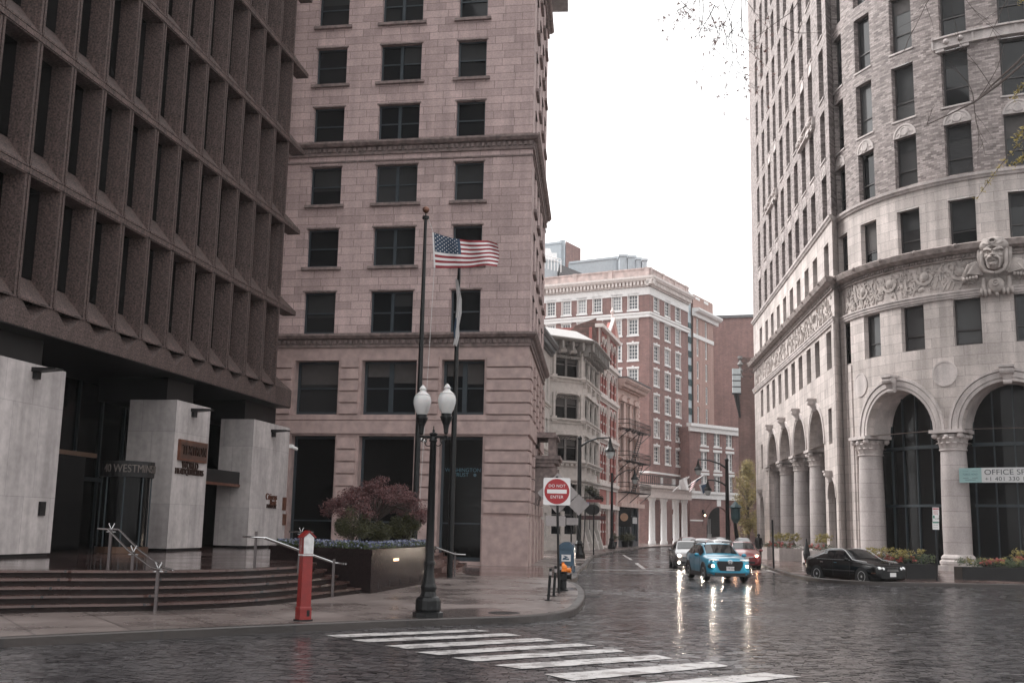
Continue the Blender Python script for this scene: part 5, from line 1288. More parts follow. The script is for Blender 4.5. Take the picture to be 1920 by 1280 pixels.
b.build('gate_posts',plain('gate_post_grey',(.35,.34,.34),.5),wg)
for a,c,z0,z1 in vh: sash(wg,VF,a,c,z0,z1,.2,M['white'],hg,2,fw=.14,muntin=(2,4),mw=.06,trim=[(a-.25,c+.25,-.12,.02,z1,z1+.35),(a-.2,c+.2,-.12,.02,z0-.22,z0)])
b=MB()
b.fb(VF,-.2,LV+.2,-.3,.02,vt-.6,vt+.1); b.fb(VF,-.3,LV+.3,-.6,.3,vt+.1,vt+.55)
zb0,zb1=vz(936),vz(922); b.fb(VF,-.2,LV+.1,-.25,.02,zb0,zb1); b.fb(VF,-.2,LV+.2,-.45,.02,zb1-.35,zb1)
um=(ua_+ub_)/2; b.fb(VF,um-.45,um+.45,-.15,.02,zsp+ra+.1,zsp+ra+1.7)
for a,c in ((0,ua_),(ub_,LV)): b.fb(VF,a,c,-.06,.02,vz(976)-.1,vz(976)+.1)
b.build('stone_bands',M['white'],wg)
b=MB(); archring(b,VF,um,zsp,ra,ra+.9,-.1,.02,20); b.build('brick_arch',M['rbrick'],wg)
for x,y in ((1317,967),(1380,970)):
    u,z=VF.uz(x,y); b=MB(); b.fb(VF,u-.15,u+.15,-.5,-.2,z-.1,z+.5); b.fb(VF,u-.05,u+.05,-.3,0,z+.5,z+.9); o=b.build('wall_lantern',M['dark'],wg); b=MB(); b.sphere(VF(u,-.45,z+.1),.16,8); b.build('lantern_light',emis('lantern_glow',(1,.72,.45),6),o)
X0=tuple(AY(1338,990,190)[:2]); XF=flatF(X0,105,-1)
bw_=root('windowless_building',(X0[0],X0[1],.15),'windowless dull red brick building filling the gap beside the limestone tower','building')
z_=XF.uz(1340,597)[1]; b=MB(); b.fb(XF,0,40,0,14,.15,z_); b.build('wall',M['rbrick'],bw_); b=MB(); b.fb(XF,-.2,40,-.3,.3,z_,z_+.5); b.build('coping',M['greytrim'],bw_)
Yc=135; a=AY(1386,990,Yc); c=AY(1421,990,Yc); CFz=flatF((a.x,a.y),90,-1)
ch=root('chimney_building',(a.x,a.y,.15),'old patched brick building with lantern-topped buttress and projecting white sign','building')
w=c.x-a.x+12; b=MB(); b.prism([(a.x+.3,Yc+.6),(a.x+w,Yc+.6),(a.x+w+4,Yc+10),(a.x+2.9,Yc+10)],.15,AY(1390,668,Yc).z); b.build('wall',M['rbrick_old'],ch)
b=MB(); b.prism([(a.x,Yc-.4),(a.x+1.5,Yc-.4),(a.x+1.5,Yc+.6),(a.x+.22,Yc+.6)],.15,AY(1390,708,Yc).z); b.prism([(a.x+1.5,Yc),(a.x+w,Yc),(a.x+w,Yc+.6),(a.x+1.5,Yc+.6)],.15,AY(1400,712,Yc).z); b.build('buttress',masonry('dull_brown_brick',(.17,.095,.083),(.12,.07,.062),(.14,.095,.085),.42,.15,.012,var=.25,bump=.3),ch)
zt_=AY(1390,708,Yc).z; b=MB(); b.lathe(CFz(.4,-.1,zt_),[(.4,0),(.2,.35),(.18,.6),(.38,.85),(.14,1.2),(.1,1.4),(.42,1.65),(.2,1.95),(.1,2.2),(.3,2.4),(.3,2.7),(.01,2.75)],12); b.build('finial',M['irondark'],ch)
zz0=AY(1380,738,Yc).z; zz1=AY(1380,693,Yc).z
b=MB(); b.fb(CFz,-.75,.25,-1.0,-.7,zz0,zz1); o=b.build('sign_panel',plain('white_hanging_sign',(.42,.46,.47),.4),ch)
b=MB()
for k in range(1,4): b.fb(CFz,-.75,.25,-1.03,-.69,zz0+(zz1-zz0)*k/4-.06,zz0+(zz1-zz0)*k/4+.06)
b.fb(CFz,-.8,.3,-1.05,-.65,zz0-.2,zz0); b.tube([CFz(-.3,-.8,zz0),CFz(.2,-.5,zz0-3.0)],[.35,.12]); b.build('sign_bracket',M['dark'],ch)
# extra far block closing the street behind the hotel
far=root('far_block',(-40,230,0),'plain brick block closing the far left of the street behind the hotel','building')
b=MB(); b.box(-60,-14,215,240,.15,24); b.build('wall',M['rbrick'],far)

# rain haze hanging in the street
hz_=MB(); hz_.box(-130,130,-12,330,-1.0,72); o=hz_.build('haze',M['dark']); o['kind']='stuff'; o['label']='thin rain haze filling the street'
m,t,b_=new('rain_haze'); t.nodes.remove(b_); pv=nd(t,'ShaderNodeVolumePrincipled',Density=.00028,Anisotropy=.2); pv.inputs['Color'].default_value=(.97,.96,.96,1)
t.links.new(pv.outputs[0],[n for n in t.nodes if n.type=='OUTPUT_MATERIAL'][0].inputs['Volume']); o.data.materials[0]=m
# ================================================================ STREET FURNITURE
def strand(b,pts,r,n=8): b.tube(pts,r,n)
def V(*a): return Vector(a)
# twin globe lamp
LP=G(802,1156,.15)
lp=root('street_lamp',LP,'black cast-iron twin-globe lamp post standing at the near kerb','street lamp')
b=MB(); c=(LP.x,LP.y,.15)
b.lathe(c,[(.001,0),(.32,0),(.32,.10),(.27,.12)],8); b.lathe(c,[(.26,.12),(.27,.16),(.265,.34),(.23,.40),(.18,.43),(.15,.52),(.165,.57),(.17,.62),(.14,.68),(.115,.82),(.10,.98),(.105,1.06),(.12,1.08),(.12,1.13),(.095,1.15)],16)
b.build('post_base',M['lamp_black'],lp)
b=MB(); b.lathe(c,[(.090,1.15),(.068,3.65),(.088,3.66),(.088,3.70),(.075,3.71),(.075,3.80),(.09,3.81),(.09,3.83),(.02,3.86),(.03,3.89),(.008,3.93),(.012,3.97),(.001,4.0)],16); b.build('pole',M['lamp_black'],lp,smooth=True)
ax=V(.99,-.12,0).normalized(); ax=V(.86,-.51,0)*1.0; ax.normalize(); top=V(LP.x,LP.y,0)
b=MB(); b.tube([top-ax*.36+V(0,0,3.92),top+ax*.36+V(0,0,3.90)],.025,6)
for s in (-1,1):
    for (r,x,z,a0,a1) in ((.09,.13,3.80,-2.6,2.2),(.06,.24,3.83,-.5,4),(.05,.31,3.88,1,5.5)):
        b.tube([top+ax*s*(x+r*math.cos(a0+(a1-a0)*k/10))+V(0,0,z+r*math.sin(a0+(a1-a0)*k/10)) for k in range(11)],.011,5)
b.build('arm',M['lamp_black'],lp)
for s in (-1,1):
    q=top+ax*s*.32; c=(q.x,q.y,0)
    zm=lambda L_:[(r*.88,(4.39-(4.33-z)*.85) if z<4.33 else 4.39+(z-4.33)*.84) for r,z in L_]
    b=MB(); b.lathe(c,zm([(.03,3.82),(.055,3.86),(.06,3.95),(.075,4.05),(.13,4.18),(.15,4.24),(.15,4.27),(.125,4.28),(.125,4.34),(.001,4.34)]),16); o=b.build('lamp_holder',M['lamp_black'],lp)
    b=MB(); b.lathe(c,zm([(.115,4.33),(.175,4.45),(.215,4.60),(.222,4.70),(.20,4.80),(.16,4.845)]),24); o2=b.build('globe',M['globe'],lp,smooth=True)
    b=MB(); b.lathe(c,zm([(.175,4.835),(.18,4.85),(.14,4.88),(.085,4.93),(.07,4.97),(.085,4.985),(.09,5.01),(.07,5.03),(.05,5.07),(.02,5.10),(.001,5.11)]),20); b.build('globe_cap',M['globe'],o2,smooth=True)
# fire alarm pedestal
q=G(568,1163,.15); fa=root('fire_alarm_box',q,'red fire alarm pedestal with white gabled front beside the plaza steps','fire alarm')
def LF(o,az):    # local frame: x right along azimuth-perp, y towards viewer side az
    a=R(az); n=V(math.sin(a),math.cos(a),0); t=V(-n.y,n.x,0); O=V(o[0],o[1],0)
    return lambda x,y,z:O+t*x+n*y+V(0,0,z)
A=LF(q,148)     # front looks towards camera-right
b=MB(); b.lathe((q.x,q.y,.15),[(.19,0),(.19,.03),(.001,.03)],20); b.build('foot_plate',M['dark'],fa)
b=MB()
def tp(b,z0,z1,w0,w1): b.hexa([A(-w0,w0,z0),A(w0,w0,z0),A(w0,-w0,z0),A(-w0,-w0,z0),A(-w1,w1,z1),A(w1,w1,z1),A(w1,-w1,z1),A(-w1,-w1,z1)])
tp(b,.18,.40,.122,.120); tp(b,.40,.43,.120,.108); tp(b,.43,1.40,.108,.098); b.build('column',M['redpaint'],fa)
b=MB(); tp(b,1.40,1.43,.118,.118); b.build('collar',M['whitepaint'],fa)
b=MB(); b.fb(lambda u,d,z:A(u,d,z),.02,.08,.115,.124,.24,.36); b.build('inspection_plate',M['dark'],fa)
b=MB(); P=[(-.105,1.43),(.105,1.43),(.112,1.76),(0,1.86),(-.112,1.76)]
b.prism(P,-.115,.10,lambda u,d,z:A(u,d,z)); bx_=b.build('alarm_box',M['redpaint'],fa)
b=MB(); P=[(-.098,1.44),(.098,1.44),(.105,1.75),(0,1.84),(-.105,1.75)]; b.prism(P,.10,.115,lambda u,d,z:A(u,d,z))
b.prism([(-.06,1.5),(.06,1.5),(.06,1.68),(-.06,1.68)],.115,.122,lambda u,d,z:A(u,d,z)); b.build('front_door',M['whitepaint'],bx_)
b=MB()
for s in (-1,1): b.hexa([A(0,.13,1.86),A(s*.14,.13,1.74),A(s*.14,-.14,1.74),A(0,-.14,1.86),A(0,.13,1.89),A(s*.14,.13,1.77),A(s*.14,-.14,1.77),A(0,-.14,1.89)])
b.build('roof',M['redpaint'],bx_)
for i,chh in enumerate('FIRE'): 
    for s in (1,-1): text_part(chh,.10,lambda u,d,z,s=s:A(s*(.1145),-.01+u*(-s),z),0,0,1.725-i*.075,M['whitepaint'],bx_,'lettering',flip=True)
# handrails
def rail(pts_posts,pts_rail,label,offs=(-.07,.07),fork=True):
    r=root('handrail',pts_posts[0][0],label,'handrail','stainless handrails on the plaza steps')
    for (base,topz) in pts_posts:
        b=MB(); x,y,z=base; b.box(x-.03,x+.03,y-.03,y+.03,z-.05,topz); b.build('post',M['post'],r)
        if fork:
            b=MB()
            for s in (-.035,.035): b.tube([(x,y,topz-.03),(x+s*.6,y+s*.3,topz+.04),(x+s*1.5,y+s*.6,topz+.11)],.012,6); b.sphere((x+s*1.5,y+s*.6,topz+.12),.018,6)
            b.tube([(x-.09,y-.05,topz-.06),(x+.09,y+.05,topz-.06)],.012,6); b.build('bracket',M['steel'],r)
    for s in offs:
        b=MB(); b.tube([(p[0]+s,p[1]+s*.45,p[2]) for p in pts_rail],.023,8); b.build('rail',M['steel'],r,smooth=True)
def P3(px,py,z): p=G(px,py,z); return (p.x,p.y,z)
a=P3(203,1063,PZ); c=P3(291,1145,.15); m=tuple((a[i]+c[i])/2 for i in (0,1))+(.45,)
zt=1.80
rail([(a,zt+.0),(m,1.33),(c,1.02)],[(a[0]-.35,a[1]+.45,zt),(a[0]+.1,a[1]-.15,zt),(m[0],m[1],1.37),(c[0]-.05,c[1]+.1,1.04),(c[0]+.25,c[1]-.22,1.01)],'double steel handrail with three posts running down the steps before the revolving door',(-.11,.11))
a=P3(477,1062,PZ); c=P3(623,1119,.15); m=tuple((a[i]*.45+c[i]*.55) for i in (0,1))+(.34,)
rail([(a,1.80),(m,1.45),(c,1.12)],[(a[0]-.35,a[1]+.2,1.66),(a[0]+.25,a[1]-.2,1.65),(m[0],m[1],1.33),(c[0]-.05,c[1]+.1,1.03),(c[0]+.3,c[1]-.1,1.0)],'long steel handrail passing behind the red alarm pedestal',(-.03,.03),False)
a=P3(562,1050,PZ); rail([(a,1.75)],[(a[0]-.35,a[1]+.1,1.76),(a[0]+.35,a[1]-.1,1.76)],'short steel rail stub standing on the plaza behind the planter',(-.03,.03))
c=P3(852,1082,.15); a=(c[0]-.95,c[1]-2.3,.5)
rail([(a,1.48),(c,1.08)],[(a[0]-.5,a[1]-.4,1.58),(a[0],a[1],1.40),(c[0]-.05,c[1]-.05,1.0),(c[0]+.35,c[1]+.15,.98)],'short steel handrail to the right of the granite planter',(-.03,.03),False)
# planter
a_=G(694,1112,.15); rt=G(813,1091,.15); lf=(-7.2,33.6)
pl=root('planter',a_,'large polished dark granite planter in front of the pink building','planter')
pts=[(a_.x,a_.y),(rt.x,rt.y),(-4.3,39.2),(-7.6,36.4),lf]
b=MB(); b.prism(pts,.1,1.22); b.build('planter_wall',M['granite'],pl)
cx_=sum(p[0] for p in pts)/5; cy_=sum(p[1] for p in pts)/5
b=MB(); b.prism([(cx_+(x-cx_)*1.02,cy_+(y-cy_)*1.02) for x,y in pts],1.222,1.34); b.build('coping',M['granite'],pl)
b=MB(); b.prism([(cx_+(x-cx_)*.93,cy_+(y-cy_)*.93) for x,y in pts],1.342,1.36); b.build('soil',M['soil'],pl)
b=MB(); d_=(rt-a_); 
for k in range(6):
    p=a_+d_*(.1+k*.16); nn=V(d_.y,-d_.x,0).normalized()*.01; b.hexa([p+nn+V(0,0,.1),p+d_.normalized()*.05+nn+V(0,0,.1),p+d_.normalized()*.05+V(0,0,.1),p+V(0,0,.1),p+nn+V(0,0,.28),p+d_.normalized()*.05+nn+V(0,0,.28),p+d_.normalized()*.05+V(0,0,.28),p+V(0,0,.28)])
b.build('weep_holes',M['black'],pl)
p=a_+d_*.30+V(d_.y,-d_.x,0).normalized()*.015; b=MB(); t=d_.normalized()
b.hexa([p+V(0,0,.82),p+t*.55+V(0,0,.82),p+t*.55+V(0,0,.82)-V(d_.y,-d_.x,0).normalized()*.03,p+V(0,0,.82),p+V(0,0,.90),p+t*.55+V(0,0,.90),p+t*.55+V(0,0,.9)-V(d_.y,-d_.x,0).normalized()*.03,p+V(0,0,.90)])
b.build('recessed_light',emis('warm_lamp',(1,.62,.38),1.3),pl)
# leaves
def leafcloud(b,centre,rad,n,size,shell=.55,squash=1.0,rg=None,droop=0):
    rg=rg or random
    for i in range(n):
        while 1:
            x,y,z=rg.uniform(-1,1),rg.uniform(-1,1),rg.uniform(-1,1); r=math.sqrt(x*x+y*y+z*z)
            if .05<r<1: break
        k=(shell+(1-shell)*rg.random())/r; k*=rg.uniform(.82,1.12)
        p=Vector((centre[0]+x*k*rad[0],centre[1]+y*k*rad[1],centre[2]+z*k*rad[2]))
        s=size*rg.uniform(.6,1.3); a=Vector((rg.gauss(0,1),rg.gauss(0,1),rg.gauss(0,1)-droop)).normalized(); c=a.orthogonal().normalized()
        b.face([p-a*s,p+c*s*.42,p+a*s,p-c*s*.42])
rg=random.Random(5)
mp_=root('japanese_maple',(-4.3,36.3,1.36),'low spreading dark red japanese maple growing in the granite planter','tree')
b=MB(); 
clumps=[]
for i in range(70):
    a=rg.uniform(0,2*PI); r=math.sqrt(rg.random()); x=-4.42+1.68*r*math.cos(a); y=36.4+1.35*r*math.sin(a)
    z=3.42-.88*r**1.9+rg.uniform(-.28,.14)
    if abs(x+4.42)>1.1: z-=.06
    clumps.append((x,y,z)); 
b=MB(); base=V(-4.3,36.3,1.3); b.tube([base,base+V(.05,0,.5),base+V(-.05,0,.9)],[.09,.075,.07],8)
for i,(x,y,z) in enumerate(clumps):
    if i%2: b.tube([base+V(-.05,0,.85),V(-4.4+(x+4.4)*.45,36.3+(y-36.3)*.45,2.6),V(x,y,z-.05)],[.04,.022,.008],5)
b.build('trunk',M['bark'],mp_)
b=MB()
for x,y,z in clumps:
    leafcloud(b,(x,y,z),(.36,.36,.14),170,.034,.2,rg=rg,droop=.6)
    leafcloud(b,(x,y,z-.12),(.26,.26,.12),60,.034,.1,rg=rg,droop=1.5)
b.build('crown',M['maple'],mp_)
for (x,y,z,rx,rz,lab) in ((-4.95,35.4,1.98,.62,.62,'round green shrub at the left side of the granite planter'),(-3.45,36.7,1.92,.58,.56,'round dark shrub at the right side of the granite planter'),(-4.15,36.0,1.72,.42,.42,'small shrub between two larger ones under the red maple')):
    s_=root('shrub',(x,y,1.36),lab,'shrub','shrubs in the granite planter')
    b=MB(); 
    for k in range(6): b.tube([(x,y,1.3),(x+rg.uniform(-.3,.3),y+rg.uniform(-.3,.3),z)],[.03,.012],5)
    b.build('stem',M['bark'],s_)
    b=MB()
    for k in range(26):
        a=rg.uniform(0,2*PI); e=math.asin(rg.uniform(-.6,1)); q=(x+rx*.72*math.cos(a)*math.cos(e),y+rx*.72*math.sin(a)*math.cos(e),z+rz*.72*math.sin(e)); leafcloud(b,q,(rx*.36,rx*.36,rz*.34),210,.030,.4,rg=rg)
    leafcloud(b,(x,y,z),(rx*.8,rx*.8,rz*.8),1500,.034,.5,rg=rg); b.build('crown',M['boxwood'],s_)
b=MB()
e0=[V(lf[0],lf[1],0),V(a_.x,a_.y,0),V(rt.x,rt.y,0)]
def flowers(b,A_,B_,n,h0,inn,sz=.03):
    for i in range(n):
        p=A_.lerp(B_,rg.random()); q=V(cx_,cy_,0)-p; q.normalize(); p=p+q*rg.uniform(.14,inn); p.z=h0+rg.uniform(.02,.20)
        s=sz*rg.uniform(.7,1.3); a=V(rg.gauss(0,1),rg.gauss(0,1)-.8,rg.gauss(0,.5)+.5).normalized(); c=a.orthogonal().normalized(); d=a.cross(c)
        b.face([p+c*s,p+d*s,p-c*s,p-d*s])
flowers(b,e0[0],e0[1],1100,1.36,.6,.027); flowers(b,e0[1],e0[2],700,1.36,.5,.025)
o=b.build('pansies',M['pansy'],None,loc=(a_.x,a_.y,1.36)); tag(o,'blue and yellow pansies edging the granite planter','flowers',kind='stuff')
b=MB(); flowers(b,e0[0],e0[1],1500,1.32,.7,.035); flowers(b,e0[1],e0[2],900,1.30,.6,.03); o=b.build('pansy_foliage',M['fgreen'],None,loc=(a_.x,a_.y,1.36)); tag(o,'low green foliage among the pansies in the granite planter','foliage',kind='stuff')
# flagpoles and flags
fb_=AY(777,1000,39); fp=root('flagpole',(fb_.x,39,PZ),'taller black flagpole with gilded ball flying the striped flag','flagpole','flagpoles on the plaza')
b=MB(); b.tube([(fb_.x,39,PZ),(fb_.x+.01,39,5),(fb_.x+.02,39,13.25)],[.11,.105,.055],14); b.build('pole',M['lamp_black'],fp,smooth=True)
b=MB(); b.lathe((fb_.x+.02,39,13.2),[(.001,0),(.13,.0),(.13,.1),(.03,.12),(.02,.2)],12); b.build('pole_cap',M['lamp_black'],fp)
b=MB(); b.sphere((fb_.x+.02,39,13.55),.13,12); b.build('ball_finial',M['copper'],fp,smooth=True)
b=MB(); b.tube([(fb_.x+.12,38.97,13.2),(-3.0,38.9,12.71)],.008,4); b.tube([(-2.9,38.9,11.35),(fb_.x+.14,38.97,2.4)],.008,4); b.build('halyard',M['whitepaint'],fp)
fx,fy=AY(843,1082,40.96).x,40.96; fp2=root('flagpole',(fx,fy,.15),'shorter black flagpole with a limp flag behind the striped flag','flagpole','flagpoles on the plaza')
b=MB(); b.tube([(fx,fy,.15),(fx+.005,fy,5),(fx+.03,fy,12.1)],[.11,.105,.06],14); b.build('pole',M['lamp_black'],fp2,smooth=True)
b=MB(); b.sphere((fx+.03,fy,12.3),.12,10); b.build('ball_finial',M['copper'],fp2,smooth=True)
# waving flag
def FL(s,t):   # s 0..1 along fly, t 0..1 down the hoist
    topx=[812,850,890,905,932]; 
    x0=812+3*t; px=x0+(932-x0)*s+4*math.sin(t*PI)*s
    ytop=435+26*s**.8+4*math.sin(s*7-.5)*s-9*max(0,s-.55)*1.6+22*max(0,s-.86)
    ybot=502+1.5*math.sin(s*6)-2*s-6*max(0,s-.9)
    py=ytop+(ybot-ytop)*t+1.6*math.sin(s*11+t*2)*s
    Y=38.9+.22*math.sin(s*9+t*2.2)*(.25+s)+.1*math.sin(s*17-t*3)*s
    return AY(px,py,Y)
fl_=root('national_flag',FL(0,0),'stars and stripes flag waving from the taller pole','flag')
NS,NR=48,26
bst=[MB(),MB()]; bc=MB()
for j in range(NR):
    st=j//2
    for i in range(NS):
        q=[FL(i/NS,j/NR),FL((i+1)/NS,j/NR),FL((i+1)/NS,(j+1)/NR),FL(i/NS,(j+1)/NR)]
        if i<NS*.40 and j<14: bc.face(q)
        else: bst[st%2].face(q)
w_=MB(); w_.v=bst[0].v+[]; 
cl=MB(); cl.v=bst[0].v; cl.f=bst[0].f; cl.m=[0]*len(cl.f); cl.uv=bst[0].uv
n0=len(cl.v); cl.v=cl.v+bst[1].v; cl.f=cl.f+[tuple(i+n0 for i in f) for f in bst[1].f]; cl.m+= [1]*len(bst[1].f); cl.uv=cl.uv+bst[1].uv
cl.build('stripes',[M['fred'],M['fwhite']],fl_,smooth=True)
cn=bc.build('canton',M['navy'],fl_,smooth=True)
b=MB()
for r_i in range(9):
    for c_i in range(6 if r_i%2==0 else 5):
        s=(.022+ (c_i+(0 if r_i%2==0 else .5))*.066)+.012; t=.04+r_i*.058
        p=FL(s,t)+V(0,-.03,0); a=(FL(s+.01,t)-FL(s,t)).normalized(); dn=(FL(s,t+.01)-FL(s,t)).normalized()
        pts=[]
        for k in range(10): rr_=.032 if k%2==0 else .014; an=PI/2+k*PI/5; pts.append(p+a*math.cos(an)*rr_-dn*math.sin(an)*rr_)
        b.face(pts)
b.build('stars',M['fwhite'],cn)
b=MB(); b.grid([[FL(0,k/10)+V(-.03,0,0) for k in range(11)],[FL(.012,k/10)+V(0,-.01,0) for k in range(11)]]); b.build('hoist_band',M['fwhite'],fl_)
# limp flag on pole 2
lf2=root('limp_flag',(fx+.1,fy-.1,11.4),'pale rain-soaked flag hanging limp against the shorter pole','flag')
b=MB(); cl_=[(857,524,0),(860,560,4),(859,585,5),(856,610,3),(856,628,4),(853,648,2)]
for wi,(ox,ww) in enumerate(((0,1),(.08,.7))):
    rows=[]
    for px,py,w in cl_:
        p=AY(px,py,fy-.12-ox); ww_=w/2040*41*ww
        rows.append([p+V(-.07,0,0),p+V(ww_*.4,-.1,.02),p+V(ww_*.7,.05,0),p+V(ww_+.04,-.04,-.03)])
    b.grid(rows)
b.build('cloth',M['fwhite'],lf2); b=MB()
rows=[]
for px,py,w in [(855,596,2),(854,608,4),(852,622,3),(852,634,2)]:
    p=AY(px,py,fy-.3); w=w/2040*41; rows.append([p+V(-w*.6,0,0),p+V(0,-.06,0),p+V(w*.5,.03,0)])
b.grid(rows); b.build('dark_emblem',M['navy'],lf2)
# signs
q=G(1048,1112,.15); sg=root('no_entry_sign',(q.x,q.y,.15),'round red no entry sign on a leaning dark post near the corner kerb','road sign')
sc_=AY(1044,921,q.y); b=MB(); b.tube([(q.x,q.y,.15),(sc_.x-.0,sc_.y,sc_.z+.45)],.035,8); b.build('post',M['dark'],sg)
def SN(x,d,z): return V(sc_.x+x,sc_.y+d-.05,sc_.z+z)
def rsq(b,w,h,d0,d1,cx=0,cz=0,r=.05,rot=0):
    P=[]
    for sx,sz,a0 in ((1,1,0),(-1,1,PI/2),(-1,-1,PI),(1,-1,1.5*PI)):
        for k in range(4): a=a0+PI/2*k/3; P.append((sx*(w/2-r)+r*math.cos(a),sz*(h/2-r)+r*math.sin(a)))
    P=[(cx+x*math.cos(rot)-z*math.sin(rot),cz+x*math.sin(rot)+z*math.cos(rot)) for x,z in P]
    b.prism(P,d0,d1,lambda u,d,z:SN(u,d,z))
b=MB(); rsq(b,.80,.80,-.02,0); pn=b.build('sign_plate',M['signwhite'],sg)
b=MB(); b.lathe(SN(0,-.02,0),[(.37,0),(.37,.006),(.001,.006)],40,ax=(0,-1,0)); b.build('red_disc',M['signred'],pn)
b=MB(); rsq(b,.58,.115,-.034,-.027,0,0,.01); b.build('white_bar',M['signwhite'],pn)
FS=lambda u,d,z:SN(u,d,z)
text_part('DO NOT',.120,FS,0,-.030,.16,M['signwhite'],pn,'lettering',sx=1.0,font_sp=1.05); text_part('ENTER',.125,FS,0,-.030,-.165,M['signwhite'],pn,'lettering',sx=1.0,font_sp=1.05)
b=MB(); rsq(b,.86,.86,.06,.075,.03,-.05,.04,PI/4); b.build('warning_sign_back',M['signgrey'],sg)
b=MB(); rsq(b,.58,.30,.06,.075,-.02,-.86,.03); b.build('advisory_plate_back',M['signgrey'],sg)
def simple_sign(px,py,topy,panels,label,name='road_sign',cat='road sign',z0=.15,rad=.035,lean=0):
    q=G(px,py,z0); s=root(name,(q.x,q.y,z0),label,cat); t=AY(px+lean,topy,q.y); b=MB(); b.tube([(q.x,q.y,z0),(t.x,q.y,t.z)],rad,8); b.build('post',M['dark'],s); 
    k=q.y/2040
    for (cx,cy,w,h,mat,rot,nm) in panels:
        p=AY(cx,cy,q.y-.06); w*=k; h*=k; co,si=math.cos(rot),math.sin(rot); P=[(x*co-z*si,x*si+z*co) for x,z in ((-w/2,-h/2),(w/2,-h/2),(w/2,h/2),(-w/2,h/2))]
        b=MB(); b.prism(P,-.01,.01,lambda u,d,z,p=p:V(p.x+u,p.y+d,p.z+z)); b.build(nm,mat,s)
    return s,q
simple_sign(1071,1066,905,[(1085,946,28,28,M['signgrey'],PI/4,'warning_sign_back'),(1073,977,22,13,M['signgrey'],0,'advisory_plate_back')],'grey backs of a diamond sign and plate behind the no entry sign')
simple_sign(1093,1046,952,[(1096,943,16,4.5,plain('faded_purple_sign',(.22,.2,.33),.5),0,'street_name_plate')],'slim leaning post with a small faded purple street name plate',lean=5)
simple_sign(1113,1040,945,[],'bare slim dark post between the kerb and the iron-fronted building',rad=.05)
s_,q=simple_sign(1757,1089,950,[(1754.5,958,12,14,M['signwhite'],0,'parking_notice'),(1754.5,971,12,12,M['signwhite'],0,'parking_notice'),(1754.5,985,12,14,M['signwhite'],0,'parking_notice')],'thin pole with stacked parking notices before the limestone columns',lean=1)
qs=q; k=q.y/2040
for (cx,cy,w,h,mm) in ((1754.5,953.5,11,3,'signred'),(1751,968.5,3,5,None),(1754.5,979,11,2,None)):
    p=AY(cx,cy,q.y-.09); b=MB(); b.box(p.x-w*k/2,p.x+w*k/2,p.y,p.y+.01,p.z-h*k/2,p.z+h*k/2); b.build('notice_marking',M[mm] if mm else plain('notice_green',(.02,.20,.14),.5),s_)
for t,yy,mm in (('NO PARKING',953.6,'signwhite'),('ANY',959,'signred'),('TIME',963,'signred'),('2 HR',972,'fgreen'),('8AM-6PM',984,'fgreen'),('MON-SAT',988,'fgreen')):
    p=AY(1754.5 if t!='2 HR' else 1757,yy,q.y-.105); text_part(t,.095 if len(t)<5 else .045,lambda u,d,z,p=p:V(p.x+u,p.y,p.z+z),0,0,0,M[mm],s_,'lettering')
simple_sign(1451,1065,974,[],'thin dark leaning post on the pavement beside the red car',rad=.05,lean=-3)
# bollards
for i,(px,py,lab) in enumerate(((1028,1125,'nearest of the thin black posts by the corner kerb'),(1038,1117,'middle of the thin black posts by the corner kerb'),(1047.5,1109,'farthest of the thin black posts beside the hydrant'))):
    q=G(px,py,.15); r_b=root('bollard',(q.x,q.y,.15),lab,'bollard','thin black posts by the hydrant'); b=MB(); b.tube([(q.x,q.y,.15),(q.x+.05,q.y,.98)],.038,8); b.build('post',M['lamp_black'],r_b)
    b=MB(); b.cyl((q.x,q.y,0),.10,.15,.17,12); b.build('foot',M['lamp_black'],r_b); b=MB(); b.cyl((q.x+.045,q.y,0),.041,.80,.9,12); b.build('reflective_band',M['signgrey'],r_b)
# hydrant
q=G(1055,1107,.15); hy=root('fire_hydrant',(q.x,q.y,.15),'black fire hydrant with bright orange bonnet by the corner kerb','hydrant')
c=(q.x,q.y,.15); b=MB(); b.lathe(c,[(.001,0),(.17,0),(.17,.05),(.12,.07),(.12,.30),(.13,.34),(.13,.52),(.16,.54),(.16,.58),(.001,.58)],16); b.build('barrel',M['lamp_black'],hy)
b=MB(); b.lathe(c,[(.15,.58),(.15,.62),(.125,.64),(.13,.70),(.11,.76),(.05,.80),(.04,.81),(.04,.85),(.001,.85)],16); b.lathe((q.x+.12,q.y-.05,.15+.62),[(.001,0),(.07,0),(.07,.12),(.001,.12)],10,ax=(1,-.3,0)); b.build('bonnet',M['hyorange'],hy)
b=MB(); b.lathe((q.x+.1,q.y,.15+.42),[(.07,0),(.07,.12),(.085,.12),(.085,.17),(.001,.17)],12,ax=(1,-.2,0)); b.lathe((q.x,q.y-.1,.15+.42),[(.08,0),(.08,.08),(.1,.08),(.1,.14),(.001,.14)],12,ax=(.1,-1,0)); b.build('outlet',M['lamp_black'],hy)
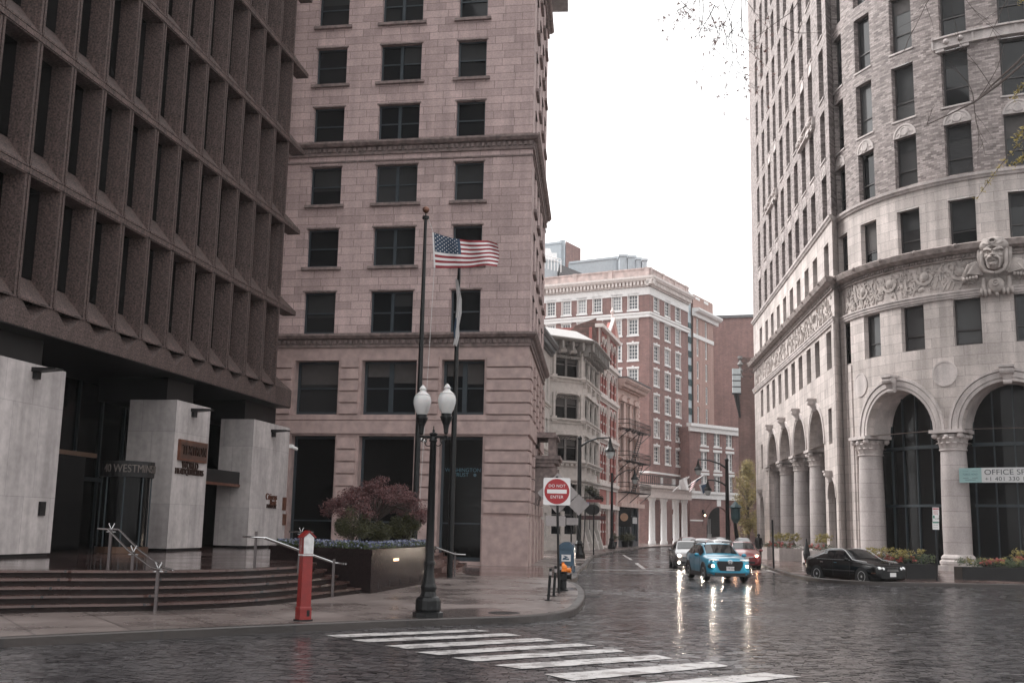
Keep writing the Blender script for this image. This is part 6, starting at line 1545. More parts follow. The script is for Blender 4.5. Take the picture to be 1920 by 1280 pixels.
# mailbox
q=G(1063,1072,.15); mb_=root('mailbox',(q.x,q.y,.15),'blue round-topped mailbox standing behind the no entry sign','mailbox')
A=LF(q,190); k=1.0
prof=[(-.27,.27),(.27,.27)]+[(.27*math.cos(PI*i/12),1.02+.27*math.sin(PI*i/12)) for i in range(13)]
b=MB(); b.prism([(x*1.25,z*1.0+.0) for x,z in prof],-.34,.34,lambda u,d,z:A(u,d,z+.15)); b.build('body',M['mailblue'],mb_)
for sx in (-1,1):
    for sy in (-1,1): b=MB(); b.fb(A,sx*.30-.03,sx*.30+.03,sy*.3-.03,sy*.3+.03,.15,.46); b.build('leg',M['mailblue'],mb_)
b=MB(); b.fb(A,-.20,.20,.342,.35,.62,.9); pn=b.build('postal_emblem',M['signwhite'],mb_)
b=MB(); b.prism([(-.16,.68),(.12,.68),(.14,.74),(-.02,.75),(.10,.80),(-.06,.86),(-.15,.86),(-.03,.80),(-.13,.76)],.351,.354,A); b.build('eagle_mark',M['mailblue'],pn)
b=MB(); b.fb(A,-.28,.28,.345,.37,1.12,1.16); b.fb(A,-.33,.33,-.36,.36,.42,.47); b.build('chute_lip',M['mailblue'],mb_)
# manhole cover
for (px,py,z,r,lab) in ((945,1148,.152,.36,'round iron cover set in the pavement near the lamp post'),(1104,1117,.002,.38,'round iron cover in the cobbles beyond the corner kerb')):
    q=G(px,py,z); b=MB(); b.lathe((q.x,q.y,z),[(r,0),(r,.006),(r*.92,.007),(r*.92,.003),(.001,.003)],28)
    for k in range(-3,4):
        w=math.sqrt(max(0,(r*.85)**2-(k*.09)**2)); b.box(q.x-w,q.x+w,q.y+k*.09-.015,q.y+k*.09+.015,z+.003,z+.008)
    o=b.build('manhole_cover',plain('cast_iron_cover',(.05,.045,.045),.35,.4),None,loc=(q.x,q.y,z)); tag(o,lab,'manhole cover')
# far street lamps
def farlamp(bx,by,topy,arms,label,r=.10,z0=.15,base=True):
    q=G(bx,by,z0); Y=q.y; s=root('street_lamp',(q.x,q.y,z0),label,'street lamp','tall arm street lamps along the far street')
    t=AY(bx,topy,Y); t.x=q.x
    b=MB(); b.tube([(q.x,Y,z0),(q.x,Y,t.z)],[r*1.15,r*.85],10); b.sphere((q.x,Y,t.z+.08),r*1.1,6)
    b.build('pole',M['lamp_black'],s)
    if base: b=MB(); b.lathe((q.x,Y,z0),[(r*3,0),(r*3,.25),(r*2.2,.5),(r*1.7,.8),(r*2,.9),(r*1.2,1.1)],12); b.build('post_base',M['lamp_black'],s)
    for (ax_,ay_,jy) in arms:
        e=AY(ax_,ay_,Y); j=AY(bx,jy,Y).z; dx=e.x-q.x
        b=MB(); b.tube([(q.x,Y,j),(q.x+dx*.25,Y,j+(e.z-j)*.55),(q.x+dx*.6,Y,e.z-(e.z-j)*.08),(q.x+dx,Y,e.z)],[r*.5,r*.42,r*.38,r*.32],6); b.build('arm',M['lamp_black'],s)
        b=MB(); b.lathe((e.x,Y,e.z),[(.03,0),(.06,-.1),(.1,-.3),(.13,-.45),(.2,-.62),(.34,-.8),(.36,-.92),(.3,-.93)],14); o=b.build('lamp_hood',M['lamp_black'],s)
        b=MB(); b.lathe((e.x,Y,e.z),[(.29,-.92),(.24,-1.15),(.15,-1.32),(.001,-1.36)],14); b.build('lamp_lens',plain('frosted_lens',(.42,.44,.44),.2),o)
    return s
farlamp(1085,1046,824,[(1144,820,838)],'tall dark lamp post curving right, in front of the iron-fronted building',r=.14)
farlamp(1147,1029,890,[(1190,880,905)],'dark lamp post with flared foot in front of the fire escape building',r=.12)
farlamp(1365,1040,864,[(1309,861,878),(1327,899,912)],'double-armed lamp post standing among the queued cars',r=.17,z0=0,base=False)
# small lamp with blue banner beside the tree
q=AY(1385,1030,100); s=root('signal_post',(q.x,100,.15),'dark leaning signal post with teal lantern near the yellow tree','signal post'); b=MB(); t=AY(1377,970,100); b.tube([(q.x,100,.15),(t.x,100,t.z)],[.22,.14],8); b.build('pole',M['lamp_black'],s)
b=MB(); t=AY(1379,955,100); b.lathe((t.x,100,t.z-1.2),[(.2,0),(.42,.4),(.42,1.3),(.6,1.4),(.1,1.9),(.001,2.0)],10); b.build('lantern',plain('teal_metal',(.03,.07,.08),.4),s)
# hanging oval pub sign
q=AY(1111,955,93); s=root('hanging_sign',(q.x-1.2,93,q.z),'black oval hanging sign with red lettering strip on the iron-fronted building','shop sign')
b=MB(); b.lathe((q.x,93,q.z),[(.62,-.06),(.62,.06),(.001,.06)],20,ax=(0,-1,0)); o=b.build('oval_board',M['dark'],s); 
for v in o.data.vertices: v.co.z=q.z-OFF[o.name].z+(v.co.z+OFF[o.name].z-q.z)*.72*1.0
b=MB(); b.box(q.x-.55,q.x+.75,92.9,93.05,q.z+.62,q.z+.85); b.build('sign_board',plain('faded_red_board',(.20,.05,.05),.5),s)
b=MB(); b.box(q.x-1.0,q.x+1.1,92.9,93.05,q.z-.85,q.z-.5); b.build('sign_board',plain('dark_red_board',(.06,.02,.02),.5),s)
b=MB(); b.tube([(q.x-2.6,93.4,q.z+1.0),(q.x+.9,93,q.z+1.0)],.05,5); b.build('bracket',M['dark'],s)
for x_ in (-.3,.7):
    pass
# hanging baskets along the awning line
for i in range(6):
    p=IF2(.6+i*1.35,-.6,AY(1100,921,96).z-(.12*i)); s=root('hanging_basket',p,'dark planted basket number fixed along the iron bay fascia' if 0 else 'small dark planted basket on the fascia of the iron-fronted bay','hanging basket','baskets on the iron-fronted bay')
    b=MB(); b.lathe(p,[(.001,-.2),(.25,-.1),(.3,.1)],10); b.build('basket',M['dark'],s); b=MB(); leafcloud(b,(p.x,p.y,p.z+.15),(.5,.4,.35),120,.09,.2,rg=rg); b.build('plants',M['boxwood'],s)
# shop plants and clock stand before the shopfront
for i,(px,py,r) in enumerate(((1150,1021,.55),(1160,1019,.6),(1172,1020,.7),(1181,1019,.65),(1190,1017,.6))):
    p=G(px,py+5,.15); s=root('potted_plant',(p.x,p.y,.15),['potted plant at the left end of the dark shopfront row','dark potted plant just right of the far lamp post','largest potted plant in the shopfront row','potted plant under the white shop poster','rightmost potted plant in the shopfront row'][i],'plant','pots along the dark shopfront')
    b=MB(); b.lathe((p.x,p.y,.15),[(.001,0),(.3,0),(.42,.6),(.36,.6),(.001,.55)],12); b.build('pot',M['dark'],s); b=MB(); leafcloud(b,(p.x,p.y,1.15),(r,r,r*.8),420,.10,.2,rg=rg); b.build('foliage',M['boxwood'],s)
p=G(1170,1025,.15); s=root('sandwich_clock',(p.x,p.y,.15),'dark round-headed stand with small orange dial in front of the shopfront','sign stand'); t=AY(1170,969,p.y)
b=MB(); b.tube([(p.x,p.y,.15),(p.x,p.y,t.z-.6)],.08,6); b.build('stand',M['dark'],s); b=MB(); b.box(t.x-.75,t.x+.75,p.y-.1,p.y+.1,t.z-1.0,t.z+.9); b.build('board',M['dark'],s); b=MB(); b.lathe((t.x,p.y-.12,t.z),[(.42,0),(.42,.03),(.001,.03)],16,ax=(0,-1,0)); b.build('dial',plain('orange_dial',(.45,.28,.18),.5),s)
# hotel flags
for (x0,y0,x1,y1,pts,mats,lab) in (((1262,921,1292,893,[(1288,893),(1292,919),(1272,917),(1274,900)],'w','white flag on a slanting pole over the hotel portico')),((1282,916,1314,894,[(1314,894),(1307,903),(1293,922),(1297,904)],'us','striped flag on the middle slanting pole over the portico')),((1296,905,1320,890,[(1327,903),(1325,922),(1316,928),(1311,908)],'n','dark blue flag with pale border on the right portico pole'))):
    Y=131; A_=AY(x0,y0,Y+4); B_=AY(x1,y1,Y); s=root('portico_flag',A_,lab,'flag','flags over the hotel portico')
    b=MB(); b.tube([A_,B_],.07,6); b.build('flagpole',M['whitepaint'],s)
    c4=[AY(x,y,Y-.2) for x,y in pts]
    if mats=='us':
        for k in range(7):
            b=MB(); n=6
            b.grid([[c4[0].lerp(c4[1],0).lerp(c4[3],t).lerp(c4[1].lerp(c4[2],t),u)+V(0,.25*math.sin(t*8),0) for u in (k/7,(k+1)/7)] for t in [i/n for i in range(n+1)]]); b.build('stripe',M['fred'] if k%2 else M['fwhite'],s)
        b=MB(); b.face([c4[0]+V(0,-.4,0),c4[0].lerp(c4[1],.5)+V(0,-.4,0),c4[0].lerp(c4[1],.5).lerp(c4[3].lerp(c4[2],.5),.5)+V(0,-.4,0),c4[0].lerp(c4[3],.5)+V(0,-.4,0)]); b.build('canton',M['navy'],s)
    else:
        b=MB(); n=6; b.grid([[c4[0].lerp(c4[3],t).lerp(c4[1].lerp(c4[2],t),u)+V(0,.25*math.sin(t*8+u*3),0) for u in (0,.33,.66,1)] for t in [i/n for i in range(n+1)]]); o=b.build('cloth',M['fwhite'],s,smooth=True)
        if mats=='n':
            m_=(c4[0]+c4[1]+c4[2]+c4[3])/4; b=MB(); b.face([m_+(c-m_)*.78+V(0,-.5,0) for c in c4]); b.build('blue_field',M['navy'],s)
# ================================================================ VEHICLES
def car(name,label,spec,loc,az,paint,group=None,lights=0,far=False):
    """x forward, y left, z up; lofted body with wheels, glazing, lamps"""
    r=lroot(name,label,spec.get('cat','car'),group)
    L,Wd,Hh=spec['L'],spec['W']/2,spec['H']; cl=spec.get('clear',.2); st=spec['st']
    wr=spec['wr']; fxw=spec['fw']; rxw=spec['rw']
    def sec(x,zb,zm,zs,w,ws,zr,wr_):   # bottom, widest, shoulder z; widths; roof z and width
        return [(x,.0,zb),(x,w*.80,zb),(x,w*.95,zb+.05),(x,w,zb+(zm-zb)*.5),(x,w,zm),(x,(w+ws)/2+.01,zm+(zs-zm)*.6),(x,ws,zs),(x,(ws+wr_)/2+.01,zs+(zr-zs)*.5),(x,wr_,zr-.05*(1 if zr-zs>.15 else .3)),(x,wr_*.88,zr-.012),(x,wr_*.5,zr+.008),(x,0,zr+.014)]
    S=[sec(*s) for s in st]
    body=MB()
    def arch(x,y,z,jj):
        return (x,y,z)
    full=[[(x,-y,z) for x,y,z in reversed(s)][:-1]+s for s in S]
    body.grid(full); body.face(full[0][::-1]); body.face(full[-1])
    bo=body.build('body',paint,r,smooth=True)
    try:
        md=bo.modifiers.new('bev','BEVEL'); md.width=.0; bo.modifiers.remove(md)
    except Exception: pass
    bo.data.polygons.foreach_set('use_smooth',[True]*len(bo.data.polygons))
    # glazing panels: quads over the loft between stations
    def patch(b,i0,i1,j0,j1,side,s0,s1,t0,t1,off=.012):
        # corners from loft stations i0..i1 (x) and profile points j0..j1 (height)
        def P(i,j): x,y,z=S[i][j]; return Vector((x,side*y,z))
        A_,B_,C__,D_=P(i0,j0),P(i1,j0),P(i1,j1),P(i0,j1)
        def Q(s,t): return (A_.lerp(B_,s)).lerp(D_.lerp(C__,s),t)
        n=(Q(1,0)-Q(0,0)).cross(Q(0,1)-Q(0,0)).normalized()
        cen=Vector((0,0,spec['H']*.45)); 
        if n.dot(Q(.5,.5)-cen)<0: n=-n
        b.face([Q(s0,t0)+n*off,Q(s1,t0)+n*off,Q(s1,t1)+n*off,Q(s0,t1)+n*off])
    gm=spec.get('glass',M['carglass'])
    i_c,i_ws,i_rf,i_rr,i_rb=spec['idx']     # cowl, windscreen top, roof front, roof rear, rear screen base
    for nm,ia,ib,lo,hi in (('windscreen',i_c,i_ws,.06,.93),('rear_window',i_rr,i_rb,.1,.9)):
        b=MB()
        for s in (-1,1):
            for j0,j1 in ((8,9),(9,10),(10,11)):
                def P(i,j): x,y,z=S[i][j]; return Vector((x,s*y,z))
                A_,B_,C__,D_=P(ia,j0),P(ib,j0),P(ib,j1),P(ia,j1)
                if j0==8: A_=A_.lerp(D_,.45); B_=B_.lerp(C__,.45)
                Q=lambda t,u:(A_.lerp(D_,u)).lerp(B_.lerp(C__,u),t)
                n=(B_-A_).cross(D_-A_); n.normalize()
                if n.z<0: n=-n
                b.face([Q(lo,0)+n*.012,Q(hi,0)+n*.012,Q(hi,1)+n*.012,Q(lo,1)+n*.012])
        b.build(nm,gm,r)
    for s in (-1,1):
        for (ia,ib,s0,s1) in spec['side']:
            b=MB()
            def P(i,j): x,y,z=S[i][j]; return Vector((x,s*y,z))
            lo,mid,hi=6,7,8
            A_,B_=P(ia,lo).lerp(P(ib,lo),s0),P(ia,lo).lerp(P(ib,lo),s1); A2,B2=P(ia,mid).lerp(P(ib,mid),s0),P(ia,mid).lerp(P(ib,mid),s1); A3,B3=P(ia,hi).lerp(P(ib,hi),s0),P(ia,hi).lerp(P(ib,hi),s1)
            n=Vector((0,s*.9,.3)).normalized()*.014
            A0=A_.lerp(A2,.14); B0=B_.lerp(B2,.14); A3=A2.lerp(A3,.82); B3=B2.lerp(B3,.82)
            b.face([A0+n,B0+n,B2+n,A2+n]); b.face([A2+n,B2+n,B3+n,A3+n]); b.build('side_window',gm,r)
    # wheels
    for x in (fxw,rxw):
        for s in (-1,1):
            b=MB(); b.lathe((x,s*(Wd-.115),wr),[(.001,-.11),(wr*.9,-.11),(wr,-.06),(wr,.06),(wr*.93,.115),(wr*.68,.118),(wr*.66,.10)],24,ax=(0,s,0)); t=b.build('wheel',M['tyre'],r,smooth=False)
            b=MB(); b.lathe((x,s*(Wd-.115),wr),[(wr*.68,.12),(wr*.62,.125),(wr*.58,.08)],24,ax=(0,s,0)); b.lathe((x,s*(Wd-.115),wr),[(wr*.16,.06),(wr*.16,.12),(.001,.125)],12,ax=(0,s,0))
            ns=spec.get('spokes',7)
            for k in range(ns):
                a=2*PI*k/ns; c,sn=math.cos(a),math.sin(a); y0=s*(Wd-.115+.095); w=.030
                q=[(x+c*wr*.14-sn*w,y0,wr+sn*wr*.14+c*w),(x+c*wr*.14+sn*w,y0,wr+sn*wr*.14-c*w),(x+c*wr*.62+sn*w*.8,y0+s*.015,wr+sn*wr*.62-c*w*.8),(x+c*wr*.62-sn*w*.8,y0+s*.015,wr+sn*wr*.62+c*w*.8)]
                b.face(q)
            b.build('rim',M['rim'],t)
            # dark arch
            b=MB(); ar=wr*1.17; n=14
            zlo=cl
            P_=[(x+ar*math.cos(PI*k/n),wr+ar*math.sin(PI*k/n)) for k in range(n+1)]
            P_=[(x+ar,zlo)]+P_+[(x-ar,zlo)]
            b.prism(P_,s*(Wd-.15),s*(Wd+.004),lambda u,d,z:(u,d,z)); b.build('wheel_arch',spec.get('archm',M['black']),r)
            if spec.get('clad'):
                b=MB(); P2=[(x+ar*1.16*math.cos(PI*k/n),wr+ar*1.16*math.sin(PI*k/n)) for k in range(n+1)]
                rows=[[(a[0],s*(Wd-.02),a[1]),(a[0],s*(Wd+.02),a[1]),(c_[0],s*(Wd+.02),c_[1]),(c_[0],s*(Wd-.02),c_[1])] for a,c_ in zip(P_[1:-1],P2)]
                b.grid(rows,True); b.build('arch_cladding',M['cladding'],r)
    if spec.get('clad'):
        for s in (-1,1): b=MB(); b.box(rxw+wr*1.1,fxw-wr*1.1,min(s*(Wd+.012),s*(Wd-.1)),max(s*(Wd+.012),s*(Wd-.1)),cl,cl+.17); b.build('sill_cladding',M['cladding'],r)
    # mirrors, handles, seams
    mxp=spec['mirror']
    for s in (-1,1):
        b=MB(); c=Vector((mxp[0],s*(Wd+.10),mxp[1])); 
        rows=[]
        for i in range(7):
            a=-PI/2+PI*i/6; rows.append([(c.x+.07*math.cos(a)*math.cos(q),c.y+.11*math.cos(a)*math.sin(q),c.z+.075*math.sin(a)) for q in [2*PI*k/10 for k in range(10)]])
        b.grid(rows,True); b.tube([(c.x,s*(Wd-.06),c.z-.06),(c.x,s*(Wd+.05),c.z-.03)],.02,6); b.build('mirror',spec.get('mirm',paint),r,smooth=True)
        b=MB()
        for hx in spec['handles']: b.box(hx-.09,hx+.09,min(s*(Wd+.0),s*(Wd+.025)),max(s*(Wd+.0),s*(Wd+.025)),mxp[1]-.16,mxp[1]-.13)
        b.build('door_handles',spec.get('handm',paint),r)
        b=MB()
        for sx in spec['seams']: b.box(sx-.006,sx+.006,min(s*(Wd+.0),s*(Wd+.006)),max(s*(Wd+.0),s*(Wd+.006)),cl+.12,mxp[1]-.08)
        b.build('door_seams',M['black'],r)
    fx_=L/2
    for fn in spec['extras']: fn(r,Wd,fx_)
    r.location=loc; r.rotation_euler=(0,0,math.atan2(math.cos(R(az)),math.sin(R(az))))
    return r
M['rim']=plain('bright_alloy_rim',(.5,.5,.5),.3,.3)
M['carglass']=glass('car_glass',(.010,.011,.012),.05,0,.5)
M['cladding']=plain('grey_cladding',(.02,.019,.02),.55)
M['blue']=plain('car_blue',(.005,.21,.33),.28,.25,var=.02,coat=1); M['cblack']=plain('car_black',(.003,.003,.0035),.22,var=.02,spec=.25,coat=.1)
M['cred']=plain('car_red',(.17,.010,.013),.28,.2,var=.02,coat=1); M['csilver']=plain('car_grey',(.13,.12,.12),.28,.4,var=.02,coat=1); M['cwhite']=plain('car_white',(.6,.6,.61),.3,var=.02,coat=1)
M['hl']=emis('headlight_glow',(1,.84,.68),150); M['hl2']=emis('side_lamp_glow',(1,.5,.25),25); M['lens']=plain('clear_lens',(.5,.52,.53),.1,.3)
M['lens_bright']=plain('bright_lens',(.8,.8,.8),.15); 
def disc(r,x,y,z,rad,mat,name,nx=1,sq=1,th=.03,tilt=0):
    b=MB(); b.lathe((x,y,z),[(rad,-th),(rad,0),(rad*.6,th*.5),(.001,th*.6)],14,ax=(nx,tilt,0)); o=b.build(name,mat,r)
    return o
def ell(b,c,rx,ry,rz,n=12,m=8):
    b.grid([[(c[0]+rx*math.cos(a)*math.cos(q),c[1]+ry*math.cos(a)*math.sin(q),c[2]+rz*math.sin(a)) for q in [2*PI*k/n for k in range(n)]] for a in [-PI/2*.99+PI*.99*i/m for i in range(m+1)]],True)
def plate(x,z,txt=None):
    def f(r,W,fx):
        b=MB(); b.box(fx+x,fx+x+.015,-.16,.16,z-.08,z+.08); o=b.build('number_plate',M['plate'],r)
        if txt: text_part(txt,.10,lambda u,d,z_:Vector((fx+x+.017,u,z_)),0,0,z,M['dark'],o,'lettering')
    return f
def grille(poly,x,mat='black',name='grille',slope=0):
    def f(r,W,fx):
        b=MB(); F=lambda u,d,z:Vector((fx+x+d-slope*(z-poly[0][1]),u,z)); b.prism(poly+[(-y,z) for y,z in reversed(poly)],-.10,.0,F)
        b.build(name,M[mat],r)
    return f
def fr(fn): return fn
# ---- compact blue SUV
def suv_extra(r,W,fx):
    for s in (-1,1):
        b=MB(); ell(b,(fx-.13,s*.60,.885),.13,.24,.035); b.build('daylight_strip',M['lens_bright'],r)
        b=MB(); ell(b,(fx-.10,s*.70,.64),.12,.19,.125); b.build('lamp_surround',M['cladding'],r)
        disc(r,fx+.02,s*.70,.645,.042,M['hl'],'headlight',tilt=s*.1)
        b=MB(); b.box(fx-.14,fx-.02,s*.50-.1,s*.50+.1,.50,.515); b.build('lamp_trim',M['chrome'],r)
    b=MB(); b.box(fx-.22,fx+.045,-.62,.62,.25,.38); b.box(fx-.3,fx-.04,-.86,.86,.24,.34); b.build('lower_bumper',M['cladding'],r)
    b=MB()
    b.hexa([(fx-.2,-.86,.40),(fx+.0,-.80,.40),(fx+.03,-.5,.37),(fx+.03,-.5,.36),(fx-.2,-.86,.46),(fx+.0,-.80,.46),(fx+.04,-.5,.42),(fx+.04,-.5,.42)])
    b.hexa([(fx-.2,.86,.40),(fx+.0,.80,.40),(fx+.03,.5,.37),(fx+.03,.5,.36),(fx-.2,.86,.46),(fx+.0,.80,.46),(fx+.04,.5,.42),(fx+.04,.5,.42)])
    b.box(fx-.02,fx+.05,-.5,.5,.38,.415); b.build('bumper_lip',M['blue'],r)
    b=MB(); b.lathe((fx+.035,0,.80),[(.095,0),(.095,.012),(.075,.016),(.07,.008)],20,ax=(1,0,0)); b.box(fx+.036,fx+.05,-.05,-.025,.75,.85); b.box(fx+.036,fx+.05,.025,.05,.75,.85); b.box(fx+.036,fx+.05,-.03,.03,.79,.81); b.build('badge',M['chrome'],r)
    for s in (-1,1):
        b=MB(); b.tube([(.55,s*.60,1.50),(.45,s*.60,1.56),(-1.2,s*.60,1.57),(-1.35,s*.60,1.52)],.022,6); b.build('roof_rail',M['dark'],r)
    b=MB(); b.box(fx-.235,fx-.225,-.5,.5,.93,.937); b.build('bonnet_seam',M['black'],r)
suv=dict(L=4.17,W=1.80,H=1.55,clear=.20,wr=.335,fw=1.30,rw=-1.30,cat='suv',clad=True,spokes=5,mirror=(.62,1.05),handles=(-.05,-.95),seams=(.72,-.25,-1.05),
 st=[(2.085,.30,.62,.76,.62,.58,.80,.50),(2.03,.25,.70,.86,.80,.70,.90,.60),(1.80,.22,.74,.90,.88,.80,.965,.70),(1.30,.20,.78,.93,.90,.84,1.01,.74),(.92,.20,.80,.96,.90,.84,1.055,.72),(.86,.20,.80,.965,.90,.84,1.09,.70),(.12,.20,.82,1.00,.90,.84,1.49,.60),(-.25,.20,.82,1.01,.90,.84,1.535,.60),(-1.15,.20,.84,1.04,.90,.85,1.52,.59),(-1.55,.21,.86,1.08,.89,.85,1.46,.57),(-1.95,.26,.88,1.08,.86,.80,1.12,.64),(-2.085,.32,.80,1.00,.74,.68,1.02,.6)],
 idx=(5,6,7,9,10),side=[(5,6,.28,.98),(6,7,.0,1),(7,8,.03,.55),(7,8,.60,1),(8,9,.1,.85)],
 extras=[grille([(0,.46),(.40,.46),(.50,.62),(.54,.78),(.48,.84),(0,.84)],.03),suv_extra,plate(.045,.55,'1TR 582')])
car('parked_suv' if 0 else 'suv','bright blue compact suv with lit headlights driving onto the wet cobbles',suv,(8.80,46.7,0),176,M['blue'])
# ---- black sedan
def sed_extra(r,W,fx):
    for s in (-1,1):
        b=MB(); ell(b,(fx-.16,s*.62,.66),.16,.15,.085); ell(b,(fx-.10,s*.47,.645),.13,.09,.075); b.build('headlight',M['lens_bright'],r)
        b=MB(); b.box(-fx-.0,-fx+.22,s*.60-.15,s*.60+.15,.68,.86); b.build('tail_light',M['redpaint'],r)
        b=MB(); b.box(fx-.32,fx-.12,min(s*.80,s*.85),max(s*.80,s*.85),.46,.49); b.build('side_marker',M['copper'],r)
        b=MB(); b.tube([(fx-.6,s*.80,.90),(.80,s*.80,.97),(.22,s*.64,1.33),(0,s*.60,1.395),(-.7,s*.60,1.40),(-1.15,s*.64,1.29),(-1.7,s*.74,1.04),(-2.05,s*.70,.99)],.014,6); b.build('chrome_strip',M['rim'],r)
        b=MB(); b.box(rxw_,fxw_,min(s*(W+.0),s*(W+.015)),max(s*(W+.0),s*(W+.015)),.50,.535); b.build('side_strip',plain('dull_trim',(.04,.04,.04),.3),r)
        b=MB(); b.box(-1.35,.65,min(s*.80,s*.842),max(s*.80,s*.842),.945,.955); b.build('window_trim',M['rim'],r)
    b=MB(); b.box(fx-.10,fx+.01,-.30,.30,.56,.60)
    for k in range(4): b.box(fx-.10,fx+.012,-.28,.28,.60+.04*k,.607+.04*k)
    b.build('grille',M['irondark'],r); b=MB(); b.tube([(fx-.16,0,.80),(fx-.17,0,.87)],.006,5); archring(b,lambda u,d,z:Vector((fx-.17+d,u,z)),0,.89,.028,.036,-.004,.004,14,0,2*PI); b.build('hood_emblem',M['chrome'],r)
rxw_,fxw_=-.95,.95
sed=dict(L=4.45,W=1.72,H=1.41,clear=.17,wr=.315,fw=1.36,rw=-1.34,cat='sedan',spokes=7,mirror=(.62,.97),handles=(-.15,-1.0),seams=(.68,-.32,-1.1),handm=M['chrome'],
 st=[(2.225,.26,.52,.62,.66,.60,.66,.5),(2.16,.20,.56,.70,.80,.72,.74,.6),(1.9,.18,.62,.78,.85,.77,.83,.64),(1.36,.17,.68,.84,.86,.80,.90,.68),(.98,.17,.70,.88,.86,.80,.95,.68),(.86,.17,.70,.90,.86,.80,.99,.66),(.16,.17,.72,.93,.86,.80,1.36,.56),(-.15,.17,.72,.94,.86,.80,1.405,.56),(-.85,.17,.74,.95,.86,.80,1.39,.55),(-1.05,.17,.74,.96,.86,.80,1.34,.55),(-1.68,.18,.74,.95,.86,.80,1.02,.66),(-2.10,.22,.72,.92,.82,.76,.98,.68),(-2.225,.28,.66,.84,.72,.66,.88,.6)],
 idx=(5,6,7,9,10),side=[(5,6,.30,.98),(6,7,0,1),(7,8,.0,.26),(7,8,.33,1),(8,9,0,1),(9,10,.02,.35)],extras=[sed_extra,plate(.0,.42)])
car('sedan','black sedan parked at the kerb in front of the limestone arches',sed,(14.68,47.0,0),155,M['cblack'])
# ---- hatchbacks behind
def hat_extra(lit):
    def f(r,W,fx):
        for s in (-1,1):
            b=MB(); ell(b,(fx-.16,s*.60,.72),.15,.19,.085); b.build('headlight_housing',M['lens'],r)
            disc(r,fx+.0,s*.60,.715,.055,M[lit],'headlight',tilt=s*.2)
            if lit=='hl': disc(r,fx+.02,s*.62,.36,.045,M['hl'],'fog_lamp')
        b=MB(); b.box(fx-.05,fx+.03,-.5,.5,.30,.42); b.build('lower_grille',M['black'],r); b=MB(); b.box(fx-.05,fx+.025,-.42,.42,.62,.66); b.build('grille_bar',M['chrome'],r)
    return f
hat=dict(L=4.2,W=1.74,H=1.47,clear=.17,wr=.31,fw=1.33,rw=-1.27,cat='car',spokes=5,mirror=(.75,1.0),handles=(-.1,-.9),seams=(.75,-.3,-1.1),
 st=[(2.10,.26,.50,.62,.62,.56,.66,.5),(2.03,.20,.58,.72,.80,.72,.76,.6),(1.78,.17,.66,.82,.86,.78,.87,.66),(1.30,.17,.72,.90,.87,.81,.96,.68),(1.12,.17,.74,.92,.87,.81,1.0,.67),(1.04,.17,.74,.93,.87,.81,1.03,.66),(.22,.17,.76,.97,.87,.81,1.42,.57),(-.15,.17,.76,.98,.87,.81,1.465,.57),(-1.1,.17,.78,.99,.87,.81,1.44,.56),(-1.5,.18,.80,1.0,.86,.80,1.36,.55),(-1.95,.24,.80,1.0,.82,.76,1.05,.62),(-2.1,.3,.7,.9,.72,.66,.94,.6)],
 idx=(5,6,7,9,10),side=[(5,6,.3,.98),(6,7,0,1),(7,8,.0,.5),(7,8,.56,1),(8,9,.05,.8)],extras=[hat_extra('hl'),plate(.03,.45)])
pale=dict(hat); pale['glass']=glass('sky_reflecting_glass',(.30,.31,.32),.1)
hr_=dict(hat); hr_['extras']=[hat_extra('hl2'),plate(.03,.50)]
car('hatchback','dark silver hatchback with lit lamps half hidden behind the blue suv',hat,(9.75,60.2,0),184,M['csilver'])
car('hatchback','red hatchback with amber glowing lamps at the right behind the blue suv',hr_,(13.3,62.8,0),187,M['cred'])
for (px,Y,az,mt_,lab) in ((1290,92,183,'cred','roof of a dull red car far back in the queue, leftmost'),(1318,80,176,'cwhite','white car showing only its roof and windscreen behind the silver hatchback'),(1352,74,172,'cwhite','pale car directly behind the blue suv roof'),(1353,98,165,'csilver','silver car waiting near the arched gateway'),(1392,100,190,'csilver','silver car at the far right of the queue beyond the lamp post')):
    p=AY(px,990,Y); car('queued_car',lab,pale,(p.x,Y,0),az,M[mt_],'cars queueing in the far street')
# ================================================================ PLANTERS BY THE TOWER
def boxplanter(px,py,w,d,h,label,flow,az=90,mat='lime_plain',dens=1):
    p=G(px,py,.15); s=root('flower_box',(p.x,p.y,.15),label,'planter','flower boxes along the limestone arches')
    F=flatF((p.x,p.y),az,-1); b=MB(); b.fb(F,-w/2,w/2,0,d,.15,.15+h); b.build('box',M[mat],s)
    b=MB(); n=int(w*6)
    for k in range(n): leafcloud(b,F(-w/2+w*(k+.5)/n,d*.5+rg.uniform(-.2,.2),.15+h+.12+rg.uniform(0,.15)),(.30,.28,.22),int(70*dens),.05,.2,rg=rg)
    b.build('foliage',M['fgreen'],s)
    for (fm,x0,x1,z0,z1,n) in flow:
        b=MB()
        for k in range(n): u=rg.uniform(x0,x1)*w/2; leafcloud(b,F(u,rg.uniform(0,d*.7),.15+h+rg.uniform(z0,z1)),(.13,.12,.10),14,.055,.2,rg=rg)
        b.build('flowers',M[fm],s)
boxplanter(1690,1084,3.2,1.0,.62,'long dark flower box with red and yellow flowers before the first big arch',[('redfl',-.9,.5,.12,.3,34),('yelfl',-.8,.7,.3,.65,70)],mat='dark')
boxplanter(1868,1088,2.9,.9,.55,'dark flower box with scattered red flowers before the second big arch',[('redfl',-.4,.5,.15,.35,16),('yelfl',-.9,.9,.2,.4,20)],mat='dark')
boxplanter(1925,1088,1.6,.9,.60,'dark flower box cut off by the right edge of the photo',[('redfl',-.6,.9,.2,.4,20),('yelfl',-.6,.9,.35,.7,30)],mat='dark')
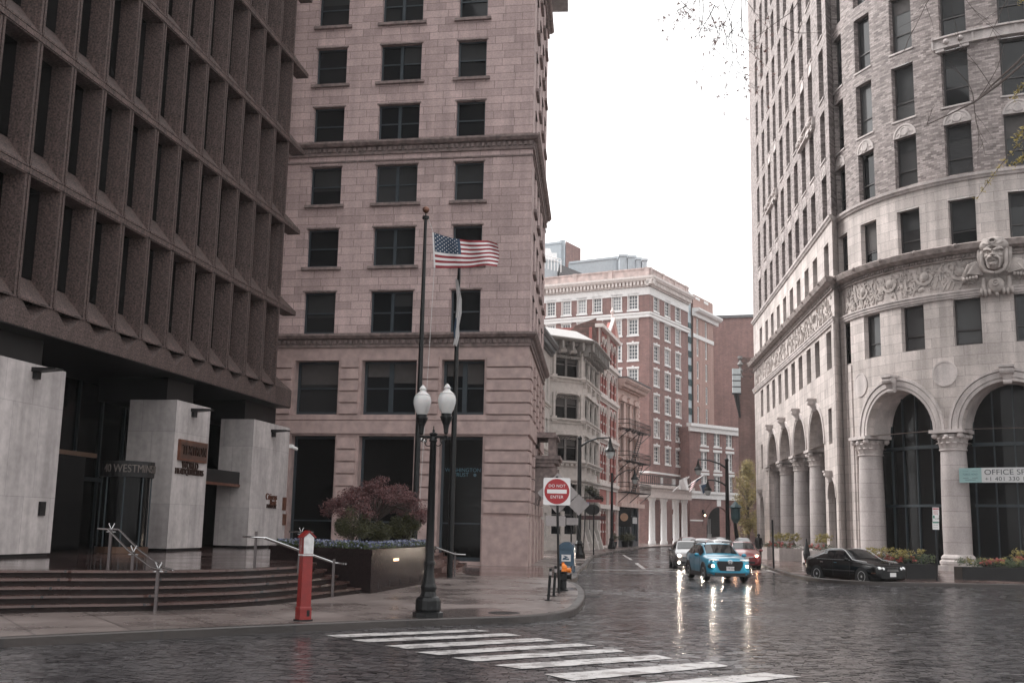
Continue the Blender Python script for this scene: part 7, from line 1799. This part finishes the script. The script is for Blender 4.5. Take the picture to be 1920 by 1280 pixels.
for px,py,lab in ((1460,1048,'stone flower box farthest along the side arcade'),(1484,1051,'stone flower box in the middle of the side arcade'),(1541,1058,'stone flower box nearest the corner on the side arcade')):
    boxplanter(px,py,1.7,.9,.8,lab,[('yelfl',-.3,.9,.5,1.0,50),('redfl',-.9,.2,.1,.4,18)],az=80)
# folded dark parasol beside the column
p=G(1513,1058,.15); s=root('folded_parasol',(p.x,p.y,.15),'folded black parasol standing beside a side arcade column','parasol'); t=AY(1513,1009,p.y)
b=MB(); b.tube([(p.x,p.y,.15),(p.x,p.y,t.z)],.03,6); b.build('pole',M['dark'],s); b=MB(); b.lathe((p.x,p.y,0),[(.02,t.z),(.10,t.z-.35),(.22,t.z-.9),(.17,t.z-1.2),(.05,t.z-1.5)],8); b.build('cloth',M['black'],s); b=MB(); b.cyl((p.x,p.y,0),.25,.15,.28,12); b.build('foot',M['dark'],s)
# pedestrian in dark coat at the end of the tower
def person(px,py,label,h=1.72,coat='dark'):
    p=G(px,py,.15); me=D.meshes.new('person'); k=h/1.75
    J={'pel':(0,0,.95),'chest':(0,0,1.28),'neck':(0,0,1.48),'head':(0,-.02,1.62),'top':(0,-.01,1.72),'lh':(.10,0,.9),'lk':(.12,-.06,.50),'la':(.12,.04,.08),'lt':(.13,-.13,.04),'rh':(-.10,0,.9),'rk':(-.11,.05,.5),'ra':(-.11,.16,.10),'rt':(-.12,.02,.04),'ls':(.19,0,1.40),'le':(.25,.03,1.12),'lw':(.24,-.10,.88),'lf':(.24,-.15,.80),'rs':(-.19,0,1.40),'re':(-.25,.02,1.12),'rw':(-.24,-.12,.90),'rf':(-.24,-.17,.82)}
    rad={'pel':.16,'chest':.18,'neck':.06,'head':.10,'top':.06,'lh':.11,'lk':.07,'la':.05,'lt':.04,'rh':.11,'rk':.07,'ra':.05,'rt':.04,'ls':.08,'le':.055,'lw':.04,'lf':.035,'rs':.08,'re':.055,'rw':.04,'rf':.035}
    E_=[('pel','chest'),('chest','neck'),('neck','head'),('head','top'),('pel','lh'),('lh','lk'),('lk','la'),('la','lt'),('pel','rh'),('rh','rk'),('rk','ra'),('ra','rt'),('chest','ls'),('ls','le'),('le','lw'),('lw','lf'),('chest','rs'),('rs','re'),('re','rw'),('rw','rf')]
    N=list(J); me.from_pydata([tuple(c*k for c in J[n]) for n in N],[(N.index(a),N.index(c)) for a,c in E_],[])
    o=D.objects.new('person',me); COL.objects.link(o); o.location=p; md=o.modifiers.new('skin','SKIN'); 
    for i,n in enumerate(N): me.skin_vertices[0].data[i].radius=(rad[n]*k,rad[n]*k)
    me.skin_vertices[0].data[0].use_root=True; o.modifiers.new('sub','SUBSURF').render_levels=1
    me.materials.append(M[coat]); tag(o,label,'person'); OFF[o.name]=Vector((0,0,0))
    b=MB(); b.sphere((0,.01,1.66*k),.115*k,8); b.build('hair',M['black'],o)
    b=MB(); b.grid([[(r*math.cos(a),r*.7*math.sin(a),z) for a in [2*PI*i/12 for i in range(12)]] for r,z in ((.09,1.47),(.2,1.38),(.21,1.1),(.2,.95),(.24,.65))],True); b.build('coat',M[coat],o,smooth=True)
person(1423,1046,'pedestrian in dark clothes walking by the far end of the limestone tower')
# ================================================================ TREES
yt=root('young_tree',AY(1400,1030,122),'slender tree in yellow-green leaf against the brick at the far end of the limestone tower','tree')
Y=122; cx=AY(1402,950,Y).x
b=MB(); b.tube([(cx,Y,.15),(cx+.1,Y,3),(cx-.1,Y,6),(cx,Y,9.5)],[.18,.14,.1,.03],7)
cl=[]
for k in range(90):
    z=1.6+rg.random()*8.0; w=(1.55 if z<7 else 1.55-(z-7)*.42); a=rg.uniform(0,2*PI); rr_=w*math.sqrt(rg.random()); q=(cx+rr_*math.cos(a),Y+rr_*math.sin(a),z); cl.append(q)
    if k%2: b.tube([(cx,Y,max(1.8,z-1.6)),q],[.05,.012],4)
b.build('trunk',M['bark'],yt); b=MB()
for q in cl: leafcloud(b,q,(.62,.62,.75),190,.085,.05,rg=rg)
b.build('crown',M['yleaf'],yt)
# bare street tree whose twigs hang into the upper right; trunk stands outside the picture
tb=root('street_tree',(13.5,17.5,.15),'bare thin branches with first buds reaching across the upper right','tree')
b=MB(); base=V(13.5,17.5,.15); b.tube([base,base+V(-.1,.1,3),base+V(-.5,.2,6.2)],[.26,.21,.17],12)
fork=base+V(-.5,.2,6.0)
main=[]
def tw(px,py,Y): return AY(px,py,Y)
P_main=[[(fork)]+[tw(1990,60,17),tw(1870,160,16.6),tw(1826,192,16.4),tw(1780,215,16.3),tw(1738,234,16.2)],
        [fork]+[tw(2000,20,17.5),tw(1905,120,17),tw(1860,160,16.9),tw(1830,190,16.8)],
        [fork,fork+V(-.6,.3,3),tw(1900,-260,18.5),tw(1640,-230,19),tw(1480,-150,19.5),tw(1400,-60,19.5)]]
for Pm in P_main[:2]: b.tube(Pm,[.11,.05,.022,.014,.010,.005][:len(Pm)],7)
b.tube(P_main[2],[.15,.13,.09,.06,.035,.02],7)
b.build('trunk',M['bark'],tb)
b=MB(); bud=MB(); yb=MB(); r2=random.Random(11)
def twig(p,d,l,r,depth,tip=None,curl=.35,bmesh_bud=None):
    pts=[p]; q=p.copy(); dd=d.normalized(); n=5
    for i in range(n):
        dd=(dd+V(r2.gauss(0,curl*.35),r2.gauss(0,curl*.2),r2.gauss(0,curl*.35))).normalized(); q=q+dd*l/n; pts.append(q.copy())
        if depth>0 and r2.random()<.75: twig(q.copy(),(dd+V(r2.gauss(0,.7),r2.gauss(0,.3),r2.gauss(0,.6))).normalized(),l*r2.uniform(.35,.65),r*.6,depth-1,tip,curl,bmesh_bud)
    b.tube(pts,[r*(1-.13*i) for i in range(n+1)],4,False)
    if bmesh_bud is not None and depth<=1 and r2.random()<.62: leafcloud(bmesh_bud,q,(.05,.05,.06),r2.randint(8,22),.024,.1,rg=r2)
# hanging twigs in the sky
for (x0,y0,x1,y1,k) in ((1315,-60,1322,60,1),(1318,0,1318,110,1),(1345,-40,1358,90,1),(1395,-50,1352,130,1),(1300,-50,1268,22,1),(1335,-60,1290,20,1),(1390,-20,1380,110,1),(1340,10,1300,90,0),(1400,-40,1395,60,0),(1352,40,1385,90,1),(1330,20,1345,65,0),(1372,40,1370,130,1)):
    A_=tw(x0,y0,19.4); B_=tw(x1,y1,19.3); d=B_-A_; twig(A_,d,d.length,.0095,2,None,.22,bud)
for (x0,y0,x1,y1) in ((1515,-40,1500,130),(1500,20,1490,100),(1760,-30,1700,60),(1790,-40,1830,60),(1826,192,1824,110),(1860,165,1780,60),(1830,190,1905,95),(1900,-30,1860,90),(1826,192,1826,290),(1738,234,1755,205),(1430,-40,1468,60),(1468,50,1530,84)):
    A_=tw(x0,y0,17.2); B_=tw(x1,y1,17.2); d=B_-A_; twig(A_,d,d.length,.008,1 if x0>1600 else 0,None,.3,None)
for (x0,y0,x1,y1) in ((1960,230,1832,372),(1965,140,1900,185),(1950,240,1905,262),(1960,300,1900,310),(1950,0,1912,5)):
    A_=tw(x0,y0,15.5); B_=tw(x1,y1,15.4); pts=[A_.lerp(B_,t)+V(0,0,.12*math.sin(t*PI)) for t in (0,.25,.5,.75,1)]; b.tube(pts,[.012,.009,.007,.005,.003],5)
    for t in (.3,.4,.5,.6,.68,.76,.84,.92,1.0): leafcloud(yb,A_.lerp(B_,t)+V(0,0,.12*math.sin(t*PI)),(.07,.06,.07),r2.randint(10,26),.028,.1,rg=r2)
b.build('twigs',M['bark'],tb); bud.build('buds',M['bud'],tb); yb.build('young_leaves',M['ybud'],tb)
